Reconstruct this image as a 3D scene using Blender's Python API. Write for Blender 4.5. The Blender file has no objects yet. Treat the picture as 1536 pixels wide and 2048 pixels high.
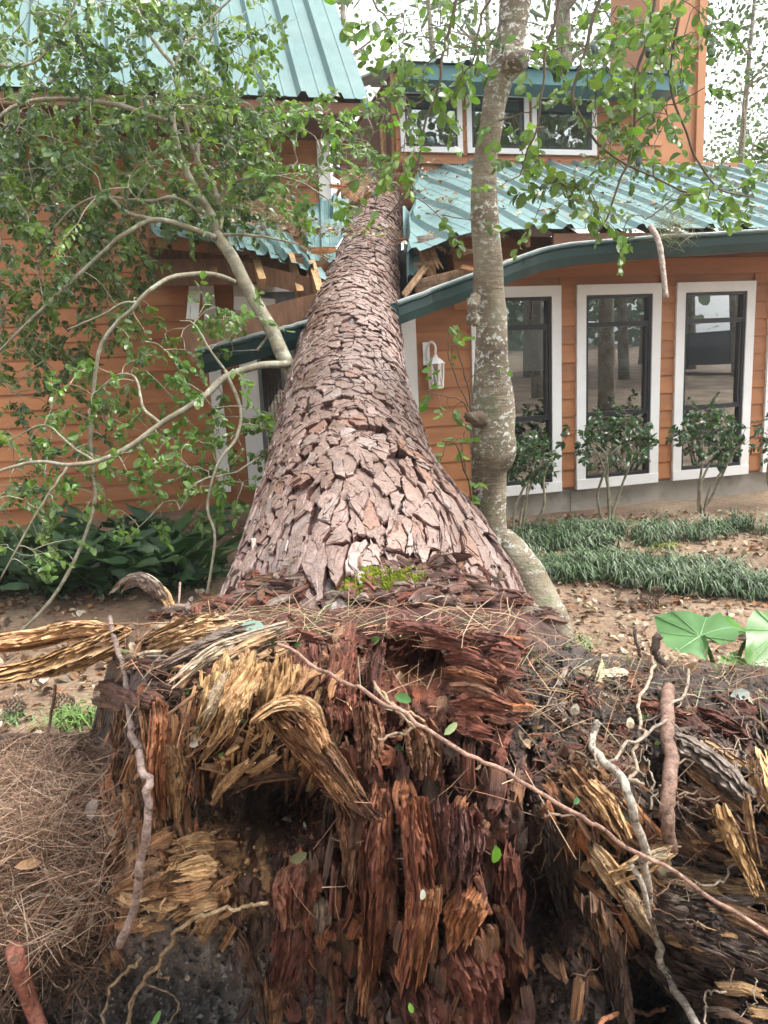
import bpy, math, random
import numpy as np
from mathutils import Vector, Matrix

# ------------------------------------------------------------------ camera, sky, sun, exposure
scene = bpy.context.scene
COL = scene.collection
R = math.radians
rnd = random.Random(11)
rng = np.random.default_rng(11)

FPX = 1540.0                      # focal length in pixels of a 1536 px wide frame
PITCH, ROLL = R(11.0), R(2.7)
CAM = np.array([0.0, 0.0, 1.5])
_F = np.array([0, math.cos(PITCH), -math.sin(PITCH)])
_R0 = np.array([1.0, 0, 0])
_U0 = np.array([0, math.sin(PITCH), math.cos(PITCH)])
_R = math.cos(ROLL) * _R0 - math.sin(ROLL) * _U0
_U = math.sin(ROLL) * _R0 + math.cos(ROLL) * _U0
cam_data = bpy.data.cameras.new('camera')
cam = bpy.data.objects.new('camera', cam_data)
COL.objects.link(cam)
cam.matrix_world = Matrix(((_R[0], _U[0], -_F[0], CAM[0]), (_R[1], _U[1], -_F[1], CAM[1]),
                           (_R[2], _U[2], -_F[2], CAM[2]), (0, 0, 0, 1)))
cam_data.sensor_fit = 'HORIZONTAL'
cam_data.sensor_width = 36.0
cam_data.lens = 36.0 * FPX / 1536.0
cam_data.clip_start = 0.05
cam_data.clip_end = 2000
scene.camera = cam

SUN_EL, SUN_AZ = R(58), R(97)     # azimuth measured from +Y towards +X
world = bpy.data.worlds.new('World')
scene.world = world
world.use_nodes = True
wn = world.node_tree
wn.nodes.clear()
sky = wn.nodes.new('ShaderNodeTexSky')
sky.sky_type = 'NISHITA'
sky.sun_disc = False
sky.sun_elevation = SUN_EL
sky.sun_rotation = SUN_AZ
sky.air_density = 1.0
sky.dust_density = 4.0
sky.ozone_density = 1.0
hs_ = wn.nodes.new('ShaderNodeHueSaturation')       # thin high overcast: the blue is mostly gone
hs_.inputs['Saturation'].default_value = 0.16
hs_.inputs['Value'].default_value = 1.1
bg = wn.nodes.new('ShaderNodeBackground')
bg.inputs['Strength'].default_value = 0.15
wo = wn.nodes.new('ShaderNodeOutputWorld')
wn.links.new(sky.outputs[0], hs_.inputs['Color'])
wn.links.new(hs_.outputs[0], bg.inputs['Color'])
wn.links.new(bg.outputs[0], wo.inputs['Surface'])

sd = bpy.data.lights.new('sun', 'SUN')
sd.energy = 1.1
sd.angle = R(24)
sd.color = (1.0, 0.96, 0.90)
sun = bpy.data.objects.new('sun', sd)
COL.objects.link(sun)
_sv = Vector((math.sin(SUN_AZ) * math.cos(SUN_EL), math.cos(SUN_AZ) * math.cos(SUN_EL), math.sin(SUN_EL)))
sun.rotation_euler = _sv.to_track_quat('Z', 'Y').to_euler()
sun.location = (0, 0, 30)

vs = scene.view_settings
vs.view_transform = 'Standard'
vs.look = 'None'
vs.gamma = 1.0
vs.use_curve_mapping = False
vs.exposure = 1.85
try:
    scene.cycles.max_bounces = 6
    scene.cycles.diffuse_bounces = 3
    scene.cycles.glossy_bounces = 3
    scene.cycles.transmission_bounces = 4
    scene.cycles.transparent_max_bounces = 8
    scene.cycles.use_denoising = True
except Exception:
    pass

# ------------------------------------------------------------------ pixel of the photograph -> place in the world
def ray(px, py):
    return _F + _R * ((px - 768.0) / FPX) + _U * ((1024.0 - py) / FPX)

def P(px, py, Y):
    d = ray(px, py)
    return CAM + d * (Y / d[1])

def pxm(px, py, Y):
    """metres per photo pixel at that spot"""
    d = ray(px, py)
    return (Y / d[1]) / FPX

def G(px, py, z=0.0):
    d = ray(px, py)
    return CAM + d * ((z - CAM[2]) / d[2])

# ------------------------------------------------------------------ noise
def _h(ix, iy, iz, seed):
    n = (ix.astype(np.int64) * 374761393 + iy.astype(np.int64) * 668265263 + iz.astype(np.int64) * 2147483647 + seed * 974634777) & 0xFFFFFFFF
    n = ((n ^ (n >> 13)) * 1274126177) & 0xFFFFFFFF
    n = ((n ^ (n >> 16)) * 2246822519) & 0xFFFFFFFF
    return ((n ^ (n >> 15)) & 0xFFFFFF) / float(0xFFFFFF)

def vnoise(p, seed=0):
    p = np.asarray(p, float)
    i = np.floor(p)
    f = p - i
    f = f * f * f * (f * (f * 6 - 15) + 10)
    x, y, z = i[..., 0], i[..., 1], i[..., 2]
    r = 0
    for a in (0, 1):
        for b in (0, 1):
            for c in (0, 1):
                w = (f[..., 0] if a else 1 - f[..., 0]) * (f[..., 1] if b else 1 - f[..., 1]) * (f[..., 2] if c else 1 - f[..., 2])
                r = r + w * _h(x + a, y + b, z + c, seed)
    return r * 2 - 1

def fbm(p, octv=4, seed=0, gain=0.5):
    p = np.asarray(p, float)
    a, s, t = 1.0, 0, 0
    for o in range(octv):
        s = s + a * vnoise(p * (2.03 ** o) + 17.3 * o, seed + o)
        t += a
        a *= gain
    return s / t

def n3(x, y, z):
    return np.stack(np.broadcast_arrays(x, y, z), -1)

# ------------------------------------------------------------------ meshes and objects
def build_mesh(name, V, faces, col=None, uv=None, smooth=False):
    V = np.asarray(V, np.float32).reshape(-1, 3)
    me = bpy.data.meshes.new(name)
    tot = np.array([len(f) for f in faces], np.int32)
    flat = np.concatenate([np.asarray(f, np.int32) for f in faces]) if not isinstance(faces, np.ndarray) else faces.reshape(-1).astype(np.int32)
    me.vertices.add(len(V))
    me.vertices.foreach_set('co', V.ravel())
    me.loops.add(len(flat))
    me.loops.foreach_set('vertex_index', flat)
    me.polygons.add(len(tot))
    st = np.zeros(len(tot), np.int32)
    st[1:] = np.cumsum(tot)[:-1]
    me.polygons.foreach_set('loop_start', st)
    if col is not None:
        c = np.ones((len(V), 4), np.float32)
        c[:, :3] = np.broadcast_to(np.asarray(col, np.float32), (len(V), 3))
        at = me.color_attributes.new('Col', 'FLOAT_COLOR', 'POINT')
        at.data.foreach_set('color', c.ravel())
    if uv is not None:
        ul = me.uv_layers.new(name='UVMap')
        ul.data.foreach_set('uv', np.asarray(uv, np.float32)[flat].ravel())
    me.update(calc_edges=True)
    me.polygons.foreach_set('use_smooth', np.full(len(tot), bool(smooth)))
    me.update()
    return me

class MB:
    """collects geometry for ONE mesh"""
    def __init__(self):
        self.V, self.F, self.C, self.U, self.n = [], [], [], [], 0
    def add(self, V, F, C=None, U=None):
        V = np.asarray(V, float).reshape(-1, 3)
        k = self.n
        self.V.append(V)
        self.F.extend([tuple(int(i) + k for i in f) for f in F])
        self.C.append(np.broadcast_to(np.asarray(C if C is not None else (.5, .5, .5), float), (len(V), 3)))
        self.U.append(np.asarray(U, float) if U is not None else np.zeros((len(V), 2)))
        self.n += len(V)
        return self
    def obb(self, o, ax, ay, az, C=None):
        """box from corner o along three edge vectors"""
        o, ax, ay, az = (np.asarray(v, float) for v in (o, ax, ay, az))
        V = [o, o + ax, o + ax + ay, o + ay, o + az, o + ax + az, o + ax + ay + az, o + ay + az]
        F = [(0, 3, 2, 1), (4, 5, 6, 7), (0, 1, 5, 4), (1, 2, 6, 5), (2, 3, 7, 6), (3, 0, 4, 7)]
        lx, ly, lz = np.linalg.norm(ax), np.linalg.norm(ay), np.linalg.norm(az)
        return self.add(V, F, C, [(0, 0), (lx, 0), (lx, ly), (0, ly), (lz, lz), (lx + lz, lz), (lx + lz, ly + lz), (lz, ly + lz)])
    def tube(self, *a, **k):
        return self.add(*tube(*a, **k))
    def mesh(self, name, smooth=False):
        return build_mesh(name, np.concatenate(self.V), self.F, np.concatenate(self.C), np.concatenate(self.U), smooth)

def link(name, me, mat, parent=None):
    o = bpy.data.objects.new(name, me)
    COL.objects.link(o)
    if mat is not None and len(me.materials) == 0:
        me.materials.append(mat)
    if parent is not None:
        o.parent = parent
        if parent.type == 'EMPTY':
            o.location = -parent.location
    return o

def obj(name, mb, mat, parent=None, smooth=False, origin=None):
    me = mb.mesh(name, smooth) if isinstance(mb, MB) else mb
    o = link(name, me, mat, parent)
    if origin is not None and parent is None:
        me.transform(Matrix.Translation(Vector([-float(c) for c in origin])))
        o.location = [float(c) for c in origin]
    return o

def tag(o, label=None, cat=None, group=None, kind=None):
    if label: o['label'] = label
    if cat: o['category'] = cat
    if group: o['group'] = group
    if kind: o['kind'] = kind
    return o

def thing(name, label, cat, loc=(0, 0, 0), group=None):
    o = bpy.data.objects.new(name, None)
    o.empty_display_size = 0.1
    COL.objects.link(o)
    o.location = [float(c) for c in loc]
    return tag(o, label, cat, group)

def nrm(v):
    v = np.asarray(v, float)
    return v / (np.linalg.norm(v) + 1e-12)

def smooth_path(pts, n):
    pts = np.asarray(pts, float)
    if len(pts) < 3:
        t = np.linspace(0, 1, n)[:, None]
        return pts[0] * (1 - t) + pts[-1] * t
    q = np.vstack([2 * pts[0] - pts[1], pts, 2 * pts[-1] - pts[-2]])
    m = len(pts) - 1
    out = []
    for t in np.linspace(0, m, n):
        i = min(int(t), m - 1)
        u = t - i
        a, b, c, d = q[i], q[i + 1], q[i + 2], q[i + 3]
        out.append(0.5 * ((2 * b) + (c - a) * u + (2 * a - 5 * b + 4 * c - d) * u * u + (3 * b - a - 3 * c + d) * u ** 3))
    return np.array(out)

def frames(path):
    T = np.gradient(path, axis=0)
    T /= np.linalg.norm(T, axis=1)[:, None] + 1e-12
    up = np.array([0, 0, 1.0]) if abs(T[0][2]) < 0.9 else np.array([1.0, 0, 0])
    Ns = []
    nv = nrm(up - T[0] * np.dot(up, T[0]))
    for t in T:
        nv = nrm(nv - t * np.dot(nv, t))
        Ns.append(nv)
    Ns = np.array(Ns)
    return T, Ns, np.cross(T, Ns)

def tube(path, rad, seg=8, col=(.3, .3, .3), wob=0.0, wfreq=8.0, seed=0, cap=True):
    path = np.asarray(path, float)
    n = len(path)
    rad = np.broadcast_to(np.asarray(rad, float), (n,))
    T, N, B = frames(path)
    a = np.linspace(0, 2 * math.pi, seg, endpoint=False)
    ca, sa = np.cos(a), np.sin(a)
    dirs = N[:, None, :] * ca[None, :, None] + B[:, None, :] * sa[None, :, None]
    r = np.repeat(rad[:, None], seg, 1)
    if wob:
        r = r * (1 + wob * fbm(path[:, None, :] * wfreq + dirs * rad[:, None, None] * wfreq * 1.5, 3, seed))
    V = (path[:, None, :] + dirs * r[..., None]).reshape(-1, 3)
    F = []
    for i in range(n - 1):
        for j in range(seg):
            k = (j + 1) % seg
            F.append((i * seg + j, i * seg + k, (i + 1) * seg + k, (i + 1) * seg + j))
    L = np.concatenate([[0], np.cumsum(np.linalg.norm(np.diff(path, axis=0), axis=1))])
    U = np.stack([np.repeat((a * rad.mean())[None, :], n, 0), np.repeat(L[:, None], seg, 1)], -1).reshape(-1, 2)
    if cap:
        F.append(tuple(range(seg))[::-1])
        F.append(tuple((n - 1) * seg + j for j in range(seg)))
    C = np.asarray(col, float)
    if C.ndim == 2:
        C = np.repeat(C, seg, 0)
    return V, F, C, U

# ------------------------------------------------------------------ materials
def _mat(name):
    m = bpy.data.materials.new(name)
    m.use_nodes = True
    nt = m.node_tree
    b = nt.nodes['Principled BSDF']
    return m, nt, b

def nd(nt, kind, **kw):
    n = nt.nodes.new(kind)
    for k, v in kw.items():
        if k in n.inputs:
            n.inputs[k].default_value = v
        else:
            setattr(n, k, v)
    return n

def ramp(nt, stops):
    r = nt.nodes.new('ShaderNodeValToRGB')
    e = r.color_ramp.elements
    while len(e) < len(stops):
        e.new(0.5)
    for k, (p, c) in enumerate(stops):
        e[k].position = p
        e[k].color = (*c, 1) if len(c) == 3 else c
    return r

def simple(name, col=None, rough=0.6, spec=0.5, var=0.25, vscale=6.0, bump=0.0, bscale=40.0, stretch=(1, 1, 1), coords='Object',
           metal=0.0, attr=False, transl=0.0, detail=6.0, col2=None, c2scale=3.0, c2lo=.5, c2hi=.65, rvar=0.0, bdist=0.01, vstops=(0.3, 0.7)):
    """principled surface: colour (or the mesh's own Col), broken up by noise, with fine relief"""
    m, nt, b = _mat(name)
    L = nt.links.new
    tc = nt.nodes.new('ShaderNodeTexCoord')
    mp = nt.nodes.new('ShaderNodeMapping')
    mp.inputs['Scale'].default_value = stretch
    L(tc.outputs[coords], mp.inputs['Vector'])
    if attr:
        at = nd(nt, 'ShaderNodeAttribute', attribute_name='Col')
        csrc = at.outputs['Color']
    else:
        rgb = nt.nodes.new('ShaderNodeRGB')
        rgb.outputs[0].default_value = (*col, 1)
        csrc = rgb.outputs[0]
    if col2 is not None:
        n2 = nd(nt, 'ShaderNodeTexNoise', Scale=c2scale, Detail=8.0, Roughness=0.65)
        L(mp.outputs[0], n2.inputs['Vector'])
        mr = nd(nt, 'ShaderNodeMapRange')
        mr.inputs['From Min'].default_value = c2lo
        mr.inputs['From Max'].default_value = c2hi
        L(n2.outputs['Fac'], mr.inputs['Value'])
        mx = nd(nt, 'ShaderNodeMix', data_type='RGBA')
        L(mr.outputs[0], mx.inputs['Factor'])
        L(csrc, mx.inputs['A'])
        mx.inputs['B'].default_value = (*col2, 1)
        csrc = mx.outputs['Result']
    n1 = nd(nt, 'ShaderNodeTexNoise', Scale=vscale, Detail=detail, Roughness=0.6)
    L(mp.outputs[0], n1.inputs['Vector'])
    rp = ramp(nt, [(vstops[0], (1 - var,) * 3), (vstops[1], (1 + var,) * 3)])
    L(n1.outputs['Fac'], rp.inputs['Fac'])
    mu = nd(nt, 'ShaderNodeMix', data_type='RGBA', blend_type='MULTIPLY')
    mu.inputs['Factor'].default_value = 1.0
    L(csrc, mu.inputs['A'])
    L(rp.outputs[0], mu.inputs['B'])
    L(mu.outputs['Result'], b.inputs['Base Color'])
    b.inputs['Roughness'].default_value = rough
    b.inputs['Specular IOR Level'].default_value = spec
    b.inputs['Metallic'].default_value = metal
    if rvar:
        mr2 = nd(nt, 'ShaderNodeMapRange')
        mr2.inputs['From Min'].default_value = 0.3
        mr2.inputs['From Max'].default_value = 0.7
        mr2.inputs['To Min'].default_value = max(0.05, rough - rvar)
        mr2.inputs['To Max'].default_value = min(1, rough + rvar)
        L(n1.outputs['Fac'], mr2.inputs['Value'])
        L(mr2.outputs[0], b.inputs['Roughness'])
    if bump:
        nb = nd(nt, 'ShaderNodeTexNoise', Scale=bscale, Detail=8.0, Roughness=0.65)
        L(mp.outputs[0], nb.inputs['Vector'])
        bp = nd(nt, 'ShaderNodeBump', Strength=bump, Distance=bdist)
        L(nb.outputs['Fac'], bp.inputs['Height'])
        L(bp.outputs[0], b.inputs['Normal'])
    if transl:
        tr = nt.nodes.new('ShaderNodeBsdfTranslucent')
        br = nd(nt, 'ShaderNodeMix', data_type='RGBA', blend_type='MULTIPLY')
        br.inputs['Factor'].default_value = 1.0
        L(mu.outputs['Result'], br.inputs['A'])
        br.inputs['B'].default_value = (1.5, 1.7, 0.7, 1)
        L(br.outputs['Result'], tr.inputs['Color'])
        ms = nt.nodes.new('ShaderNodeMixShader')
        ms.inputs[0].default_value = transl
        L(b.outputs[0], ms.inputs[1])
        L(tr.outputs[0], ms.inputs[2])
        L(ms.outputs[0], nt.nodes['Material Output'].inputs['Surface'])
    return m

M = {}
M['siding'] = simple('orange_painted_siding', (.37, .155, .060), .55, .4, .10, 2.5, .25, 60, (1, 1, 6), bdist=.004, col2=(.27, .105, .043), c2scale=1.1, c2lo=.45, c2hi=.7)
M['stucco'] = simple('orange_chimney_panel', (.40, .185, .085), .6, .3, .08, 1.5, .15, 90, bdist=.004)
M['white'] = simple('white_painted_trim', (.78, .78, .77), .5, .4, .06, 4, .1, 80, bdist=.003)
M['sash'] = simple('dark_bronze_sash', (.018, .018, .022), .35, .5, .15, 8)
M['teal'] = simple('teal_metal_roofing', (.105, .180, .178), .62, .3, .12, 1.3, .12, 14, (1, 1, 1), col2=(.155, .235, .228), c2scale=2.2, c2lo=.46, c2hi=.72, rvar=.12, bdist=.01)
M['teal_dark'] = simple('teal_fascia', (.045, .145, .155), .45, .5, .12, 2, rvar=.1)
M['gutter'] = simple('dark_green_gutter', (.008, .036, .036), .38, .5, .2, 5, .1, 30, rvar=.12)
M['galv'] = simple('weathered_gutter_lip', (.20, .22, .21), .55, .5, .3, 12, .2, 60)
M['found'] = simple('concrete_footing', (.30, .27, .23), .8, .2, .14, 5, .3, 120, bdist=.004, col2=(.20, .18, .15), c2scale=4)
M['lumber'] = simple('raw_lumber', (.42, .27, .135), .7, .2, .35, 9, .4, 60, (6, 6, 1), bdist=.004, col2=(.22, .12, .06), c2scale=2)
M['lumber_dk'] = simple('stained_lumber', (.16, .085, .05), .7, .2, .35, 7, .35, 60, (5, 5, 1), bdist=.004)
M['soffit'] = simple('brown_soffit', (.15, .075, .045), .7, .2, .2, 5, .2, 50)
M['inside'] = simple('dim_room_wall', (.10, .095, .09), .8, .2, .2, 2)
M['blind'] = simple('white_blind', (.72, .72, .70), .5, .3, .05, 3)
M['bark_tree'] = None
M['branch'] = simple('pale_twig_bark', (.22, .195, .135), .7, .3, .4, 18, .6, 70, bdist=.004, col2=(.30, .31, .24), c2scale=14, c2lo=.52, c2hi=.62)
M['twig'] = simple('thin_dark_twig', (.10, .075, .05), .75, .3, .3, 20)
M['leaf'] = simple('glossy_leaf', rough=.30, spec=.5, var=.25, vscale=25, attr=True, transl=.30)
M['leaf_matte'] = simple('matte_leaf', rough=.5, spec=.4, var=.25, vscale=14, attr=True, transl=.25, bump=.2, bscale=30, bdist=.004)
M['litter'] = simple('dead_leaf', rough=.7, spec=.3, var=.35, vscale=40, attr=True, transl=.08)
M['needle'] = simple('pine_needle', rough=.5, spec=.4, var=.2, vscale=30, attr=True)
M['root'] = simple('root_skin', rough=.65, spec=.3, var=.5, vscale=45, attr=True, bump=1.0, bscale=55, bdist=.016, stretch=(1, 1, 1), col2=(.11, .07, .05), c2scale=38, c2lo=.54, c2hi=.66)
M['soil'] = simple('damp_soil', rough=.75, spec=.35, var=.55, vscale=28, attr=True, bump=1.0, bscale=70, bdist=.02, rvar=.2)
M['rotten'] = None
M['moss'] = simple('bright_moss', (.17, .20, .02), .8, .2, .5, 60, .9, 180, bdist=.01)

def glass_mat():
    m, nt, b = _mat('window_glass')
    L = nt.links.new
    gl = nd(nt, 'ShaderNodeBsdfGlossy', Roughness=0.0)
    gl.inputs['Color'].default_value = (.92, .95, .95, 1)
    tr = nt.nodes.new('ShaderNodeBsdfTransparent')
    tr.inputs['Color'].default_value = (.62, .66, .66, 1)
    fr = nd(nt, 'ShaderNodeFresnel', IOR=1.5)
    mr = nd(nt, 'ShaderNodeMapRange')
    mr.inputs['From Min'].default_value = 0.04
    mr.inputs['From Max'].default_value = 1
    mr.inputs['To Min'].default_value = 0.22
    mr.inputs['To Max'].default_value = 1
    L(fr.outputs[0], mr.inputs['Value'])
    ms = nt.nodes.new('ShaderNodeMixShader')
    L(mr.outputs[0], ms.inputs[0])
    L(tr.outputs[0], ms.inputs[1])
    L(gl.outputs[0], ms.inputs[2])
    L(ms.outputs[0], nt.nodes['Material Output'].inputs['Surface'])
    return m
M['glass'] = glass_mat()

def wood_mat(name, rough, var, fine=260, bump=.9):
    """torn wood: fibres run along V of the UV map"""
    m, nt, b = _mat(name)
    L = nt.links.new
    tc = nt.nodes.new('ShaderNodeTexCoord')
    at = nd(nt, 'ShaderNodeAttribute', attribute_name='Col')
    mp = nt.nodes.new('ShaderNodeMapping')
    mp.inputs['Scale'].default_value = (fine, 8, 1)
    L(tc.outputs['UV'], mp.inputs['Vector'])
    n1 = nd(nt, 'ShaderNodeTexNoise', Scale=1.0, Detail=6.0, Roughness=.65, Distortion=.4)
    L(mp.outputs[0], n1.inputs['Vector'])
    n2 = nd(nt, 'ShaderNodeTexNoise', Scale=30.0, Detail=9.0, Roughness=.72)
    L(tc.outputs['Object'], n2.inputs['Vector'])
    r1 = ramp(nt, [(.28, (1 - var * 1.25,) * 3), (.5, (1, 1, 1)), (.72, (1 + var,) * 3)])
    L(n1.outputs['Fac'], r1.inputs['Fac'])
    r2 = ramp(nt, [(.32, (.36, .28, .25)), (.5, (1, .95, .92)), (.68, (1.25, 1.25, 1.25))])
    L(n2.outputs['Fac'], r2.inputs['Fac'])
    m1 = nd(nt, 'ShaderNodeMix', data_type='RGBA', blend_type='MULTIPLY')
    m1.inputs['Factor'].default_value = 1
    L(at.outputs['Color'], m1.inputs['A']); L(r1.outputs[0], m1.inputs['B'])
    m2 = nd(nt, 'ShaderNodeMix', data_type='RGBA', blend_type='MULTIPLY')
    m2.inputs['Factor'].default_value = 1
    L(m1.outputs['Result'], m2.inputs['A']); L(r2.outputs[0], m2.inputs['B'])
    L(m2.outputs['Result'], b.inputs['Base Color'])
    b.inputs['Roughness'].default_value = rough
    b.inputs['Specular IOR Level'].default_value = .35
    bp = nd(nt, 'ShaderNodeBump', Strength=bump, Distance=.010)
    ad = nd(nt, 'ShaderNodeMath', operation='MULTIPLY_ADD')
    L(n2.outputs['Fac'], ad.inputs[0]); ad.inputs[1].default_value = .6
    L(n1.outputs['Fac'], ad.inputs[2])
    L(ad.outputs[0], bp.inputs['Height'])
    L(bp.outputs[0], b.inputs['Normal'])
    return m
M['wood'] = wood_mat('torn_wood', .55, .58, 420, 1.0)

def pine_bark_mat():
    """flaky outer bark: thin layers stepped like contour lines"""
    m, nt, b = _mat('pine_bark')
    L = nt.links.new
    tc = nt.nodes.new('ShaderNodeTexCoord')
    at = nd(nt, 'ShaderNodeAttribute', attribute_name='Col')
    n1 = nd(nt, 'ShaderNodeTexNoise', Scale=13.0, Detail=5.0, Roughness=.6, Distortion=.8)
    L(tc.outputs['Object'], n1.inputs['Vector'])
    # stepped layers
    mu = nd(nt, 'ShaderNodeMath', operation='MULTIPLY'); mu.inputs[1].default_value = 22.0
    L(n1.outputs['Fac'], mu.inputs[0])
    fl = nd(nt, 'ShaderNodeMath', operation='FLOOR'); L(mu.outputs[0], fl.inputs[0])
    fr = nd(nt, 'ShaderNodeMath', operation='FRACT'); L(mu.outputs[0], fr.inputs[0])
    n2 = nd(nt, 'ShaderNodeTexNoise', Scale=90.0, Detail=8.0, Roughness=.7)
    L(tc.outputs['Object'], n2.inputs['Vector'])
    r1 = ramp(nt, [(.0, (.34, .26, .24)), (.16, (1.0, .97, .96)), (.9, (1.14, 1.12, 1.12))])
    L(fr.outputs[0], r1.inputs['Fac'])
    r2 = ramp(nt, [(.3, (.5, .45, .43)), (.5, (1, 1, 1)), (.7, (1.3, 1.3, 1.32))])
    L(n2.outputs['Fac'], r2.inputs['Fac'])
    wn_ = nd(nt, 'ShaderNodeTexWhiteNoise', noise_dimensions='1D'); L(fl.outputs[0], wn_.inputs['W'])
    r3 = ramp(nt, [(.0, (.80, .70, .64)), (.5, (1, 1, 1)), (1, (1.15, 1.12, 1.14))])
    L(wn_.outputs['Value'], r3.inputs['Fac'])
    cur = at.outputs['Color']
    for r_ in (r1, r2, r3):
        mm = nd(nt, 'ShaderNodeMix', data_type='RGBA', blend_type='MULTIPLY'); mm.inputs['Factor'].default_value = 1
        L(cur, mm.inputs['A']); L(r_.outputs[0], mm.inputs['B']); cur = mm.outputs['Result']
    L(cur, b.inputs['Base Color'])
    mr = nd(nt, 'ShaderNodeMapRange'); mr.inputs['From Min'].default_value = .35; mr.inputs['From Max'].default_value = .65
    mr.inputs['To Min'].default_value = .22; mr.inputs['To Max'].default_value = .50
    L(n2.outputs['Fac'], mr.inputs['Value']); L(mr.outputs[0], b.inputs['Roughness'])
    b.inputs['Specular IOR Level'].default_value = .5
    a1 = nd(nt, 'ShaderNodeMath', operation='MULTIPLY_ADD'); L(fl.outputs[0], a1.inputs[0]); a1.inputs[1].default_value = .55
    L(n2.outputs['Fac'], a1.inputs[2])
    bp = nd(nt, 'ShaderNodeBump', Strength=.9, Distance=.0055)
    L(a1.outputs[0], bp.inputs['Height']); L(bp.outputs[0], b.inputs['Normal'])
    return m
M['bark'] = pine_bark_mat()

def lichen_bark_mat():
    m, nt, b = _mat('lichen_bark')
    L = nt.links.new
    tc = nt.nodes.new('ShaderNodeTexCoord')
    n0 = nd(nt, 'ShaderNodeTexNoise', Scale=5.0, Detail=6.0, Roughness=.6)
    L(tc.outputs['Object'], n0.inputs['Vector'])
    base = ramp(nt, [(.35, (.085, .062, .038)), (.5, (.17, .135, .085)), (.68, (.26, .23, .16))])
    L(n0.outputs['Fac'], base.inputs['Fac'])
    mp = nt.nodes.new('ShaderNodeMapping'); mp.inputs['Scale'].default_value = (1, 1, 1.3)
    L(tc.outputs['Object'], mp.inputs['Vector'])
    n1 = nd(nt, 'ShaderNodeTexNoise', Scale=32.0, Detail=7.0, Roughness=.7, Distortion=.3)
    L(mp.outputs[0], n1.inputs['Vector'])
    k1 = ramp(nt, [(.54, (0, 0, 0)), (.58, (1, 1, 1))])
    L(n1.outputs['Fac'], k1.inputs['Fac'])
    n2 = nd(nt, 'ShaderNodeTexNoise', Scale=3.0, Detail=3.0)
    L(tc.outputs['Object'], n2.inputs['Vector'])
    k2 = ramp(nt, [(.40, (0, 0, 0)), (.55, (1, 1, 1))])
    L(n2.outputs['Fac'], k2.inputs['Fac'])
    mm = nd(nt, 'ShaderNodeMath', operation='MULTIPLY'); L(k1.outputs[0], mm.inputs[0]); L(k2.outputs[0], mm.inputs[1])
    mx = nd(nt, 'ShaderNodeMix', data_type='RGBA'); L(mm.outputs[0], mx.inputs['Factor']); L(base.outputs[0], mx.inputs['A'])
    mx.inputs['B'].default_value = (.50, .51, .46, 1)
    n3_ = nd(nt, 'ShaderNodeTexNoise', Scale=9.0, Detail=6.0); L(mp.outputs[0], n3_.inputs['Vector'])
    k3 = ramp(nt, [(.60, (0, 0, 0)), (.68, (.8, .8, .8))]); L(n3_.outputs['Fac'], k3.inputs['Fac'])
    mx2 = nd(nt, 'ShaderNodeMix', data_type='RGBA'); L(k3.outputs[0], mx2.inputs['Factor']); L(mx.outputs['Result'], mx2.inputs['A'])
    mx2.inputs['B'].default_value = (.13, .15, .07, 1)
    L(mx2.outputs['Result'], b.inputs['Base Color'])
    b.inputs['Roughness'].default_value = .75
    wv = nt.nodes.new('ShaderNodeMapping'); wv.inputs['Scale'].default_value = (4, 4, 38)
    L(tc.outputs['Object'], wv.inputs['Vector'])
    nb = nd(nt, 'ShaderNodeTexNoise', Scale=1.0, Detail=8.0, Roughness=.6, Distortion=.5); L(wv.outputs[0], nb.inputs['Vector'])
    ad = nd(nt, 'ShaderNodeMath', operation='MULTIPLY_ADD'); L(nb.outputs['Fac'], ad.inputs[0]); ad.inputs[1].default_value = .8; L(n1.outputs['Fac'], ad.inputs[2])
    bp = nd(nt, 'ShaderNodeBump', Strength=1.0, Distance=.014); L(ad.outputs[0], bp.inputs['Height']); L(bp.outputs[0], b.inputs['Normal'])
    return m
M['lichen'] = lichen_bark_mat()

def ground_mat():
    m, nt, b = _mat('leaf_littered_earth')
    L = nt.links.new
    tc = nt.nodes.new('ShaderNodeTexCoord')
    n1 = nd(nt, 'ShaderNodeTexNoise', Scale=1.1, Detail=6.0, Roughness=.6); L(tc.outputs['Object'], n1.inputs['Vector'])
    r1 = ramp(nt, [(.35, (.10, .06, .038)), (.5, (.19, .125, .08)), (.65, (.30, .225, .15))]); L(n1.outputs['Fac'], r1.inputs['Fac'])
    vo = nd(nt, 'ShaderNodeTexVoronoi', Scale=60.0); L(tc.outputs['Object'], vo.inputs['Vector'])
    hs = nd(nt, 'ShaderNodeSeparateColor'); L(vo.outputs['Color'], hs.inputs[0])
    r2 = ramp(nt, [(.0, (.78, .75, .72)), (.6, (1, 1, 1)), (1, (1.15, 1.13, 1.1))]); L(hs.outputs[0], r2.inputs['Fac'])
    mm = nd(nt, 'ShaderNodeMix', data_type='RGBA', blend_type='MULTIPLY'); mm.inputs['Factor'].default_value = 1
    L(r1.outputs[0], mm.inputs['A']); L(r2.outputs[0], mm.inputs['B'])
    L(mm.outputs['Result'], b.inputs['Base Color'])
    b.inputs['Roughness'].default_value = .9
    n2 = nd(nt, 'ShaderNodeTexNoise', Scale=40.0, Detail=8.0); L(tc.outputs['Object'], n2.inputs['Vector'])
    bp = nd(nt, 'ShaderNodeBump', Strength=.8, Distance=.02); L(n2.outputs['Fac'], bp.inputs['Height']); L(bp.outputs[0], b.inputs['Normal'])
    return m
M['ground'] = ground_mat()

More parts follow.
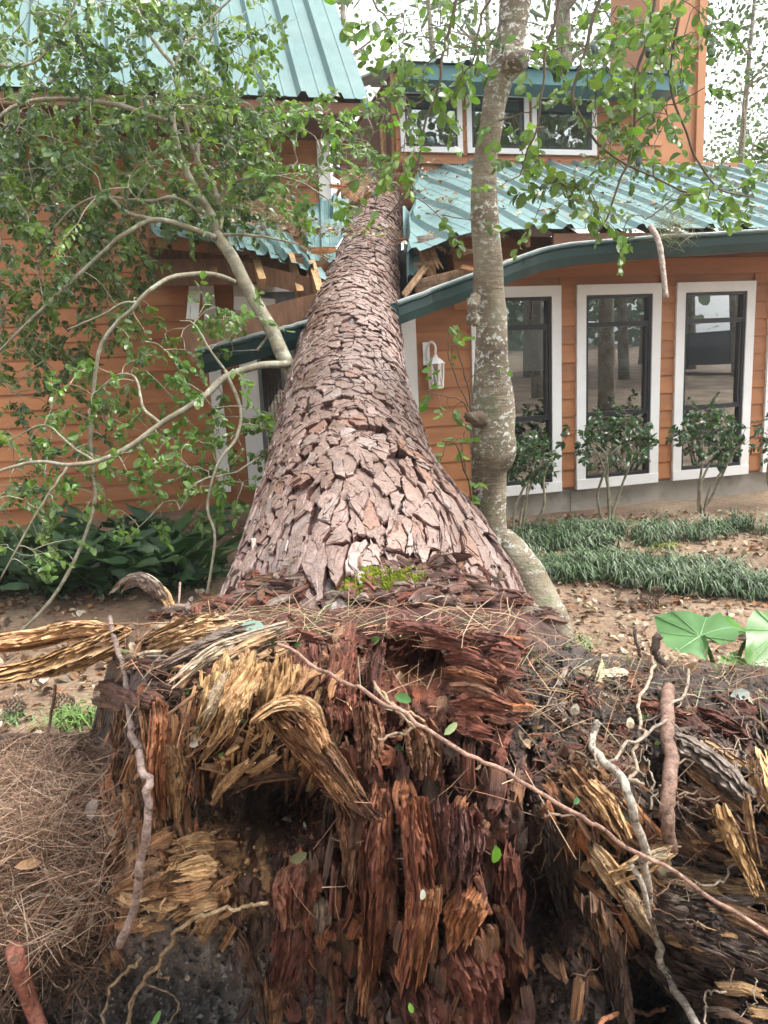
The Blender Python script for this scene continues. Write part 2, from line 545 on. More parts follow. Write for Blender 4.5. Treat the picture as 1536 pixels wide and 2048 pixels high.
def rotten_mat():
    """decayed wood and packed soil: clods plus upright fibre"""
    m = simple('rotten_wood_and_soil', rough=.55, spec=.4, var=.5, vscale=34, attr=True, rvar=.25)
    nt = m.node_tree; L = nt.links.new; b = nt.nodes['Principled BSDF']
    tc = nt.nodes.new('ShaderNodeTexCoord')
    mp = nt.nodes.new('ShaderNodeMapping'); mp.inputs['Scale'].default_value = (1, 1, .10)
    L(tc.outputs['Object'], mp.inputs['Vector'])
    n1 = nd(nt, 'ShaderNodeTexNoise', Scale=210.0, Detail=5.0, Roughness=.65, Distortion=.5); L(mp.outputs[0], n1.inputs['Vector'])
    n2 = nd(nt, 'ShaderNodeTexNoise', Scale=75.0, Detail=8.0, Roughness=.7); L(tc.outputs['Object'], n2.inputs['Vector'])
    a = nd(nt, 'ShaderNodeMath', operation='ADD'); L(n1.outputs['Fac'], a.inputs[0]); L(n2.outputs['Fac'], a.inputs[1])
    bp = nd(nt, 'ShaderNodeBump', Strength=1.0, Distance=.012); L(a.outputs[0], bp.inputs['Height']); L(bp.outputs[0], b.inputs['Normal'])
    return m
M['rotten'] = rotten_mat()
for k_ in ('bark',):
    b_ = M[k_].node_tree.nodes['Principled BSDF']; b_.inputs['Coat Weight'].default_value = .40; b_.inputs['Coat Roughness'].default_value = .28

def vary(m, amt):
    """each board, panel or leaf a little lighter or darker than the next"""
    nt = m.node_tree; b = nt.nodes['Principled BSDF']; L = nt.links.new
    src = b.inputs['Base Color'].links[0].from_socket
    oi = nt.nodes.new('ShaderNodeObjectInfo')
    mr = nd(nt, 'ShaderNodeMapRange'); mr.inputs['To Min'].default_value = 1 - amt; mr.inputs['To Max'].default_value = 1 + amt
    L(oi.outputs['Random'], mr.inputs['Value'])
    mm = nd(nt, 'ShaderNodeMix', data_type='RGBA', blend_type='MULTIPLY'); mm.inputs['Factor'].default_value = 1
    L(src, mm.inputs['A']); L(mr.outputs[0], mm.inputs['B']); L(mm.outputs['Result'], b.inputs['Base Color'])
vary(M['siding'], .13); vary(M['teal'], .08); vary(M['leaf'], .22); vary(M['wood'], .18); vary(M['leaf_matte'], .2)
# ------------------------------------------------------------------ ground
def ground_z(x, y):
    x, y = np.asarray(x, float), np.asarray(y, float)
    z = 0.14 * np.clip((y - 4.6) / 1.9, 0, 1)
    z = z + np.where(y < -2, (-2 - y) * 0.055, 0).clip(0, 2.2)
    pit = np.exp(-(((x - 0.1) / 1.9) ** 2 + ((y - 1.0) / 1.6) ** 2) ** 2)
    z = z - 0.85 * pit
    z = z + 0.022 * fbm(n3(x * 1.6, y * 1.6, 0 * x), 3, 5) + 0.012 * fbm(n3(x * 7, y * 7, 0 * x), 2, 9) * (np.abs(y) < 12)
    return z

def axis_vals(lo, hi, near_lo, near_hi, step):
    a = list(np.arange(near_lo, near_hi + 1e-6, step))
    d, v = step, near_lo
    left = []
    while v > lo:
        d *= 1.35
        v -= d
        left.append(v)
    d, v = step, near_hi
    right = []
    while v < hi:
        d *= 1.35
        v += d
        right.append(v)
    return np.array(left[::-1] + a + right)

gx = axis_vals(-300, 300, -5.0, 6.0, .07)
gy = axis_vals(-300, 300, 0.2, 9.0, .07)
XX, YY = np.meshgrid(gx, gy)
ZZ = ground_z(XX, YY)
nx, ny = len(gx), len(gy)
idx = np.arange(nx * ny).reshape(ny, nx)
quads = np.stack([idx[:-1, :-1], idx[:-1, 1:], idx[1:, 1:], idx[1:, :-1]], -1).reshape(-1, 4)
tag(obj('ground', build_mesh('ground', np.stack([XX, YY, ZZ], -1).reshape(-1, 3), quads, smooth=True), M['ground']), kind='structure',
    label='brown earth yard covered in fallen leaves and needles')

# ------------------------------------------------------------------ house frame of reference
AW = R(14.0)
A_ = np.array([math.cos(AW), math.sin(AW), 0.0])
N_ = np.array([math.sin(AW), -math.cos(AW), 0.0])
Z_ = np.array([0, 0, 1.0])
FQ = P(1118, 780, 6.6)
def W(s, o, z):
    p = FQ + A_ * s + N_ * o
    return np.array([p[0], p[1], z])
def hs(px, py, o=0.0):
    d = ray(px, py)
    t = (np.dot(FQ - CAM, N_) + o) / np.dot(d, N_)
    p = CAM + d * t
    return np.dot(p - FQ, A_), p[2]
def bx(mb, s0, s1, o0, o1, z0, z1, C=None):
    mb.obb(W(s0, o0, z0), A_ * (s1 - s0), N_ * (o1 - o0), Z_ * (z1 - z0), C)

house = thing('house', 'orange lap sided house with teal metal roofs crushed by the fallen pine', 'house', W(0, 0, .12))

o_left = float(np.dot(P(300, 800, 7.5) - FQ, N_))
s_corner = hs(806, 700)[0]
s_end = hs(1640, 700)[0] + 1.2
EAVE_O, EAVE_Z, CLER_O = .5, 2.42, -2.33
RZ = hs(1100, 326, CLER_O)[1]      # where the lower roof meets the clerestory wall
LAP = .152

def siding(parent, s0, s1, o, z0, z1, holes=(), bname='siding_board'):
    """lapped boards, one object each; split around openings"""
    k = 0
    z = z0
    while z < z1 - .01:
        h = min(LAP, z1 - z)
        zt = z + h + .018
        segs = [(s0, s1)]
        for (a, b, c, d) in holes:
            if z + h > c + .02 and z < d - .02:
                segs = [q for (u, v) in segs for q in ((u, min(v, a)), (max(u, b), v)) if q[1] - q[0] > .03]
        for (u, v) in segs:
            # butt joints in long runs
            cuts = [u]
            while v - cuts[-1] > 3.9:
                cuts.append(cuts[-1] + rnd.uniform(2.2, 3.6))
            cuts.append(v)
            for a, b in zip(cuts[:-1], cuts[1:]):
                mb = MB()
                nseg = max(1, int((b - a) / .5))
                Vv, Fv = [], []
                for i in range(nseg + 1):
                    s = a + .0015 + (b - a - .003) * i / nseg
                    jz = .0022 * math.sin(s * 3.1 + k * 1.7)
                    jo = .002 * math.sin(s * 2.3 + k)
                    Vv += [W(s, o + .021 + jo, z + jz), W(s, o + .021 + jo, z + .006 + jz), W(s, o + .007, zt), W(s, o, zt), W(s, o + .003, z + jz)]
                for i in range(nseg):
                    for j in range(5):
                        q = (j + 1) % 5
                        Fv.append((i * 5 + j, i * 5 + q, i * 5 + 5 + q, i * 5 + 5 + j))
                Fv += [(4, 3, 2, 1, 0), tuple(nseg * 5 + j for j in range(5))]
                mb.add(Vv, Fv)
                obj(bname, mb, M['siding'], parent)
        z += h
        k += 1

# window openings on the front, read off the photograph
wins = []
for (x0, x1, yt, yb) in ((934, 1118.5, 580, 988), (1150, 1319, 571, 973), (1350, 1507, 562, 951)):
    a, zt0 = hs(x0, yt); b, _ = hs(x1, yt); _, zb0 = hs((x0 + x1) / 2, yb)
    wins.append([a, b, zb0, zt0])
zb = sum(w[2] for w in wins) / 3; zt = sum(w[3] for w in wins) / 3
wd = sum(w[1] - w[0] for w in wins[1:]) / 2
for w in wins:
    w[2], w[3] = zb, zt
step = wins[2][0] - wins[1][0]
wins[0][0] = wins[0][1] - wd
wins.append([wins[2][0] + step, wins[2][0] + step + wd, zb, zt])
wins.append([wins[2][0] + 2 * step, wins[2][0] + 2 * step + wd, zb, zt])

FZ = .36   # bottom of the siding
wall_f = MB()
holes = [tuple(w) for w in wins]
# sheathing behind the boards, with openings
def sheath(mb, s0, s1, o0, o1, z0, z1, holes):
    cuts = sorted({s0, s1, *[h[0] for h in holes], *[h[1] for h in holes]})
    cuts = [c for c in cuts if s0 <= c <= s1]
    for a, b in zip(cuts[:-1], cuts[1:]):
        m_ = (a + b) / 2
        hit = [h for h in holes if h[0] < m_ < h[1]]
        if hit:
            bx(mb, a, b, o0, o1, z0, hit[0][2]); bx(mb, a, b, o0, o1, hit[0][3], z1)
        else:
            bx(mb, a, b, o0, o1, z0, z1)
s_brk = hs(905, 560)[0]
holes.append((s_corner - 1, s_brk, 1.93, 9))
sheath(wall_f, s_corner, s_end, -.12, 0, FZ - .02, EAVE_Z + .02, holes[:-1] + [(s_corner, s_brk, 1.93, EAVE_Z + .01)])
bx(wall_f, s_corner, s_corner + .12, o_left, -.122, FZ - .02, 1.9)
wf = obj('wall', wall_f, M['siding'], house)
siding(wf, s_corner + .11, s_end, 0, FZ, EAVE_Z, holes)
mb = MB()
bx(mb, s_corner - .02, s_corner + .105, -.10, .03, FZ - .01, 1.92)
obj('corner_board', mb, M['white'], house)
# concrete footing in blocks with joints
s = s_corner
fnd = None
mb = MB(); bx(mb, s_corner, s_end, -.30, -.03, -.2, FZ - .022)
fnd = obj('footing', mb, M['found'], house)
while s < s_end:
    L_ = rnd.uniform(1.1, 1.5)
    mb = MB(); bx(mb, s + .006, min(s + L_, s_end), -.029, -.012, -.15, FZ - .025)
    obj('footing_block', mb, M['found'], fnd)
    s += L_

M['dark_panel'] = simple('pane_darkening_sheet', (.016, .018, .022), .7, .2, .1)  # near-black sheet, only there to make the lower panes look dark
def window(a, b, z0, z1, o, split=(.34, .80), blind=False, tr=.085, single=False):
    t = MB()
    d0, d1 = o - .06, o + .040
    bx(t, a, b, d0, d1, z1 - tr, z1); bx(t, a, b, d0, d1 + .004, z0, z0 + tr)
    bx(t, a, a + tr, d0, d1 - .002, z0 + tr, z1 - tr); bx(t, b - tr, b, d0, d1 - .002, z0 + tr, z1 - tr)
    w = obj('window', t, M['white'], house)
    ia, ib, iz0, iz1 = a + tr, b - tr, z0 + tr, z1 - tr
    fr = MB(); f = .026
    bx(fr, ia, ib, o - .03, o + .026, iz1 - f, iz1); bx(fr, ia, ib, o - .03, o + .027, iz0, iz0 + f)
    bx(fr, ia, ia + f, o - .03, o + .024, iz0 + f, iz1 - f); bx(fr, ib - f, ib, o - .03, o + .024, iz0 + f, iz1 - f)
    obj('sash', fr, M['sash'], w)
    H = iz1 - iz0
    if single:
        zs = [iz0 + f, iz1 - f]
    else:
        zs = [iz0 + f, iz0 + H * .36, iz1 - H * .155, iz1 - f]
        for q, zz in enumerate(zs[1:-1]):
            r_ = MB(); bx(r_, ia + f + .001, ib - f - .001, o - .028, o + .020, zz - .022, zz + .018)
            obj('rail', r_, M['sash'], w)
        r_ = MB(); bx(r_, ib - f - .022, ib - f - .002, o - .026, o + .016, zs[1] + .02, zs[2] - .024)
        obj('inner_sash', r_, M['sash'], w)
        r_ = MB(); bx(r_, ia + f, ib - f, o - .034, o - .031, iz0 + f, zs[1] - .022); obj('lower_dark_panel', r_, M['dark_panel'], w)  # dark panel added behind the lower pane to darken it
    for q in range(len(zs) - 1):
        p_ = MB(); bx(p_, ia + f, ib - f, o - .012 - .004 * q, o - .007 - .004 * q, zs[q] + .001, zs[q + 1] - .001)
        obj('pane', p_, M['glass'], w)
    if blind:
        zz, q = zs[2] - .03, 0
        bl = obj('blind_head', (lambda m_: (bx(m_, ia + .03, ib - .03, o - .058, o - .035, zs[2] - .03, zs[2] + .0), m_)[1])(MB()), M['blind'], w)
        while zz > zs[2] - .34:
            m_ = MB(); m_.obb(W(ia + .03, o - .055, zz), A_ * (ib - ia - .06), N_ * .008 + Z_ * -.021, Z_ * .002 + N_ * .002)
            obj('blind_slat', m_, M['blind'], w)
            zz -= .022
    return w
for k, w in enumerate(wins):
    window(*w, 0, blind=(k == 0))

# dim rooms behind the glass
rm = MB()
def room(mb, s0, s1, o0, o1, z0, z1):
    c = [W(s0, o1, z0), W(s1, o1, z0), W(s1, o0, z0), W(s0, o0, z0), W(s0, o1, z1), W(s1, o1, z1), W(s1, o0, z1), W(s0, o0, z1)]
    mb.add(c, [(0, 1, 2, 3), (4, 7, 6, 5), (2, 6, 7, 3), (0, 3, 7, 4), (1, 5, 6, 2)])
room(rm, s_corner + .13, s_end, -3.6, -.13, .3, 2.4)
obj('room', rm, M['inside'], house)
# a few simple furnishings seen dimly: a sill-high cabinet per window bay

# ------------------------------------------------------------------ left volume: two storeys, gable roof, porch under it
s_up = hs(656, 350, o_left)[0]
s_lft = hs(-260, 700, o_left)[0]
z_top = 3.62
wl = MB()
bx(wl, s_lft, s_up - .05, o_left - .12, o_left, .1, 2.9)
bx(wl, s_up - .05, s_corner + .1, o_left - .12, o_left - .002, .1, 2.32)
bx(wl, s_lft, s_up, o_left - .12, o_left - .001, 2.9, z_top)
bx(wl, s_up - .12, s_up - .003, o_left - 5, o_left - .121, .1, z_top)
wlo = obj('wall', wl, M['siding'], house)
d0 = hs(488, 850, o_left)[0]; d1 = hs(700, 850, o_left)[0]
siding(wlo, s_lft, s_up - .10, o_left, .30, z_top, holes=[(d0 - .01, 99, 0, 2.35)])
mb = MB(); bx(mb, s_up - .10, s_up + .02, o_left - .1, o_left + .035, 2.9, z_top)
obj('corner_board', mb, M['white'], house)
mb = MB(); bx(mb, s_lft, s_corner, o_left - .2, o_left - .01, -.2, .285)
obj('footing', mb, M['found'], house)
t0 = hs(417, 740, o_left)[0]
mb = MB(); bx(mb, t0, t0 + .115, o_left + .022, o_left + .05, .3, 2.3)
obj('door_trim', mb, M['white'], house)
# entry door, mostly hidden by the trunk
mb = MB()
bx(mb, d0, d0 + .17, o_left + .0, o_left + .05, .3, 2.35); bx(mb, d1 - .1, d1, o_left, o_left + .05, .3, 2.35); bx(mb, d0 + .17, d1 - .1, o_left, o_left + .05, 2.22, 2.35)
dr = obj('door', mb, M['white'], house)
mb = MB(); bx(mb, d0 + .172, d1 - .102, o_left + .002, o_left + .022, .3, 2.218)
obj('door_panel', mb, simple('grey_door_panel', (.20, .23, .25), .4, .5, .2, 5), dr)
mb = MB(); bx(mb, d0 + .21, d0 + .40, o_left + .024, o_left + .03, .7, 2.1)
obj('door_glass', mb, M['glass'], dr)
mb = MB()
for i in range(5):
    bx(mb, d0 + .235 + i * .035, d0 + .241 + i * .035, o_left + .031, o_left + .036, .7, 2.1)
obj('leading', mb, M['sash'], dr)

# ------------------------------------------------------------------ metal roofing
def roof_sheet(parent, ll, lr, ul, ur, dent=None, rows=14, ribs=3, rib=.034, mat='teal', name='roof_panel'):
    """one ribbed metal panel between four corners"""
    ll, lr, ul, ur = (np.asarray(v, float) for v in (ll, lr, ul, ur))
    nv = nrm(np.cross(lr - ll, ul - ll))
    us, hsx = [], []
    for k in range(ribs):
        b = k / ribs
        w = 1.0 / ribs
        for f_, h_ in ((0, 0), (.10, 1), (.22, 1), (.32, 0), (.62, .0), (.64, .12), (.68, .12), (.70, 0)):
            us.append(b + f_ * w); hsx.append(h_ * rib)
    us.append(1.0); hsx.append(0)
    V, F, n = [], [], len(us)
    for j in range(rows + 1):
        t = j / rows
        for u, h_ in zip(us, hsx):
            p = (ll * (1 - u) + lr * u) * (1 - t) + (ul * (1 - u) + ur * u) * t + nv * h_
            if dent: p = dent(p, u, t)
            V.append(p)
    m0 = len(V)
    V = V + [np.asarray(p) - nv * .004 for p in V]
    for j in range(rows):
        for i in range(n - 1):
            q = (j * n + i, j * n + i + 1, (j + 1) * n + i + 1, (j + 1) * n + i)
            F.append(q); F.append(tuple(m0 + c for c in q[::-1]))
    for i in range(n - 1):
        F.append((i + 1, i, m0 + i, m0 + i + 1))
    mb = MB(); mb.add(V, F)
    return obj(name, mb, M[mat], parent)

SL = (RZ - EAVE_Z) / (EAVE_O - CLER_O)
s_r0 = hs(812, 468, EAVE_O)[0]
s_top = hs(836, 332, CLER_O)[0]
def wav(amp, fq, seed):
    def f(p, u, t):
        q = p.copy()
        q[2] += amp * float(fbm(np.array([[p[0] * fq, p[1] * fq, seed]]), 2, 3)[0])
        return q
    return f
rf = MB(); bx(rf, s_top + .1, s_end, CLER_O, -.13, EAVE_Z - .03, EAVE_Z - .02)
roof = obj('roof', rf, M['lumber_dk'], house)
s = s_r0
PW = .92
k = 0
def right_dent(p, u, t):
    q = p.copy()
    ss = np.dot(p - FQ, A_)
    lim = s_r0 + (s_top - s_r0) * t + .10 * math.sin(t * 17) * (1 - t) * t
    if ss < lim:
        q = q + A_ * (lim - ss) + N_ * .0 + Z_ * .10 * (lim - ss)
    ds = max(0, ss - lim)
    q[2] -= .16 * math.exp(-(ds / .35) ** 2) * (1 - .3 * t)
    return q
while s < s_end + .5:
    if s + PW < s_r0 + .3: s += PW; continue
    roof_sheet(roof, W(s, EAVE_O, EAVE_Z), W(s + PW, EAVE_O, EAVE_Z), W(s, CLER_O + .01, RZ), W(s + PW, CLER_O + .01, RZ), right_dent, rows=16)
    s += PW; k += 1
# torn sheet hanging beside the trunk on its right
roof_sheet(roof, P(815, 565, 5.9), P(852, 522, 6.0), P(812, 440, 7.2), P(860, 405, 7.4), wav(.05, 5, 2), rows=10, ribs=1)
roof_sheet(roof, P(808, 528, 6.3), P(842, 512, 6.3), P(806, 446, 7.0), P(838, 428, 7.1), wav(.12, 7, 12), rows=10, ribs=1)
roof_sheet(roof, P(818, 505, 6.1), P(900, 492, 6.15), P(815, 468, 6.6), P(880, 455, 6.7), wav(.12, 8, 15), rows=10, ribs=2)
# eave: gutter, sagging where the trunk crosses
def gutter(pts_px, name='gutter', r=.062):
    path = smooth_path([P(*q) for q in pts_px], 34)
    path = path + .006 * np.stack([fbm(n3(np.arange(34) * .7, np.full(34, q * 4.), np.full(34, 2.)), 3, 6) for q in range(3)], 1)
    T, _, _ = frames(path)
    V, F = [], []
    prof = [(-.055, .075), (-.055, -.02), (-.03, -.062), (.03, -.062), (.058, .0), (.066, .055), (.085, .07), (.085, .082), (.058, .078), (.052, .005), (.027, -.055), (-.028, -.055), (-.049, -.015), (-.049, .075)]
    n = len(prof)
    for i, p in enumerate(path):
        t = T[i]
        out = nrm(np.array([t[1], -t[0], 0]))
        up = nrm(np.cross(out, t)); up = up if up[2] > 0 else -up
        for a, b in prof:
            V.append(p + out * a + up * b)
    for i in range(len(path) - 1):
        for j in range(n):
            q = (j + 1) % n
            F.append((i * n + j, i * n + q, (i + 1) * n + q, (i + 1) * n + j))
    F += [tuple(range(n))[::-1], tuple((len(path) - 1) * n + j for j in range(n))]
    mb = MB(); mb.add(V, F)
    g = obj(name, mb, M['gutter'], house)
    lip = MB()
    ll = []
    for i, p in enumerate(path):
        out = nrm(np.array([T[i][1], -T[i][0], 0])); up = nrm(np.cross(out, T[i])); up = up if up[2] > 0 else -up
        ll.append(p + out * .072 + up * .088)
    lip.tube(ll, .012, 6)
    obj('gutter_lip', lip, M['galv'], g)
    return g
ye = lambda px: W(hs(px, 500, EAVE_O + .07)[0], EAVE_O + .07, 0)[1]
gutter([(788, 632, 5.35), (860, 606, 5.55), (960, 570, ye(960) - .15), (1040, 538, ye(1040) - .05), (1120, 518, ye(1120)), (1250, 504, ye(1250)), (1400, 494, ye(1400)), (1560, 484, ye(1560)), (1760, 470, ye(1760))])
gutter([(405, 728, 5.0), (480, 708, 5.05), (560, 686, 5.15), (640, 662, 5.3)])
# fascia boards and torn framing between roof edge and gutter
mb = MB()
pa = [P(840, 590, 5.95), P(960, 560, 6.0), P(1080, 528, ye(1080) + .08)]
for a, b in zip(pa[:-1], pa[1:]):
    mb.obb(a, b - a, N_ * -.035, Z_ * .10)
obj('fascia_board', mb, M['lumber'], house)
s1 = hs(1110, 500, EAVE_O)[0]
mb = MB(); bx(mb, s1, s_end, EAVE_O - .05, EAVE_O - .02, EAVE_Z - .17, EAVE_Z - .03)
obj('fascia_board', mb, M['soffit'], house)
mb = MB(); bx(mb, s1 - .05, s_end, .025, EAVE_O - .052, EAVE_Z - .16, EAVE_Z - .14)
obj('soffit', mb, M['soffit'], house)
mb = MB(); bx(mb, s_brk, s_end, .024, .044, EAVE_Z - .30, EAVE_Z - .165)
obj('frieze_board', mb, M['siding'], house)
# rafter tails
s = s_r0 + .95
while s < s_end:
    mb = MB()
    rl = 2.2 if s > s_top + .1 else .7
    mb.obb(W(s, EAVE_O - .06, EAVE_Z - .12), A_ * .04, N_ * -rl + Z_ * rl * SL, Z_ * .085)
    obj('rafter', mb, M['lumber_dk'], house)
    s += .42
# lower roof left of the trunk: crushed, tipping down to the trunk
s_l0 = hs(298, 470, EAVE_O - .1)[0]
pw = (hs(655, 540, EAVE_O - .1)[0] - s_l0) / 4
porch = MB(); bx(porch, s_l0, s_l0 + pw * 3.6, EAVE_O - .35, EAVE_O - .31, 2.10, 2.28)
pr = obj('porch_roof', porch, M['lumber_dk'], house)
for i in range(4):
    sa, sb = s_l0 + i * pw, s_l0 + (i + 1) * pw + .02
    def dn(p, u, t, i=i):
        q = p.copy()
        x = (i + u) / 4
        q[2] -= .30 * x ** 2.0 * (1 - .25 * t)
        q = q + N_ * (.06 * math.sin(7 * x + 3 * t))
        q[2] += .055 * float(fbm(np.array([[p[0] * 4, p[1] * 4, 7.0]]), 3, 3)[0]) + .02 * math.sin(u * 40 + i) * (1 - t) ** 2
        return q
    roof_sheet(pr, W(sa, EAVE_O - .1, EAVE_Z - .02), W(sb, EAVE_O - .1, EAVE_Z - .02), W(sa, o_left + .03, 3.02), W(sb, o_left + .03, 3.02), dn, rows=16, ribs=2)
roof_sheet(pr, P(612, 520, 6.3), P(672, 528, 6.2), P(608, 402, 7.6), P(668, 398, 7.5), wav(.06, 5, 4), rows=10, ribs=2)
roof_sheet(pr, P(664, 505, 6.6), P(690, 470, 6.9), P(664, 402, 7.5), P(698, 395, 7.6), wav(.08, 6, 9), rows=8, ribs=1)
# left side rake edge of the porch roof and its torn framing
def board(name, a, b, wv, tv, mat, parent=house, w=.12, t=.035, label=None):
    """board from a to b; w along the picture's up, t towards the wall"""
    a, b = np.asarray(a, float), np.asarray(b, float)
    ax = nrm(b - a)
    up = nrm(np.asarray(wv, float) - ax * np.dot(wv, ax))
    th = nrm(np.cross(ax, up))
    mb = MB()
    mb.obb(a - up * w / 2 - th * t / 2, b - a, up * w, th * t)
    o = obj(name, mb, M[mat], parent)
    if label: o['label'] = label
    return o
UPV = np.array([0, 0, 1.0])
board('porch_beam', P(302, 520, 5.85), P(420, 532, 5.8), UPV, N_, 'lumber_dk', w=.17, t=.05)
board('porch_beam', P(415, 522, 5.8), P(655, 582, 5.7), UPV, N_, 'lumber_dk', w=.12, t=.05)
for (a, b) in (((418, 495, 5.9), (428, 552, 5.75)), ((505, 505, 5.9), (525, 568, 5.65)), ((580, 515, 5.9), (600, 590, 5.7)), ((622, 530, 5.8), (640, 590, 5.6)), ((304, 485, 5.95), (306, 548, 5.8))):
    board('rafter', P(*a), P(*b), A_, N_, 'lumber', w=.05, t=.09)
board('soffit_panel', P(330, 545, 6.2), P(560, 560, 6.1), UPV, N_, 'white', w=.04, t=.03)
board('soffit_panel', P(372, 692, 5.3), P(640, 622, 5.5), UPV, N_, 'lumber_dk', w=.24, t=.03)
board('soffit_panel', P(400, 662, 5.35), P(530, 662, 5.45), UPV, N_, 'white', w=.045, t=.03)
board('soffit_panel', P(470, 606, 6.2), P(552, 612, 6.0), UPV, N_, 'white', w=.10, t=.03)
board('broken_trim', P(392, 552, 5.9), P(384, 640, 5.8), A_, N_, 'white', w=.085, t=.03)
# behind the torn eave: attic darkness is real framing and the ceiling of the porch
mb = MB(); bx(mb, s_l0 + .02, s_l0 + pw * 3.7, o_left + .02, EAVE_O - .42, 2.30, 2.32)
obj('porch_ceiling', mb, M['soffit'], house)

# upper left roof: 12:12 slope
eo, ez = o_left + .80, 3.74
s_rk = hs(736, 216, eo)[0]
RIS = 4.6
ul_roof = MB()
bx(ul_roof, s_lft - 1, s_rk - .1, o_left - .1, eo - .03, ez - .13, ez - .115)
ru = obj('roof', ul_roof, M['soffit'], house)
s = s_rk
while s > s_lft - 1:
    roof_sheet(ru, W(s - PW, eo, ez), W(s, eo, ez), W(s - PW, eo - RIS, ez + RIS * 1.06), W(s, eo - RIS, ez + RIS * 1.06), None, rows=3, ribs=3, rib=.05)
    s -= PW
mb = MB(); bx(mb, s_lft - 1, s_rk - .02, eo - .05, eo - .02, ez - .12, ez - .03)
obj('fascia_board', mb, M['soffit'], house)
mb = MB(); bx(mb, s_lft - 1, s_rk - .03, eo - .16, eo - .13, ez - .03, ez + .115)
obj('closure_strip', mb, M['soffit'], house)
mb = MB(); mb.obb(W(s_rk - .02, eo - .02, ez - .15), A_ * .03, N_ * -RIS + Z_ * RIS * 1.06, Z_ * .17)
obj('rake_board', mb, M['teal_dark'], house)
mb = MB(); bx(mb, s_lft - .2, s_up - .004, o_left - .119, o_left - .1, z_top, ez + .2)
mb.add([W(s_up - .06, o_left - .1, z_top), W(s_up - .06, o_left - 4.5, z_top), W(s_up - .06, o_left - 4.5, z_top + 4.4)], [(0, 1, 2)])
obj('gable_wall', mb, M['siding'], house)

# ------------------------------------------------------------------ clerestory, its roof and the chimney
cz0 = RZ - .05
c0 = hs(792, 300, CLER_O)[0]; c1 = hs(1322, 300, CLER_O)[0]
cw = []
for (x0, x1) in ((796, 924), (930, 1056), (1061, 1190)):
    a, zt_ = hs(x0, 184, CLER_O); b, zb_ = hs(x1, 310, CLER_O)
    cw.append((a, b))
zt_ = np.mean([hs(x, 184, CLER_O)[1] for x in (860, 990, 1120)]); zb_ = np.mean([hs(x, 309, CLER_O)[1] for x in (860, 990, 1120)])
z_cr = hs(1100, 166, CLER_O)[1]
ch = [(a, b, zb_, zt_) for a, b in cw]
mb = MB(); sheath(mb, c0, c1, CLER_O - .12, CLER_O, cz0 - .4, z_cr + .1, ch)
wc = obj('wall', mb, M['siding'], house)
siding(wc, c0, c1, CLER_O, cz0 - .05, z_cr + .02, ch)
for a, b in cw:
    window(a, b, zb_, zt_, CLER_O, tr=.055, single=True)
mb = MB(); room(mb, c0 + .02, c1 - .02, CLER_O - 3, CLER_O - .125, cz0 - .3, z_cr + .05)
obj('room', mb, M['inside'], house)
mb = MB()
oe = CLER_O + .45
ze = hs(1100, 140, oe)[1]
bx(mb, c0 - .02, c1 + .02, oe - .03, oe, ze - .14, ze)
bx(mb, c0 - .02, c1 + .02, CLER_O + .022, oe - .03, ze - .13, ze - .115)
fr_ = obj('fascia_board', mb, M['teal_dark'], house)
crf = MB(); bx(crf, c0, c1, CLER_O - 3, CLER_O - .2, z_cr + .04, z_cr + .06)
rc = obj('roof', crf, M['lumber_dk'], house)
s = c0 - .02
while s < c1:
    e_ = min(s + PW, c1 + .02)
    roof_sheet(rc, W(s, oe + .04, ze + .01), W(e_, oe + .04, ze + .01), W(s, CLER_O - 2.4, ze + .72), W(e_, CLER_O - 2.4, ze + .72), None, rows=3, ribs=3)
    s += PW
# chimney
h0 = hs(1320, 60, CLER_O - .13)[0]; h1 = hs(1405, 60, CLER_O - .16)[0]
mb = MB(); bx(mb, h0, h1, CLER_O - 1.2, CLER_O - .13, 3.4, 7.2)
chm = obj('chimney', mb, M['stucco'], house)
mb = MB(); bx(mb, c1 + .003, c1 + .10, CLER_O - .128, CLER_O - .09, 3.6, z_cr + 1.4); bx(mb, h1 - .09, h1 + .012, CLER_O - .128, CLER_O - .09, 3.6, 7.1)
obj('chimney_trim', mb, M['stucco'], chm)
mb = MB(); bx(mb, c0, c1 + 1.0, CLER_O + .025, CLER_O + .06, cz0 + .01, cz0 + .075)
obj('flashing', mb, M['siding'], house)

# ------------------------------------------------------------------ wall lantern
lp = W(*((lambda q: (q[0], .023, q[1]))(hs(862, 735))))
lan = thing('wall_lantern', 'white carriage lantern on the orange wall right of the fallen trunk', 'lantern', lp)
u = pxm(862, 735, lp[1])
def LP(dx, dz, out): return lp + A_ * dx + Z_ * dz + N_ * out
mb = MB(); bx_ = lambda m_, a, b, c, d, e, f_: m_.obb(LP(a, e, c), A_ * (b - a), N_ * (d - c), Z_ * (f_ - e))
bx_(mb, -.075, -.02, .0, .018, .02, .20); obj('back_plate', mb, M['white'], lan)
mb = MB(); mb.tube(smooth_path([LP(-.045, .06, .015), LP(-.05, .15, .05), LP(-.03, .20, .08), LP(.0, .17, .10), LP(.0, .10, .10)], 14), .009, 8); obj('bracket', mb, M['white'], lan, True)
mb = MB()
def ring(m_, z0, r0, z1, r1, seg=8):
    V = []
    for z_, r_ in ((z0, r0), (z1, r1)):
        for i in range(seg):
            a = 2 * math.pi * i / seg
            V.append(LP(r_ * math.cos(a), z_, .10 + r_ * math.sin(a)))
    F = [(i, (i + 1) % seg, seg + (i + 1) % seg, seg + i) for i in range(seg)] + [tuple(range(seg))[::-1], tuple(range(seg, 2 * seg))]
    m_.add(V, F)
ring(mb, .03, .082, .075, .03); ring(mb, .075, .022, .10, .012); obj('lantern_cap', mb, M['white'], lan)
mb = MB(); ring(mb, -.165, .058, -.15, .064); obj('lantern_base', mb, M['white'], lan)
mb = MB()
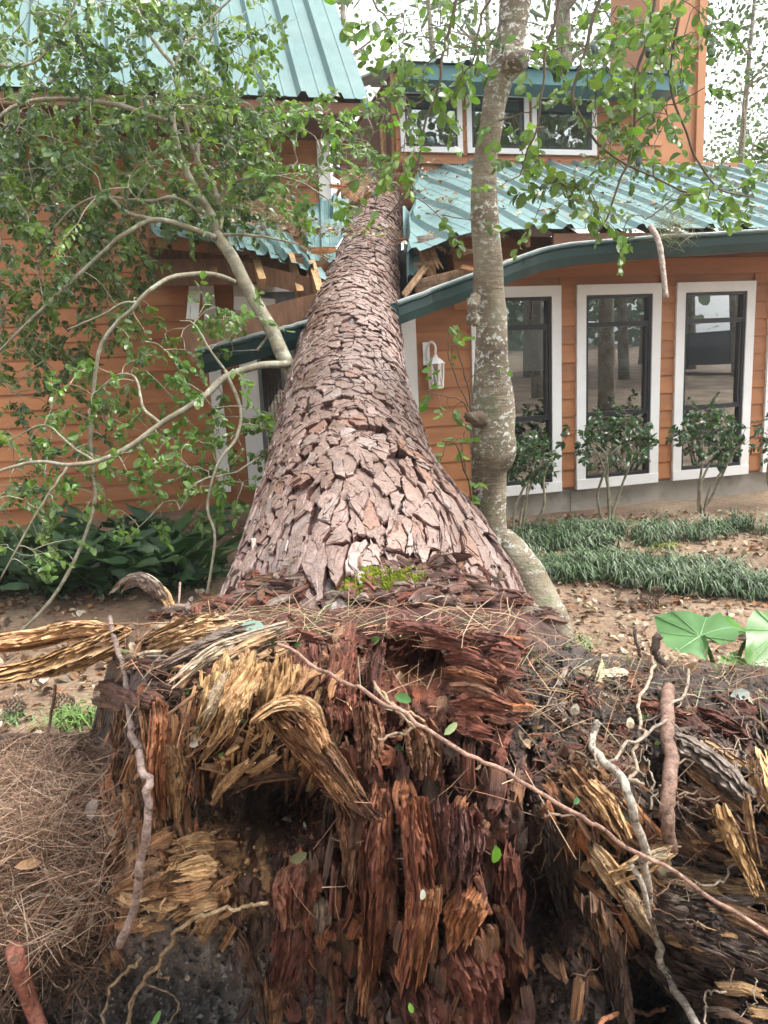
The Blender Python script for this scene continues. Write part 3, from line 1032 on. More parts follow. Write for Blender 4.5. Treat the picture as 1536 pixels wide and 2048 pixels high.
for i in range(8):
    a = 2 * math.pi * i / 8
    p0, p1 = LP(.058 * math.cos(a), -.15, .10 + .058 * math.sin(a)), LP(.068 * math.cos(a), .03, .10 + .068 * math.sin(a))
    mb.tube([p0, p1], .0045, 5)
    b_ = a + math.pi / 4
    mb.tube([p0, LP(.068 * math.cos(b_), .03, .10 + .068 * math.sin(b_))], .0025, 4)
obj('lantern_cage', mb, M['white'], lan)
mb = MB(); ring(mb, -.148, .052, .028, .060); obj('lantern_glass', mb, M['glass'], lan)
mb = MB(); ring(mb, -.148, .012, -.06, .012); obj('bulb', mb, M['white'], lan)
# ------------------------------------------------------------------ the fallen pine: trunk
SIL = [(345, 720, 803), (400, 712, 805), (450, 700, 803), (512, 680, 801), (562, 650, 800), (632, 620, 799), (697, 600, 804), (757, 583, 813),
       (812, 565, 826), (902, 543, 852), (987, 525, 884), (1064, 502, 920), (1134, 478, 963), (1209, 455, 1022)]
ax_pts, ax_r = [], []
for py, a, b in SIL:
    d = ray((a + b) / 2, py)
    t = (CAM[2] - .32 + 1.08) / (.45 * d[1] - d[2])
    ax_pts.append(CAM + d * t)
    ax_r.append((b - a) / 2 * t / FPX * .97)
ax_pts, ax_r = ax_pts[::-1], ax_r[::-1]
p0 = ax_pts[0]
base_dir = nrm(np.array([-.02, -1, -.45]))
ext = [p0 + base_dir * .78, p0 + base_dir * .40]
ax_pts = [*ext, *ax_pts, ax_pts[-1] + np.array([.02, .40, .18])]
ax_r = [.44, .585, *ax_r, .26]
ax_pts, ax_r = np.array(ax_pts), np.array(ax_r)
seg_ = np.concatenate([[0], np.cumsum(np.linalg.norm(np.diff(ax_pts, axis=0), axis=1))])
LT = seg_[-1]
uu = np.linspace(0, LT, 400)
axs = np.stack([np.interp(uu, seg_, ax_pts[:, k]) for k in range(3)], 1)
rr = np.interp(uu, seg_, ax_r)
ker = np.ones(21) / 21
for k in range(3):
    axs[:, k] = np.convolve(np.pad(axs[:, k], 10, mode='reflect', reflect_type='odd'), ker, 'valid')
rr = np.convolve(np.pad(rr, 10, mode='edge'), ker, 'valid')
Tt, Nt, Bt = frames(axs)
def trunk_pt(u, th, h):
    """surface point; th = 0 on top of the trunk, measured round the axis"""
    u = np.clip(np.asarray(u, float), 0, LT); th = np.asarray(th, float)
    c = np.stack([np.interp(u, uu, axs[:, k]) for k in range(3)], -1)
    n = np.stack([np.interp(u, uu, Nt[:, k]) for k in range(3)], -1)
    b = np.stack([np.interp(u, uu, Bt[:, k]) for k in range(3)], -1)
    r = np.interp(u, uu, rr)
    fl = np.exp(-(u / .75) ** 2)
    r = r * (1 + fl * (.07 * np.cos(5 * th + .6) + .04 * np.cos(9 * th + 2)))
    r = r + .018 * fbm(n3(u * 1.1, np.cos(th) * 1.3, np.sin(th) * 1.3), 2, 21)
    rad = (r + h)[..., None]
    return c + (n * np.cos(th)[..., None] + b * np.sin(th)[..., None]) * rad
pine = thing('fallen_pine', 'huge uprooted pine lying across the house with its torn root plate in front', 'tree', (0.0, 2.2, 0.0))
nu, nt_ = 520, 230
U_, TH_ = np.meshgrid(np.linspace(0, LT, nu), np.linspace(-math.pi, math.pi, nt_ + 1)[:-1], indexing='ij')
RU_ = np.interp(U_, uu, rr)
hq = fbm(n3(U_ * 9, np.cos(TH_) * RU_ * 17, np.sin(TH_) * RU_ * 17), 4, 33, .6)
hb = -.010 + .020 * np.floor(hq * 6) / 6 + .004 * fbm(n3(U_ * 40, np.cos(TH_) * RU_ * 60, np.sin(TH_) * RU_ * 60), 3, 35)
Vt = trunk_pt(U_, TH_, hb).reshape(-1, 3)
ii = np.arange(nu * nt_).reshape(nu, nt_)
jj = np.roll(ii, -1, 1)
Ft = [tuple(q) for q in np.stack([ii[:-1], jj[:-1], jj[1:], ii[1:]], -1).reshape(-1, 4)]
Ft += [tuple(ii[-1])]
mb = MB(); mb.add(Vt, Ft, (np.array([.034, .019, .015])[None, :] + np.clip(hq.reshape(-1, 1) * 1.6, 0, 1) * np.array([.16, .105, .085])))
trunk = obj('trunk', mb, M['bark'], pine, False)

# bark plates: irregular cells on the unrolled trunk, each a thin lifted slab
def cell_size(u):
    f = np.interp(u, [0, .9, 1.7, 3, 5, 9], [0, 0, 1, 2, 3, 3])
    du = np.interp(f, [0, 1, 2, 3], [.145, .088, .064, .052])
    dw = np.interp(f, [0, 1, 2, 3], [.050, .060, .056, .050])
    return du, dw
rows = []
u = .04
while u < LT - .2:
    du, dw = cell_size(u)
    Rr = float(np.interp(u, uu, rr))
    n = max(8, int(2 * math.pi * Rr / dw))
    off = rnd.random()
    rows.append([(u + rnd.uniform(-.42, .42) * du, ((k + off + rnd.uniform(-.40, .40)) / n) * 2 * math.pi - math.pi) for k in range(n)])
    u += du * .93
plates = []
for ri, row in enumerate(rows):
    for (cu, ct) in row:
        if abs(((ct + math.pi) % (2 * math.pi)) - math.pi) > 2.25:
            continue
        du, dw = cell_size(cu)
        Rr = float(np.interp(cu, uu, rr))
        nb = []
        for rj in range(max(0, ri - 2), min(len(rows), ri + 3)):
            for (qu, qt) in rows[rj]:
                dt = (qt - ct + math.pi) % (2 * math.pi) - math.pi
                x, y = (qu - cu) / du, dt * Rr / dw
                if abs(y) < 3 and (x or y):
                    nb.append((x, y))
        poly = [(-1.3, -1.3), (1.3, -1.3), (1.3, 1.3), (-1.3, 1.3)]
        for (x, y) in nb:
            m2 = (x * x + y * y) / 2
            out = []
            for k in range(len(poly)):
                a, b = poly[k], poly[(k + 1) % len(poly)]
                da, db = a[0] * x + a[1] * y - m2, b[0] * x + b[1] * y - m2
                if da <= 0: out.append(a)
                if da * db < 0:
                    t = da / (da - db)
                    out.append((a[0] + (b[0] - a[0]) * t, a[1] + (b[1] - a[1]) * t))
            poly = out
            if len(poly) < 3: break
        if len(poly) >= 3:
            plates.append((cu, ct, du, dw, Rr, poly))
# visible ones first
def plate_px(pl):
    p = trunk_pt(np.array([pl[0]]), np.array([pl[1]]), np.array([0.]))[0]
    c = np.array([np.interp(pl[0], uu, axs[:, k]) for k in range(3)])
    n = nrm(p - c)
    v = CAM - p
    d = np.linalg.norm(v)
    return np.dot(n, v) / d / d * (pl[2] * pl[3]) / d
plates.sort(key=plate_px, reverse=True)
def clip_poly(poly, x, y, m2):
    out = []
    for k in range(len(poly)):
        a, b = poly[k], poly[(k + 1) % len(poly)]
        da, db = a[0] * x + a[1] * y - m2, b[0] * x + b[1] * y - m2
        if da <= 0: out.append(a)
        if da * db < 0:
            t = da / (da - db)
            out.append((a[0] + (b[0] - a[0]) * t, a[1] + (b[1] - a[1]) * t))
    return out
def subdiv(poly, du, dw, st, jit, r_):
    pts = []
    for q in range(len(poly)):
        a, b = np.array(poly[q]), np.array(poly[(q + 1) % len(poly)])
        ln = math.hypot((b[0] - a[0]) * du, (b[1] - a[1]) * dw)
        k2 = max(1, min(5, int(ln / st)))
        for z in range(k2):
            pts.append(a + (b - a) * (z / k2) + np.array([r_.gauss(0, jit), r_.gauss(0, jit)]))
    return np.array(pts)
def warp(u, th, du, dw, Rr):
    """the same wander for neighbouring plates, so that cracks stay narrow but run crooked"""
    w = th * Rr
    q = n3(u / du * .8, np.cos(th) * Rr / dw * .8, np.sin(th) * Rr / dw * .8)
    q2 = q * 3.1
    return u + du * (.42 * vnoise(q, 5) + .13 * vnoise(q2, 7)), th + dw / Rr * (.46 * vnoise(q + 31.7, 9) + .14 * vnoise(q2 + 11.1, 11))
def plate_geo(pl, k):
    cu, ct, du, dw, Rr, poly = pl
    r_ = random.Random(k * 7 + 1)
    st = .017 if cu < 3.2 else .022
    c = np.array(poly).mean(0)
    base = r_.choice((.001, .005, .008, .010, .013)) * (1.5 if cu < 1.6 else .95) + r_.uniform(-.001, .002)
    tlt = np.array([-r_.uniform(-.1, 1.0) * (.004 if cu < 1.2 else .006), r_.uniform(-1, 1) * .004])
    tone = r_.random()
    pink = np.array([.335, .252, .218]); brown = np.array([.185, .120, .090]); orange = np.array([.33, .165, .10]); grey = np.array([.38, .33, .30])
    sn_ = float(fbm(np.array([[cu * 2.2, math.cos(ct) * 1.6, math.sin(ct) * 1.6]]), 3, 41)[0])
    tone = min(1, max(0, .42 + 1.1 * sn_ + .5 * (tone - .5)))
    top = pink * (1 - tone) + brown * tone
    if r_.random() < .10: top = top * .5 + grey * .45 * r_.uniform(.7, .95)
    if r_.random() < (.20 if cu < 1.5 and ct > .05 else .05): top = top * .45 + orange * .5 * r_.uniform(.7, 1.05)
    side = np.array([.075, .033, .024]) * r_.uniform(.6, 1.3)
    V, F, C = [], [], []
    def layer(ps, h0, h1, ctop):
        n = len(ps); k0 = len(V); cc_ = ps.mean(0)
        for sc, hh, cc in ((1.06, h0, side), (1.0, h1 - .0020, side * 1.4), (.94, h1, ctop)):
            for q in ps:
                z = cc_ + (q - cc_) * sc
                h = hh + (float(tlt @ (z - c)) + .0010 * r_.gauss(0, 1) if hh > h0 else 0)
                V.append((cu + z[0] * du, ct + z[1] * dw / Rr, h)); C.append(cc)
        V.append((cu + cc_[0] * du, ct + cc_[1] * dw / Rr, h1 + float(tlt @ (cc_ - c)) + .0012)); C.append(ctop * .97)
        for a in (0, 1):
            for i in range(n):
                j = (i + 1) % n
                F.append((k0 + a * n + i, k0 + a * n + j, k0 + (a + 1) * n + j, k0 + (a + 1) * n + i))
        for i in range(n):
            F.append((k0 + 2 * n + i, k0 + 2 * n + (i + 1) % n, k0 + 3 * n))
    gap = r_.uniform(.0, .07)
    gw = gap + (r_.uniform(.04, .20) if cu < 1.5 else 0)
    ps = subdiv([tuple(c + (np.array(q) - c) * np.array([1 - gap, 1 - gw])) for q in poly], du, dw, st, .045, r_)
    layer(ps, -.016, base, top)
    cur = poly; h = base
    for lv in range(r_.choice((1, 2, 2, 3, 3, 4)) if cu < 2.4 else r_.choice((0, 1, 1, 2)) if cu < 4.5 else r_.choice((0, 1, 1))):
        a = r_.uniform(0, 6.28)
        nx2, ny2 = math.cos(a), math.sin(a)
        cut = clip_poly(cur, nx2, ny2, c[0] * nx2 + c[1] * ny2 + r_.uniform(-.12, .30))
        if len(cut) < 3: break
        cc_ = np.array(cut).mean(0)
        cut = [tuple(cc_ + (np.array(q) - cc_) * r_.uniform(.86, .97)) for q in cut]
        ps = subdiv(cut, du, dw, st * .8, .060, r_)
        if len(ps) < 4: break
        h2 = h + r_.uniform(.002, .0045)
        layer(ps, h - .003, h2, (top * r_.uniform(.82, 1.16)).clip(0, .6))
        if r_.random() < .65: cur, h = cut, h2
    V = np.array(V)
    wu, wt = warp(V[:, 0], V[:, 1], du, dw, Rr)
    return trunk_pt(wu, wt, V[:, 2]), F, np.array(C)
rest = MB()
_r2 = random.Random(77)
plates = [p_ for p_ in plates if _r2.random() > .025 and p_[0] > .20 + .07 * math.sin(p_[1] * 9) + _r2.uniform(-.05, .06)]
for k, pl in enumerate(plates):
    V, F, C = plate_geo(pl, k)
    if k < 300:
        m_ = MB(); m_.add(V, F, C)
        obj('bark_plate', m_, M['bark'], trunk)
    else:
        rest.add(V, F, C)
tag(obj('bark', rest, M['bark'], trunk), kind='stuff')

# ------------------------------------------------------------------ the root plate
def g2(px, py, cx, cy, rx, ry):
    return np.exp(-((px - cx) / rx) ** 2 - ((py - cy) / ry) ** 2)
TOPX = [-300, 180, 215, 260, 330, 450, 560, 760, 900, 1040, 1120, 1200, 1330, 1536, 1680, 1850, 2050, 2250]
TOPY = [1475, 1470, 1330, 1265, 1238, 1228, 1216, 1212, 1214, 1225, 1262, 1318, 1330, 1338, 1362, 1450, 1700, 2080]
def top_of(px):
    return np.interp(px, TOPX, TOPY)
def Yd(px, py):
    px, py = np.asarray(px, float), np.asarray(py, float)
    t = py - top_of(px)
    ctr = 1.66 + .50 * np.exp(-t.clip(-80) / 62.0)
    right = 1.62 + .72 * np.exp(-t.clip(-80) / 150.0)
    left = np.interp(py, [1400, 1480, 1600, 1750, 1900, 2150], [2.75, 2.6, 2.2, 1.95, 1.80, 1.62])
    wr = np.clip((px - 980) / 160, 0, 1); wr = wr * wr * (3 - 2 * wr)
    wl = np.clip((285 - px) / 110, 0, 1); wl = wl * wl * (3 - 2 * wl)
    Y = ctr * (1 - wr) + right * wr
    Y = Y * (1 - wl) + left * wl
    Y = Y + .42 * g2(px, py, 570, 1608, 95, 52) + .10 * g2(px, py, 470, 1650, 120, 80)
    Y = Y + .36 * g2(px, py, 850, 1325, 100, 60) + .05 * g2(px, py, 770, 1320, 40, 60)
    Y = Y + .38 * g2(px, py, 1085, 1790, 62, 105) + .55 * g2(px, py, 1290, 1975, 80, 105) + .12 * g2(px, py, 1430, 1730, 130, 60)
    Y = Y + .34 * g2(px, py, 330, 2010, 230, 120) + .25 * g2(px, py, 165, 1880, 45, 60) + .18 * g2(px, py, 690, 1960, 90, 120) + .25 * g2(px, py, 1010, 1990, 30, 60)
    Y = Y - .13 * g2(px, py, 830, 1700, 230, 260) - .06 * g2(px, py, 330, 1500, 90, 110) - .08 * g2(px, py, 480, 1400, 140, 90)
    Y = Y - .07 * g2(px, py, 1190, 1600, 90, 110) - .05 * g2(px, py, 350, 1740, 120, 90)
    q = n3(px / 210, py / 210, 0 * px)
    Y = Y - wl * .17 * fbm(n3(px / 95, py / 75, 0 * px + 4), 4, 57)
    Y = Y - .085 * fbm(q * 1.0, 3, 51) * np.clip((t + 60) / 120, .25, 1)
    return Y
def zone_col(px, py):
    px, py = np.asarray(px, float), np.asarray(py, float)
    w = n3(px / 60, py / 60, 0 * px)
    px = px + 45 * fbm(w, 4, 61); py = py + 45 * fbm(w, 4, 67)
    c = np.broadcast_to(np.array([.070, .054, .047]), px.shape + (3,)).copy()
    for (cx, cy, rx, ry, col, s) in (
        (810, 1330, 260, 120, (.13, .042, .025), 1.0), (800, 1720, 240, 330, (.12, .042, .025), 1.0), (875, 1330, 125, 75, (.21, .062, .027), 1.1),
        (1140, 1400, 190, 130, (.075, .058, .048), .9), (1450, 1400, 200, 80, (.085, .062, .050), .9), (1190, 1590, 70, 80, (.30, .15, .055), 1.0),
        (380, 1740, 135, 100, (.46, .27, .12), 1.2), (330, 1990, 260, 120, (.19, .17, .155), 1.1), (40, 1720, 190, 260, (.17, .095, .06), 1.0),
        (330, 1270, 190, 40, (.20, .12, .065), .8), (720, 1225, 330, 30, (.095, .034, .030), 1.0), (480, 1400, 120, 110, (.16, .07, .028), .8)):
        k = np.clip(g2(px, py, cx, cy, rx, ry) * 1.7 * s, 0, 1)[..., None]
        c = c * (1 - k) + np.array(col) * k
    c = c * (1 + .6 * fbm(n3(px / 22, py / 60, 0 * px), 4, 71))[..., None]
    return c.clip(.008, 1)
cx_ = np.concatenate([np.arange(-270, 1800, 5.0), np.arange(1800, 2250, 12.0)])
nr = 215
PX = np.repeat(cx_[None, :], nr, 0)
TT = np.linspace(0, 1, nr)[:, None] ** 1.15
PY = top_of(PX) + TT * (2160 - top_of(PX))
YY_ = Yd(PX, PY)
pos = np.stack([np.broadcast_to(PX / 300., PX.shape), PY / 300., 0 * PX], -1)
fib = np.abs(fbm(n3(PX / 26, PY / 210, 0 * PX), 4, 81))
lump = np.abs(fbm(n3(PX / 55, PY / 55, 0 * PX + 3), 5, 83, .6))
cen = np.clip(g2(PX, PY, 800, 1680, 330, 420) * 1.5, 0, 1)
edge = np.clip(TT * 12, 0.15, 1)
slab = fbm(n3(PX / 34 + .5 * vnoise(n3(PX / 40, PY / 40, 0 * PX)), PY / 130, 0 * PX + 9), 4, 91, .55)
slab = np.floor(slab * 7) / 7 + .25 * (slab * 7 - np.floor(slab * 7)) / 7
blk = fbm(n3(PX / 30, PY / 42, 0 * PX + 19), 4, 95, .6); blk = np.floor(blk * 6) / 6
YY_ = YY_ - edge * (.13 * slab * (.35 + .65 * cen) + .06 * blk + .012 * fbm(n3(PX / 4.5, PY / 50, 0 * PX), 3, 97) * (.3 + cen)) 
YY_ = YY_ - edge * (.10 * (fib - .15) * cen + .11 * (lump - .18) * (1 - .5 * cen) + .010 * fbm(n3(PX / 9, PY / 9, 0 * PX), 3, 87))
dirs = _F + _R * ((PX[..., None] - 768) / FPX) + _U * ((1024 - PY[..., None]) / FPX)
Vm = CAM + dirs * (YY_ / dirs[..., 1])[..., None]
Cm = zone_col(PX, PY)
# the back of the mound, sloping down behind the ridge
back = []
cenw = np.clip(g2(PX[0], 0 * PX[0], 745, 0, 260, 1) * 1.5, 0, 1)
for k, (dy, dz_, dzc) in enumerate(((.06, -.015, .020), (.14, -.07, .05), (.24, -.16, .085), (.36, -.28, .09), (.52, -.44, .05), (.72, -.66, -.1), (.95, -.9, -.9))):
    r_ = Vm[0].copy()
    r_[:, 1] += dy + .03 * fbm(n3(r_[:, 0] * 5, 0 * r_[:, 0] + k, 0 * r_[:, 0]), 3, 5)
    r_[:, 2] += dz_ * (1 - cenw) + dzc * cenw + .035 * fbm(n3(r_[:, 0] * 11, 0 * r_[:, 0] + k * 2., 0 * r_[:, 0]), 4, 7) * min(1, k)
    r_[:, 2] = np.maximum(r_[:, 2], -.3)
    back.append(r_)
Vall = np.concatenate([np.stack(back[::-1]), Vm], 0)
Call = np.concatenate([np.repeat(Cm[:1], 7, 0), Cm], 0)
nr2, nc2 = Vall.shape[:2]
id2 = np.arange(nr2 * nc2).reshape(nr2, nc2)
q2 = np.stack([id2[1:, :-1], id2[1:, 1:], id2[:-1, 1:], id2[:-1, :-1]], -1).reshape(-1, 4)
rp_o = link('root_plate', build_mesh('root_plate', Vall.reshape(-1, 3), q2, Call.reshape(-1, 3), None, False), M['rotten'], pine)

def splinter(path, w, th, ncol=6, nrow=6, seed=0, jag=(.12, .25), col=(.3, .17, .08), col2=None, roll=0.0, taper=.3, rough=.5, cup=.4, hi=False, teeth=1.0):
    r_ = np.random.default_rng(seed)
    path = np.asarray(path, float)
    ts = np.linspace(0, 1, len(path))
    L = np.linalg.norm(np.diff(path, axis=0), axis=1).sum()
    xs = np.concatenate([[0], np.cumsum(r_.uniform(.35, 1.7, ncol))]); xs = xs / xs[-1] - .5
    grp = np.cumsum(r_.random(ncol + 1) < .38); ng = grp.max() + 1
    a = (.7 * (r_.random(ng) ** 1.3)[grp] + .3 * r_.random(ncol + 1)) * jag[0]
    e = 1 - (.7 * (r_.random(ng) ** 1.1)[grp] + .3 * r_.random(ncol + 1)) * jag[1]
    gh = r_.normal(0, 1, ng)[grp]
    bt = r_.uniform(.15, .95, ng)[grp] + r_.normal(0, .03, ncol + 1); drop = r_.choice([0, .4, .8, 1.1], ng)[grp]
    ridge = r_.normal(0, 1, ncol + 1)
    V = np.zeros((2, nrow + 1, ncol + 1, 3)); U = np.zeros((2, nrow + 1, ncol + 1, 2)); C = np.zeros((2, nrow + 1, ncol + 1, 3))
    col = np.array(col, float); col2 = np.array(col2 if col2 is not None else col * .62, float)
    ou, ov = r_.random() * 5, r_.random() * 5
    F1 = F2 = np.zeros((nrow + 1, ncol + 1))
    if hi:
        tg_ = np.linspace(0, 1, nrow + 1)[:, None] * L
        F1 = fbm(n3(xs[None] * w * 130, tg_ * 17, 0 * tg_ + seed * 3.3), 3, seed)
        F2 = fbm(n3(xs[None] * w * 60, tg_ * 34, 0 * tg_ + seed * 7.7), 4, seed + 3, .62)
        F2 = .6 * np.floor(F2 * 5) / 5 + .5 * F2
    dx = np.cumsum(r_.normal(0, .014, nrow + 1)); dx -= dx[0]
    tone = 1 + r_.normal(0, .22, ncol + 1)
    nz = r_.normal(0, 1, (nrow + 5, ncol + 1)); nz = (nz[:-4] + nz[1:-3] + nz[2:-2] + nz[3:-1] + nz[4:]) / 2.2
    mixc = r_.random(ncol + 1)
    for j in range(nrow + 1):
        t = a + (e - a) * j / nrow
        c = np.stack([np.interp(t, ts, path[:, k]) for k in range(3)], -1)
        t2 = np.clip(t + .03, 0, 1); t1 = np.clip(t - .03, 0, 1)
        T = np.stack([np.interp(t2, ts, path[:, k]) - np.interp(t1, ts, path[:, k]) for k in range(3)], -1)
        T /= np.linalg.norm(T, axis=1)[:, None] + 1e-9
        view = CAM - c; view /= np.linalg.norm(view, axis=1)[:, None]
        B = np.cross(T, view); B /= np.linalg.norm(B, axis=1)[:, None] + 1e-9
        Nn = np.cross(B, T)
        cr, sr = math.cos(roll), math.sin(roll)
        B, Nn = B * cr + Nn * sr, Nn * cr - B * sr
        wp = w * (1 - taper * abs(2 * j / nrow - .8) ** 1.5 * .8)
        hgt = th * (.34 * gh * rough + .13 * ridge * rough + cup * (1 - (2 * xs) ** 2) + .12 * nz[j] * rough - .42 * drop * (j / nrow > bt) + .42 * F1[j] + .62 * F2[j])
        V[0, j] = c + B * ((xs + dx[j]) * wp)[:, None] + Nn * hgt[:, None]
        V[1, j] = c + B * ((xs + dx[j]) * wp * .9)[:, None] - Nn * (th * (.35 + .3 * (1 - (2 * xs) ** 2)))[:, None]
        U[:, j] = np.stack([xs * w + ou, t * L + ov], -1)
        k = np.clip(.55 * mixc + .5 * (np.abs(2 * t - 1) ** 2) * (r_.random() + .3) - .15 - .5 * F2[j], 0, 1)[:, None]
        C[:, j] = (col * (1 - k) + col2 * k) * tone[:, None]
    n = (nrow + 1) * (ncol + 1)
    def id_(l, j, i): return l * n + j * (ncol + 1) + i
    F = []
    for j in range(nrow):
        for i in range(ncol):
            F.append((id_(0, j, i), id_(0, j, i + 1), id_(0, j + 1, i + 1), id_(0, j + 1, i)))
            F.append((id_(1, j, i), id_(1, j + 1, i), id_(1, j + 1, i + 1), id_(1, j, i + 1)))
        F.append((id_(0, j, 0), id_(0, j + 1, 0), id_(1, j + 1, 0), id_(1, j, 0)))
        F.append((id_(0, j, ncol), id_(1, j, ncol), id_(1, j + 1, ncol), id_(0, j + 1, ncol)))
    for i in range(ncol):
        F.append((id_(0, 0, i), id_(1, 0, i), id_(1, 0, i + 1), id_(0, 0, i + 1)))
        F.append((id_(0, nrow, i), id_(0, nrow, i + 1), id_(1, nrow, i + 1), id_(1, nrow, i)))
    V = V.reshape(-1, 3); C = C.reshape(-1, 3).clip(.005, .9); U = U.reshape(-1, 2)
    if teeth:
        nv, nc_, nu_ = [], [], []
        k = len(V)
        for (je, jp) in ((nrow, nrow - 1), (0, 1)):
            for i in range(ncol):
                if r_.random() > .85: continue
                a_, b_ = id_(0, je, i), id_(0, je, i + 1)
                c_, d_ = id_(1, je, i), id_(1, je, i + 1)
                dv = (V[a_] - V[id_(0, jp, i)]) * .5 + (V[b_] - V[id_(0, jp, i + 1)]) * .5
                dv = dv / (np.linalg.norm(dv) + 1e-9)
                cw = w / ncol
                ln = cw * r_.uniform(.3, 3.2) * teeth
                tip = V[a_] * .3 + V[b_] * .3 + V[c_] * .2 + V[d_] * .2 + dv * ln + r_.normal(0, .18, 3) * ln
                nv.append(tip); nc_.append(C[a_] * r_.uniform(.85, 1.35)); nu_.append(U[a_] + np.array([cw * .5, ln]))
                if je: F += [(a_, b_, k), (b_, d_, k), (d_, c_, k), (c_, a_, k)]
                else: F += [(b_, a_, k), (d_, b_, k), (c_, d_, k), (a_, c_, k)]
                k += 1
        if nv:
            V = np.vstack([V, nv]); C = np.vstack([C, nc_]).clip(.005, .9); U = np.vstack([U, nu_])
    return V, F, C, U

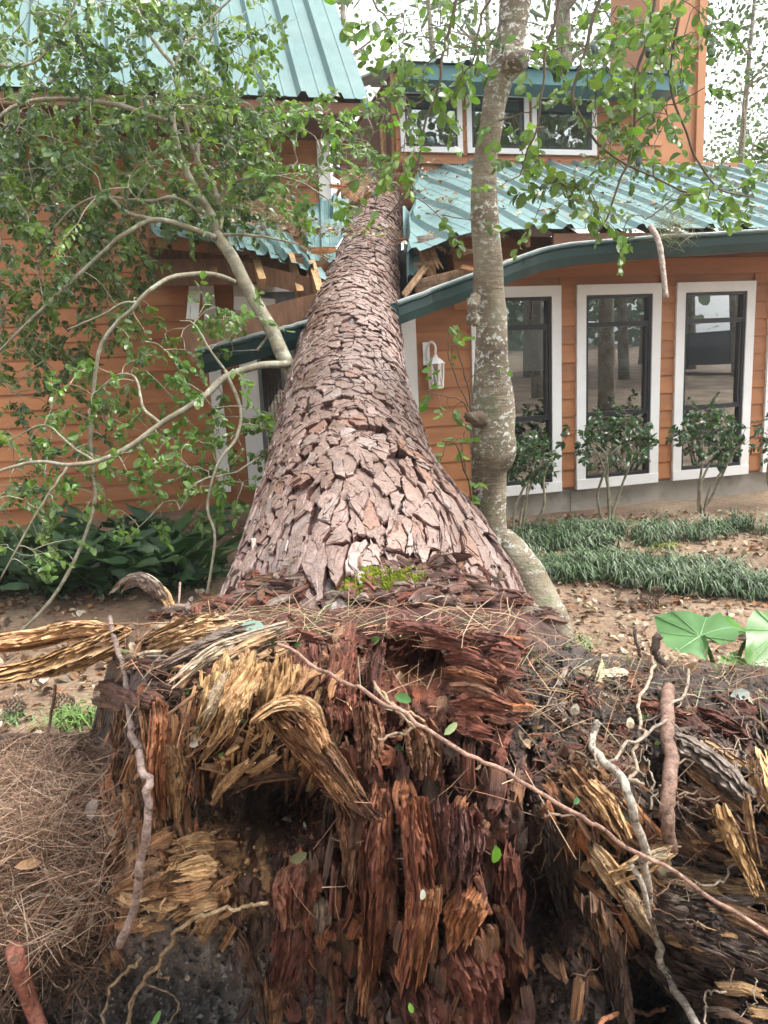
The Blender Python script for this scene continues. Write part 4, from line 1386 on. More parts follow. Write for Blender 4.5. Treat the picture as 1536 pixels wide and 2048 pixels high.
TAN = (.50, .33, .17); YEL = (.60, .395, .19); PALE = (.48, .39, .27); ORG = (.34, .185, .090); BRN = (.20, .110, .064)
RED = (.175, .060, .038); DRED = (.110, .042, .030); DRK = (.085, .062, .050); GRY = (.22, .18, .15); RORG = (.32, .130, .058); PURP = (.105, .056, .048)
HERO = [  # path in photo pixels, width, colour, second colour, lift towards the camera, thickness share, end jag
    ([(-90, 1300), (60, 1278), (160, 1255), (262, 1268)], 44, TAN, RORG, -.02, .7, .2),
    ([(262, 1275), (165, 1308), (80, 1335), (-100, 1378)], 62, YEL, BRN, .02, .7, .2),
    ([(475, 1250), (390, 1262), (310, 1290), (218, 1326)], 64, TAN, GRY, .07, .35, .4),
    ([(520, 1262), (440, 1280), (372, 1308), (300, 1345)], 40, GRY, BRN, .09, .35, .4),
    ([(330, 1205), (300, 1168), (262, 1165), (222, 1200)], 38, GRY, BRN, -.05, .3, .4), ([(345, 1215), (318, 1180), (278, 1172)], 24, TAN, BRN, -.03, .3, .3),
    ([(588, 1248), (480, 1284), (418, 1312), (330, 1385)], 30, PALE, GRY, .11, .4, .35), ([(560, 1262), (500, 1285), (440, 1325)], 20, TAN, GRY, .10, .4, .35),
    ([(488, 1308), (450, 1400), (412, 1500)], 92, YEL, TAN, .09, .45, .5), ([(512, 1325), (470, 1400), (438, 1462)], 56, TAN, YEL, .14, .4, .55), ([(470, 1330), (425, 1410), (372, 1515)], 30, PALE, TAN, .13, .5, .5),
    ([(560, 1322), (545, 1362), (520, 1405)], 74, YEL, ORG, .11, .45, .4), ([(600, 1330), (590, 1360), (572, 1398)], 40, ORG, YEL, .11, .4, .4),
    ([(640, 1478), (632, 1430), (598, 1404), (545, 1408), (494, 1450)], 34, TAN, ORG, .13, .35, .4), ([(650, 1500), (628, 1455), (600, 1428)], 50, ORG, TAN, .14, .5, .4),
    ([(540, 1415), (610, 1480), (680, 1570), (745, 1672)], 80, ORG, BRN, .09, .35, .35), ([(590, 1440), (660, 1520), (730, 1620)], 46, BRN, ORG, .13, .4, .3),
    ([(288, 1395), (302, 1480), (300, 1560)], 38, ORG, BRN, .06, .6, .2), ([(318, 1378), (322, 1470), (318, 1560), (330, 1650)], 44, RORG, BRN, .07, .5, .3),
    ([(345, 1480), (350, 1560), (352, 1660)], 46, TAN, BRN, .05, .5, .3), ([(250, 1420), (245, 1500), (232, 1585)], 40, BRN, ORG, .05, .5, .3), ([(228, 1440), (236, 1520), (240, 1600)], 24, DRED, BRN, .03, .5, .3),
    ([(505, 1520), (460, 1560), (412, 1625)], 24, TAN, ORG, .12, .5, .4), ([(556, 1510), (520, 1535), (480, 1560)], 18, TAN, BRN, .12, .5, .3), ([(455, 1545), (430, 1535), (385, 1530)], 20, BRN, TAN, .08, .5, .3),
    ([(640, 1570), (700, 1590), (760, 1640)], 40, BRN, DRED, .12, .4, .2), ([(600, 1545), (560, 1548), (500, 1560), (450, 1590)], 30, BRN, DRK, .08, .5, .2),
    ([(690, 1580), (700, 1680), (690, 1800)], 62, BRN, RORG, .06, .5, .35), ([(765, 1560), (752, 1680), (745, 1830), (738, 1990)], 62, DRED, RORG, .07, .5, .3),
    ([(825, 1590), (835, 1700), (838, 1830), (805, 1985)], 66, RED, RORG, .09, .5, .3), ([(865, 1770), (852, 1860), (828, 1985)], 56, RORG, ORG, .12, .4, .3),
    ([(920, 1600), (930, 1700), (925, 1800)], 84, PURP, RED, .09, .4, .3), ([(945, 1775), (930, 1840), (915, 1925)], 84, RORG, ORG, .10, .4, .5), ([(880, 1590), (884, 1700), (880, 1790)], 48, DRED, PURP, .07, .5, .3),
    ([(730, 1880), (728, 1950), (722, 2045)], 32, ORG, RORG, .08, .5, .3), ([(605, 1740), (600, 1790), (590, 1850)], 108, RED, BRN, .07, .4, .15), ([(580, 1850), (575, 1910), (562, 1985)], 88, RED, PURP, .05, .4, .15),
    ([(1000, 1690), (1015, 1830), (1030, 1980)], 70, DRED, RED, .04, .5, .3), ([(930, 1890), (950, 1980), (965, 2090)], 130, RED, DRED, .05, .4, .2), ([(840, 1960), (850, 2020), (850, 2100)], 110, DRED, RED, .06, .4, .2),
    ([(655, 1815), (655, 1930), (658, 2090)], 24, GRY, PALE, .0, .6, .2), ([(686, 1840), (688, 1950), (692, 2090)], 20, TAN, GRY, -.02, .6, .2), ([(540, 1960), (545, 2020), (548, 2100)], 34, ORG, BRN, .04, .5, .2),
    ([(640, 1800), (642, 1840), (634, 1890)], 40, GRY, PALE, .04, .5, .3), ([(480, 1870), (512, 1960), (530, 2080)], 30, DRK, BRN, .05, .6, .2),
    ([(890, 1312), (940, 1318), (1000, 1345)], 34, RED, DRED, .16, .3, .3), ([(880, 1345), (935, 1352), (995, 1372)], 32, RORG, DRED, .18, .3, .3), ([(900, 1375), (950, 1375), (992, 1392)], 26, BRN, RED, .18, .3, .3),
    ([(920, 1405), (965, 1408), (1025, 1420)], 58, RED, RORG, .12, .25, .35), ([(905, 1440), (940, 1450), (1000, 1470)], 44, RED, DRED, .10, .3, .3), ([(760, 1275), (745, 1330), (740, 1400)], 40, DRED, RED, .05, .5, .2),
    ([(840, 1285), (900, 1288), (960, 1312)], 30, RED, BRN, .10, .3, .3), ([(770, 1250), (860, 1262), (960, 1290)], 30, DRED, RED, .06, .3, .3),
    ([(690, 1290), (680, 1380), (676, 1470)], 70, RED, BRN, .05, .4, .2), ([(620, 1290), (610, 1350), (600, 1400)], 60, DRED, RED, .04, .4, .2), ([(730, 1400), (740, 1480), (730, 1560)], 60, BRN, RED, .07, .45, .3), ([(830, 1440), (850, 1500), (845, 1560)], 80, BRN, RORG, .08, .4, .25),
    ([(1140, 1545), (1190, 1600), (1250, 1690)], 70, ORG, BRN, .05, .4, .3), ([(1170, 1560), (1220, 1620), (1262, 1700)], 44, TAN, ORG, .08, .4, .3), ([(1180, 1690), (1240, 1780), (1300, 1860)], 46, TAN, PALE, .07, .4, .3), ([(1240, 1770), (1280, 1830), (1325, 1905)], 34, PALE, TAN, .10, .4, .35),
    ([(1180, 1800), (1220, 1930), (1250, 2090)], 66, DRK, BRN, .08, .5, .2), ([(1200, 1830), (1232, 1940), (1262, 2050)], 26, BRN, TAN, .12, .5, .3), ([(1100, 1640), (1110, 1740), (1135, 1840)], 50, DRK, GRY, .07, .5, .3), ([(1120, 1880), (1125, 1950), (1100, 2010)], 66, ORG, GRY, -.06, .4, .3), ([(1110, 1870), (1130, 1910), (1150, 1930)], 50, GRY, TAN, -.05, .4, .3),
    ([(1340, 1480), (1420, 1540), (1510, 1620)], 62, GRY, DRK, .08, .45, .3), ([(1370, 1530), (1440, 1580), (1500, 1625)], 36, BRN, TAN, .06, .5, .3), ([(1400, 1480), (1460, 1520), (1530, 1560)], 30, TAN, GRY, .03, .5, .3),
    ([(1310, 1745), (1420, 1768), (1620, 1800)], 50, TAN, GRY, .02, .6, .2), ([(1330, 1700), (1430, 1705), (1620, 1715)], 46, GRY, BRN, -.04, .6, .2), ([(1300, 1800), (1420, 1855), (1620, 1950)], 92, DRK, GRY, .02, .6, .15), ([(1440, 1815), (1530, 1850), (1640, 1890)], 40, BRN, TAN, .04, .5, .2), ([(1290, 1880), (1400, 1950), (1620, 2020)], 110, DRK, BRN, .0, .6, .15),
    ([(1440, 1615), (1470, 1690), (1528, 1815)], 44, YEL, TAN, .09, .6, .3), ([(1505, 1500), (1530, 1580), (1560, 1660)], 54, YEL, TAN, .06, .5, .4), ([(1490, 1580), (1505, 1680), (1520, 1740)], 20, TAN, ORG, .09, .5, .4), ([(1530, 1560), (1590, 1640), (1620, 1760)], 60, TAN, BRN, .04, .5, .4),
    ([(1350, 1690), (1290, 1725), (1212, 1758)], 42, TAN, YEL, .12, .5, .45), ([(1345, 1700), (1300, 1715), (1250, 1738)], 24, PALE, TAN, .14, .5, .4),
    ([(430, 1690), (385, 1694), (335, 1712)], 52, TAN, ORG, .05, .2, .5), ([(438, 1735), (390, 1738), (310, 1758)], 46, TAN, YEL, .065, .2, .5), ([(425, 1770), (380, 1782), (300, 1790)], 40, ORG, TAN, .06, .2, .5), ([(440, 1800), (400, 1806), (345, 1836)], 38, TAN, ORG, .06, .2, .5), ([(350, 1665), (320, 1680), (285, 1700)], 40, ORG, BRN, .045, .2, .5), ([(330, 1730), (290, 1748), (262, 1775)], 46, BRN, TAN, .05, .2, .5), ([(250, 1690), (230, 1720), (200, 1760)], 60, BRN, ORG, .03, .3, .3), ([(190, 1780), (170, 1830), (140, 1890)], 60, BRN, ORG, .03, .3, .35),
    ([(1260, 1410), (1330, 1425), (1390, 1440)], 40, RED, BRN, .05, .4, .3), ([(1390, 1430), (1440, 1450), (1500, 1490)], 50, DRED, RED, .04, .4, .3), ([(1330, 1590), (1390, 1610), (1450, 1640)], 60, BRN, ORG, -.02, .4, .3), ([(1140, 1380), (1165, 1395), (1180, 1415)], 40, RED, BRN, .04, .4, .2),
    ([(200, 1370), (260, 1390), (320, 1410)], 40, DRED, BRN, .04, .4, .2), ([(185, 1400), (235, 1410), (290, 1430)], 20, BRN, DRK, .03, .4, .2), ([(170, 1510), (210, 1500), (260, 1500)], 36, DRK, BRN, .02, .5, .2),
]
def px_path(pts, lift, n=8, yoff=0.0):
    out = []
    sp = smooth_path([(x, y, 0) for x, y in pts], n)
    for x, y, _ in sp:
        out.append(P(x, y, float(Yd(np.clip(x, -240, 1800), max(y, top_of(x) + 8))) - lift))
    out = np.array(out)
    # even out the depth so a stiff piece does not follow every lump
    k = np.linspace(0, 1, n)
    fit = np.polyfit(k, out[:, 1], 2)
    ys = np.polyval(fit, k)
    m = min(0.0, float((out[:, 1] - ys).min()) * .35)
    return np.array([P(x, y, yy + m) for (x, y, _), yy in zip(sp, ys)])
NSP = 0
for k, (pts, w, c1_, c2_, lift, ths, jg) in enumerate(HERO):
    pa = px_path(pts, lift)
    mpp = pxm(pts[0][0], pts[0][1], pa[0][1])
    wm = w * mpp
    m_ = MB(); m_.add(*splinter(pa, wm, wm * ths, ncol=max(8, min(30, int(w / 2.6))), nrow=max(12, min(34, int(sum(math.hypot(p_[0] - q_[0], p_[1] - q_[1]) for p_, q_ in zip(pts[:-1], pts[1:])) / 6))), hi=True, seed=100 + k, jag=(jg * .5, jg), col=c1_, col2=c2_, roll=rnd.uniform(-.35, .35), taper=.35, rough=.55, cup=.55))
    obj('wood_splinter', m_, M['wood'], rp_o); NSP += 1
ZONES = [  # px0, px1, py0, py1, angle (0 = right, 90 = down), spread, colours, lift, count, len lo/hi, width lo/hi
    (570, 1050, 1480, 2040, 92, 11, (RED, DRED, BRN, RORG, PURP, BRN, DRK), .06, 210, 30, 150, 8, 44),
    (540, 1040, 1240, 1480, 100, 30, (RED, DRED, BRN), .03, 100, 20, 90, 7, 34),
    (390, 700, 1290, 1540, 122, 26, (YEL, TAN, ORG, BRN), .06, 120, 40, 130, 5, 18),
    (205, 400, 1370, 1660, 96, 14, (BRN, ORG, RORG, DRK), .04, 90, 50, 150, 7, 22),
    (205, 520, 1225, 1345, 160, 18, (GRY, TAN, BRN, PALE, DRED), .05, 90, 40, 120, 5, 18),
    (900, 1020, 1270, 1450, 8, 16, (RED, DRED, RORG), .07, 46, 30, 100, 9, 26),
    (1040, 1330, 1330, 1540, 40, 60, (DRK, RED, BRN, GRY), .01, 70, 20, 70, 5, 18),
    (1070, 1300, 1540, 1950, 62, 16, (ORG, BRN, DRK, RORG, DRK), .05, 140, 50, 170, 7, 26),
    (1290, 1580, 1660, 2040, 14, 12, (DRK, DRK, GRY, BRN, TAN), .03, 110, 70, 220, 8, 34),
    (1320, 1600, 1380, 1680, 42, 22, (RED, BRN, DRK, GRY, DRED, DRK), .03, 100, 40, 140, 6, 24),
    (260, 480, 1650, 1850, 150, 28, (TAN, ORG, BRN), .03, 100, 30, 100, 8, 34),
    (20, 250, 1800, 1960, 100, 30, (BRN, DRK, ORG), .03, 50, 30, 100, 6, 24),
    (470, 660, 1560, 2040, 95, 20, (DRK, DRED, PURP), .02, 90, 40, 150, 8, 30),
]
small = []
for (x0, x1, y0, y1, an, spd, cols, lift, cnt, l0, l1, w0, w1) in ZONES:
    for _ in range(cnt):
        x, y = rnd.uniform(x0, x1), rnd.uniform(y0, y1)
        if g2(x, y, 570, 1608, 105, 62) > .4 or g2(x, y, 1290, 1975, 90, 110) > .4 or g2(x, y, 1085, 1790, 62, 105) > .4 or g2(x, y, 330, 1990, 190, 110) > .45 or g2(x, y, 845, 1325, 85, 58) > .42:
            continue
        if y < top_of(x) + 12: continue
        a = R(rnd.gauss(an, spd)); ln = rnd.uniform(l0, l1) * rnd.uniform(.6, 1)
        w = rnd.uniform(w0, w1)
        x2, y2 = x + math.cos(a) * ln, y + math.sin(a) * ln
        if y2 < top_of(x2) + 6: continue
        small.append((w * ln, x, y, x2, y2, w, rnd.choice(cols), rnd.choice(cols), lift * rnd.uniform(.1, 1.3)))
small.sort(key=lambda q: -q[0])
frag = MB()
for k, (ar, x, y, x2, y2, w, c1_, c2_, lift) in enumerate(small):
    pm = ((x + x2) / 2 + rnd.gauss(0, 5), (y + y2) / 2 + rnd.gauss(0, 5))
    pa = px_path([(x, y), pm, (x2, y2)], lift, 5)
    wm = w * pxm(x, y, pa[0][1])
    g_ = splinter(pa, wm, wm * rnd.uniform(.3, .7), ncol=5 if k < 600 else 3, nrow=4, seed=1000 + k, jag=(.2, .4), col=c1_, col2=c2_, roll=rnd.gauss(0, .4), taper=.12, rough=.6, cup=.3)
    if k < 300 - NSP:
        m_ = MB(); m_.add(*g_); obj('wood_splinter', m_, M['wood'], rp_o)
    else:
        frag.add(*g_)
# short fibres and crumbs everywhere
for k in range(2600):
    z = rnd.choice(ZONES)
    x, y = rnd.uniform(z[0], z[1]), rnd.uniform(z[2], z[3])
    if y < top_of(x) + 4: continue
    a = R(rnd.gauss(z[4], z[5] * 1.6)); ln = rnd.uniform(8, 46)
    Y = float(Yd(x, y)) - rnd.uniform(.0, .07)
    q0 = P(x, y, Y); q1 = P(x + math.cos(a) * ln, y + math.sin(a) * ln, Y - rnd.uniform(-.02, .02))
    rw = rnd.uniform(.5, 2.6) * .001 * 1.1
    c_ = np.array(rnd.choice(z[6])) * rnd.uniform(.7, 1.3)
    frag.add(*tube([q0, (q0 + q1) / 2 + np.array([rnd.gauss(0, .004) for _ in range(3)]), q1], [rw, rw, rw * .3], 3, c_, cap=False))
for k in range(380):
    x = rnd.gauss(740, 230)
    if not 330 < x < 1120: continue
    i = int(np.clip((x - cx_[0]) / 5.0, 1, 400))
    f = rnd.uniform(0, 2.6); j0 = int(f)
    lv_ = [Vm[0], *back]
    p = lv_[j0][i] * (1 - (f - j0)) + lv_[j0 + 1][i] * (f - j0) + np.array([rnd.gauss(0, .01), 0, rnd.uniform(.0, .03)])
    a = rnd.gauss(0, .7) if rnd.random() < .6 else rnd.uniform(0, 6.28)
    L_ = rnd.uniform(.04, .15); d_ = np.array([math.cos(a), math.sin(a) * .8, rnd.gauss(0, .12)]) * L_ / 2
    wm = rnd.uniform(.010, .04)
    frag.add(*splinter([p - d_, p + np.array([0, 0, .008]), p + d_], wm, wm * .3, ncol=5, nrow=4, seed=5000 + k, jag=(.2, .35), col=rnd.choice((RED, DRED, PURP, GRY, BRN, (.16, .10, .08))), col2=rnd.choice((DRED, BRN, GRY)), roll=rnd.gauss(0, .5), taper=.4, rough=.5, cup=.4))
tag(obj('wood_fragments', frag, M['wood'], rp_o), kind='stuff')

def px_tube(name, pts, w, col, lift=.1, seg=8, n=22, wob=.12, parent=None, mat='root', taper=.8, Y=None, jit=0.0, thing_=None, sm=True):
    """a root or stick along photo pixels, lying `lift` in front of the root plate (or at the given distances)"""
    sp = smooth_path([(q[0], q[1], (q[2] if len(q) > 2 else 0)) for q in pts], n)
    out = []
    for x, y, yy in sp:
        if Y == 'own': YY = yy
        else: YY = float(Yd(np.clip(x, -240, 1800), max(y, top_of(x) + 4))) - lift
        out.append(P(x, y, YY))
    out = np.array(out)
    if Y != 'own':
        k = np.linspace(0, 1, n)
        dg = 4 if n > 12 else 2
        ys = np.polyval(np.polyfit(k, out[:, 1], dg), k)
        out = np.array([P(x, y, v) for (x, y, _), v in zip(sp, ys)])
    if jit:
        out = out + jit * np.stack([fbm(n3(np.arange(n) * .55, np.full(n, q * 9.1 + w), np.full(n, pts[0][0] * .37)), 2, 3) for q in range(3)], 1)
    mpp = pxm(pts[0][0], pts[0][1], out[:, 1].mean())
    rad = w / 2 * mpp * np.linspace(1, taper, n)
    mb = MB(); mb.add(*tube(out, rad, seg, col, wob, 30, seed=int(abs(pts[0][0]) + abs(pts[0][1]))))
    return mb, out
def root_part(pts, w, col, lift=.1, **k):
    mb, out = px_tube('root', pts, w, col, lift, **k)
    return obj('root', mb, M['root'], rp_o, True)
root_part([(1338, 1375), (1334, 1440), (1342, 1520), (1334, 1600), (1338, 1660), (1345, 1700)], 31, (.25, .155, .115), .10, taper=.82, wob=.16, jit=.005, n=40, seg=12)
root_part([(1198, 1440), (1186, 1475), (1196, 1510), (1250, 1560), (1258, 1620), (1285, 1680), (1290, 1760), (1312, 1870), (1330, 1940), (1362, 1990), (1420, 2090)], 15, (.44, .39, .32), .15, n=46, taper=1.25, wob=.16, jit=.012)
root_part([(1262, 1730), (1285, 1770), (1300, 1840)], 12, (.42, .37, .31), .14, n=12)
root_part([(530, 1800), (480, 1818), (440, 1830), (360, 1858), (335, 1900), (290, 1950), (268, 2010), (255, 2090)], 7, (.34, .24, .14), .12, n=40, taper=1.3, jit=.014)
root_part([(286, 1915), (250, 1945), (215, 2000), (203, 2090)], 7, (.34, .24, .14), .12, n=24, jit=.012)
root_part([(340, 1960), (300, 1940), (270, 1990), (240, 2080)], 5, (.30, .20, .12), .12, n=24, jit=.012)
root_part([(290, 1970), (350, 1990), (345, 2030), (320, 2060)], 4, (.30, .22, .14), .10, n=20, jit=.012)
root_part([(50, 1850), (70, 1900), (105, 1965), (130, 1975), (135, 1955)], 4, (.34, .27, .18), .12, n=24, jit=.01)
root_part([(1188, 2080), (1215, 2035), (1262, 2022), (1295, 2026), (1328, 2018)], 10, (.40, .17, .09), .16, n=20, jit=.008)
root_part([(28, 1895), (45, 1960), (66, 2020), (92, 2090)], 36, (.32, .125, .085), .12, n=16, taper=.9, wob=.1)
root_part([(1295, 1310), (1300, 1350), (1275, 1420), (1290, 1470), (1262, 1540), (1280, 1570)], 8, (.40, .31, .22), .12, n=30, jit=.02)
root_part([(1380, 1350), (1360, 1400), (1310, 1460), (1240, 1505), (1190, 1530), (1180, 1480)], 7, (.32, .26, .20), .14, n=30, jit=.025)
root_part([(745, 1365), (770, 1400), (810, 1422), (850, 1440)], 7, (.40, .26, .15), .10, n=20, jit=.012)
root_part([(1320, 1270), (1310, 1300), (1330, 1330)], 18, (.10, .07, .055), .03, n=12, jit=.01)
root_part([(1268, 1260), (1275, 1290), (1280, 1320)], 8, (.12, .09, .07), .0, n=10, jit=.01)
for k in range(52):
    if k < 30: x, y = rnd.uniform(1150, 1540), rnd.uniform(1350, 1640)
    elif k < 58: x, y = rnd.uniform(1300, 1540), rnd.uniform(1640, 2000)
    else: x, y = rnd.uniform(240, 900), rnd.uniform(1280, 1960)
    a = rnd.uniform(0, 6.28); pts = [(x, y)]
    for q in range(rnd.randint(3, 6)):
        a += rnd.gauss(0, .55); l_ = rnd.uniform(18, 48)
        x += math.cos(a) * l_; y += math.sin(a) * l_ * .9
        pts.append((x, y))
    if min(q[1] - top_of(q[0]) for q in pts) < 5: continue
    c_ = np.array(rnd.choice([(.28, .20, .14), (.18, .105, .065), (.34, .28, .21), (.14, .08, .055)]))
    root_part(pts, rnd.uniform(1.8, 6), c_, rnd.uniform(.03, .10), n=18, seg=5, jit=.02, wob=.15)
# clods and crumbs of soil
cl = MB()
r9 = random.Random(5)
OCT = np.array([(1, 0, 0), (-1, 0, 0), (0, 1, 0), (0, -1, 0), (0, 0, 1), (0, 0, -1)], float)
OF = [(0, 2, 4), (2, 1, 4), (1, 3, 4), (3, 0, 4), (2, 0, 5), (1, 2, 5), (3, 1, 5), (0, 3, 5)]
for (x0, x1, y0, y1, n_) in ((1040, 1600, 1270, 1520, 1100), (60, 560, 1840, 2060, 350), (380, 680, 1560, 1760, 250), (1000, 1600, 1520, 2050, 400), (200, 1000, 1220, 1500, 500)):
    for _ in range(n_):
        x, y = r9.uniform(x0, x1), r9.uniform(y0, y1)
        if y < top_of(x) + 2: continue
        p = P(x, y, float(Yd(x, y)) - r9.uniform(.0, .045)); q = r9.choice((.002, .003, .003, .004, .006, .009))
        V = OCT * q * np.array([[r9.uniform(.6, 1.4)] * 3 for _ in range(6)])
        a = r9.uniform(0, 6.28); c_, s_ = math.cos(a), math.sin(a)
        V = V @ np.array([[c_, -s_, 0], [s_, c_, 0], [0, 0, 1]]) + p
        cl.add(V, OF, zone_col(np.array([x]), np.array([y]))[0] * r9.uniform(.7, 1.4))
tag(obj('soil_crumbs', cl, M['soil'], rp_o), kind='stuff')
# moss at the foot of the trunk
def trunk_px(px, py):
    """point of the trunk surface seen at that pixel (nearest hit along the ray)"""
    d = ray(px, py)
    best = None
    for t in np.linspace(1.5, 11, 700):
        p = CAM + d * t
        k = int(np.argmin(((axs - p) ** 2).sum(1)))
        if np.linalg.norm(p - axs[k]) < rr[k]:
            best = (p, nrm(p - axs[k]), k); break
    return best
mo = MB()
for (cx0, cy0, rx, ry, n_) in ((735, 1178, 130, 26, 1500), (675, 1165, 50, 40, 500), (800, 1185, 44, 20, 400)):
    hits = {}
    for _ in range(n_):
        x, y = rnd.gauss(cx0, rx * .5), rnd.gauss(cy0, ry * .5)
        key = (int(x / 10), int(y / 6))
        if key not in hits: hits[key] = trunk_px(key[0] * 10 + 5, key[1] * 6 + 3)
        h = hits[key]
        if h is None: continue
        p = P(x, y, h[0][1]) + h[1] * rnd.uniform(.022, .034)
        r_ = rnd.uniform(.004, .011)
        a = rnd.uniform(0, 6.28)
        e1 = nrm(np.cross(h[1], [math.cos(a), math.sin(a), .3])); e2 = np.cross(h[1], e1)
        V = [p - e1 * r_, p + e1 * r_, p + h[1] * r_ * rnd.uniform(.6, 1.6) + e2 * r_ * .3, p + e2 * r_, p - e2 * r_]
        mo.add(V, [(0, 4, 2), (4, 1, 2), (1, 3, 2), (3, 0, 2)])
tag(obj('moss', mo, M['moss'], pine), kind='stuff')
# flakes, dirt and needles lodged where the bark meets the torn roots
fk = MB(); hits = {}
for k in range(330):
    x = rnd.uniform(470, 1010); y = rnd.uniform(1140, 1222) + 20 * abs((x - 740) / 300) ** 2
    key = (int(x / 20), int(y / 10))
    if key not in hits: hits[key] = trunk_px(key[0] * 20 + 10, key[1] * 10 + 5)
    h = hits[key]
    if h is None or rnd.random() < (1222 - y) / 110: continue
    p = P(x, y, h[0][1]) + h[1] * rnd.uniform(.012, .034)
    a = rnd.gauss(1.57, .7); L_ = rnd.uniform(.02, .075)
    e1 = nrm(np.cross(h[1], [0, 0, 1])); e2 = np.cross(h[1], e1)
    d_ = (e1 * math.cos(a) + e2 * math.sin(a) + h[1] * rnd.gauss(0, .2)) * L_ / 2
    wm = rnd.uniform(.008, .026)
    fk.add(*splinter([p - d_, p + h[1] * .004, p + d_], wm, wm * .3, ncol=4, nrow=3, seed=8000 + k, jag=(.2, .35), col=rnd.choice((BRN, GRY, (.20, .12, .09), (.26, .18, .14), RED, (.10, .07, .05))), col2=rnd.choice((DRED, BRN)), roll=rnd.gauss(0, .3), taper=.2, rough=.5, cup=.3))
tag(obj('bark_flakes', fk, M['wood'], pine), kind='stuff')
# ------------------------------------------------------------------ leaves
def leaf_base(wd=.5, fold=.18, curl=.12, tip=1.0, side=0.0):
    """unit leaf along +Y, face up +Z: 9 points, folded along the midrib"""
    ys = [0, .30, .64, 1.0]
    hw = [0, .40 * wd * 1.0, .46 * wd, 0]
    V = [(0, 0, 0), (0, .32, -.02), (0, .66, -.03), (0, tip, -curl)]
    for sg in (-1, 1):
        V += [(sg * hw[1] * .95, .24, fold * hw[1]), (sg * hw[2], .56, fold * hw[2] - curl * .2), (sg * hw[2] * .66, .86, fold * hw[2] * .6 - curl * .7)]
    F = []
    for k, sg in ((4, -1), (7, 1)):
        q = [(0, 1, k), (1, 2, k + 1, k), (2, 3, k + 2, k + 1)]
        F += [f if sg > 0 else f[::-1] for f in q]
    return np.array(V, float), F

def rot_frames(dirs, ups):
    y = dirs / (np.linalg.norm(dirs, axis=1)[:, None] + 1e-9)
    z = ups - y * (ups * y).sum(1)[:, None]
    z /= np.linalg.norm(z, axis=1)[:, None] + 1e-9
    x = np.cross(y, z)
    return np.stack([x, y, z], -1)          # columns

def scatter(base, F, pos, rot, scale, cols):
    n, m = len(pos), len(base)
    V = pos[:, None, :] + scale[:, None, None] * np.einsum('nij,mj->nmi', rot, base)
    fl = [np.array([f], np.int64) for f in F]
    off = (np.arange(n) * m)
    faces = []
    for f in F:
        faces.append((off[:, None] + np.array(f)[None, :]))
    C = np.repeat(cols[:, None, :], m, 1).reshape(-1, 3)
    return V.reshape(-1, 3), faces, C

def build_many(name, parts):
    """parts: list of (V, [face arrays], C)"""
    Vs, Fs, Cs, k = [], [], [], 0
    for V, fa, C in parts:
        for f in fa:
            Fs.extend(list(f + k))
        Vs.append(V); Cs.append(C); k += len(V)
    return build_mesh(name, np.concatenate(Vs), Fs, np.concatenate(Cs))

LEAFB = [leaf_base(.72, .30, .10), leaf_base(.66, .05, .22), leaf_base(.80, .5, .0), leaf_base(.62, .2, .35), leaf_base(.75, -.2, .15), leaf_base(.55, .7, .2)]
def leaf_meshes(name, bases, cols, mat):
    out = []
    for i, (V, F) in enumerate(bases):
        for c in cols:
            me = build_mesh(name, V, F, c); me.materials.append(mat); out.append(me)
    return out

def place(name, me, pos, rot, s, parent):
    o = bpy.data.objects.new(name, me)
    COL.objects.link(o)
    o.parent = parent
    m = Matrix(((rot[0][0], rot[0][1], rot[0][2]), (rot[1][0], rot[1][1], rot[1][2]), (rot[2][0], rot[2][1], rot[2][2])))
    L0 = parent.location if parent.type == 'EMPTY' else Vector((0, 0, 0))
    o.matrix_basis = Matrix.Translation(Vector([float(c) for c in pos]) - L0) @ m.to_4x4() @ Matrix.Scale(float(s), 4)
    return o

def grow(nodes, targets, mb, r0=.0045, r1=.0018, col=(.3, .3, .3), sag=.06, seg=4, seed=0):
    """connect each target to the nearest point of the skeleton by a thin twig; returns twig end directions"""
    r_ = random.Random(seed)
    nodes = [np.asarray(n, float) for n in nodes]
    N = np.array(nodes)
    T = np.array(targets)
    dmin = np.min(np.linalg.norm(T[:, None] - N[None], axis=2), axis=1)
    order = np.argsort(dmin)
    ends = []
    for k in order:
        t = T[k]
        dd = np.linalg.norm(N - t, axis=1)
        a = N[int(np.argmin(dd))]
        d = np.linalg.norm(t - a)
        mid = (a + t) / 2 + np.array([r_.gauss(0, .10), r_.gauss(0, .10), r_.gauss(.02, .07)]) * d + np.array([0, 0, sag * d])
        pts = smooth_path([a, mid, t], 6)
        mb.add(*tube(pts, np.linspace(r0 * min(1.6, .6 + d), r1, 6), seg, col, cap=False))
        N = np.vstack([N, pts[2:]])
        ends.append((t, nrm(t - mid)))
    return ends

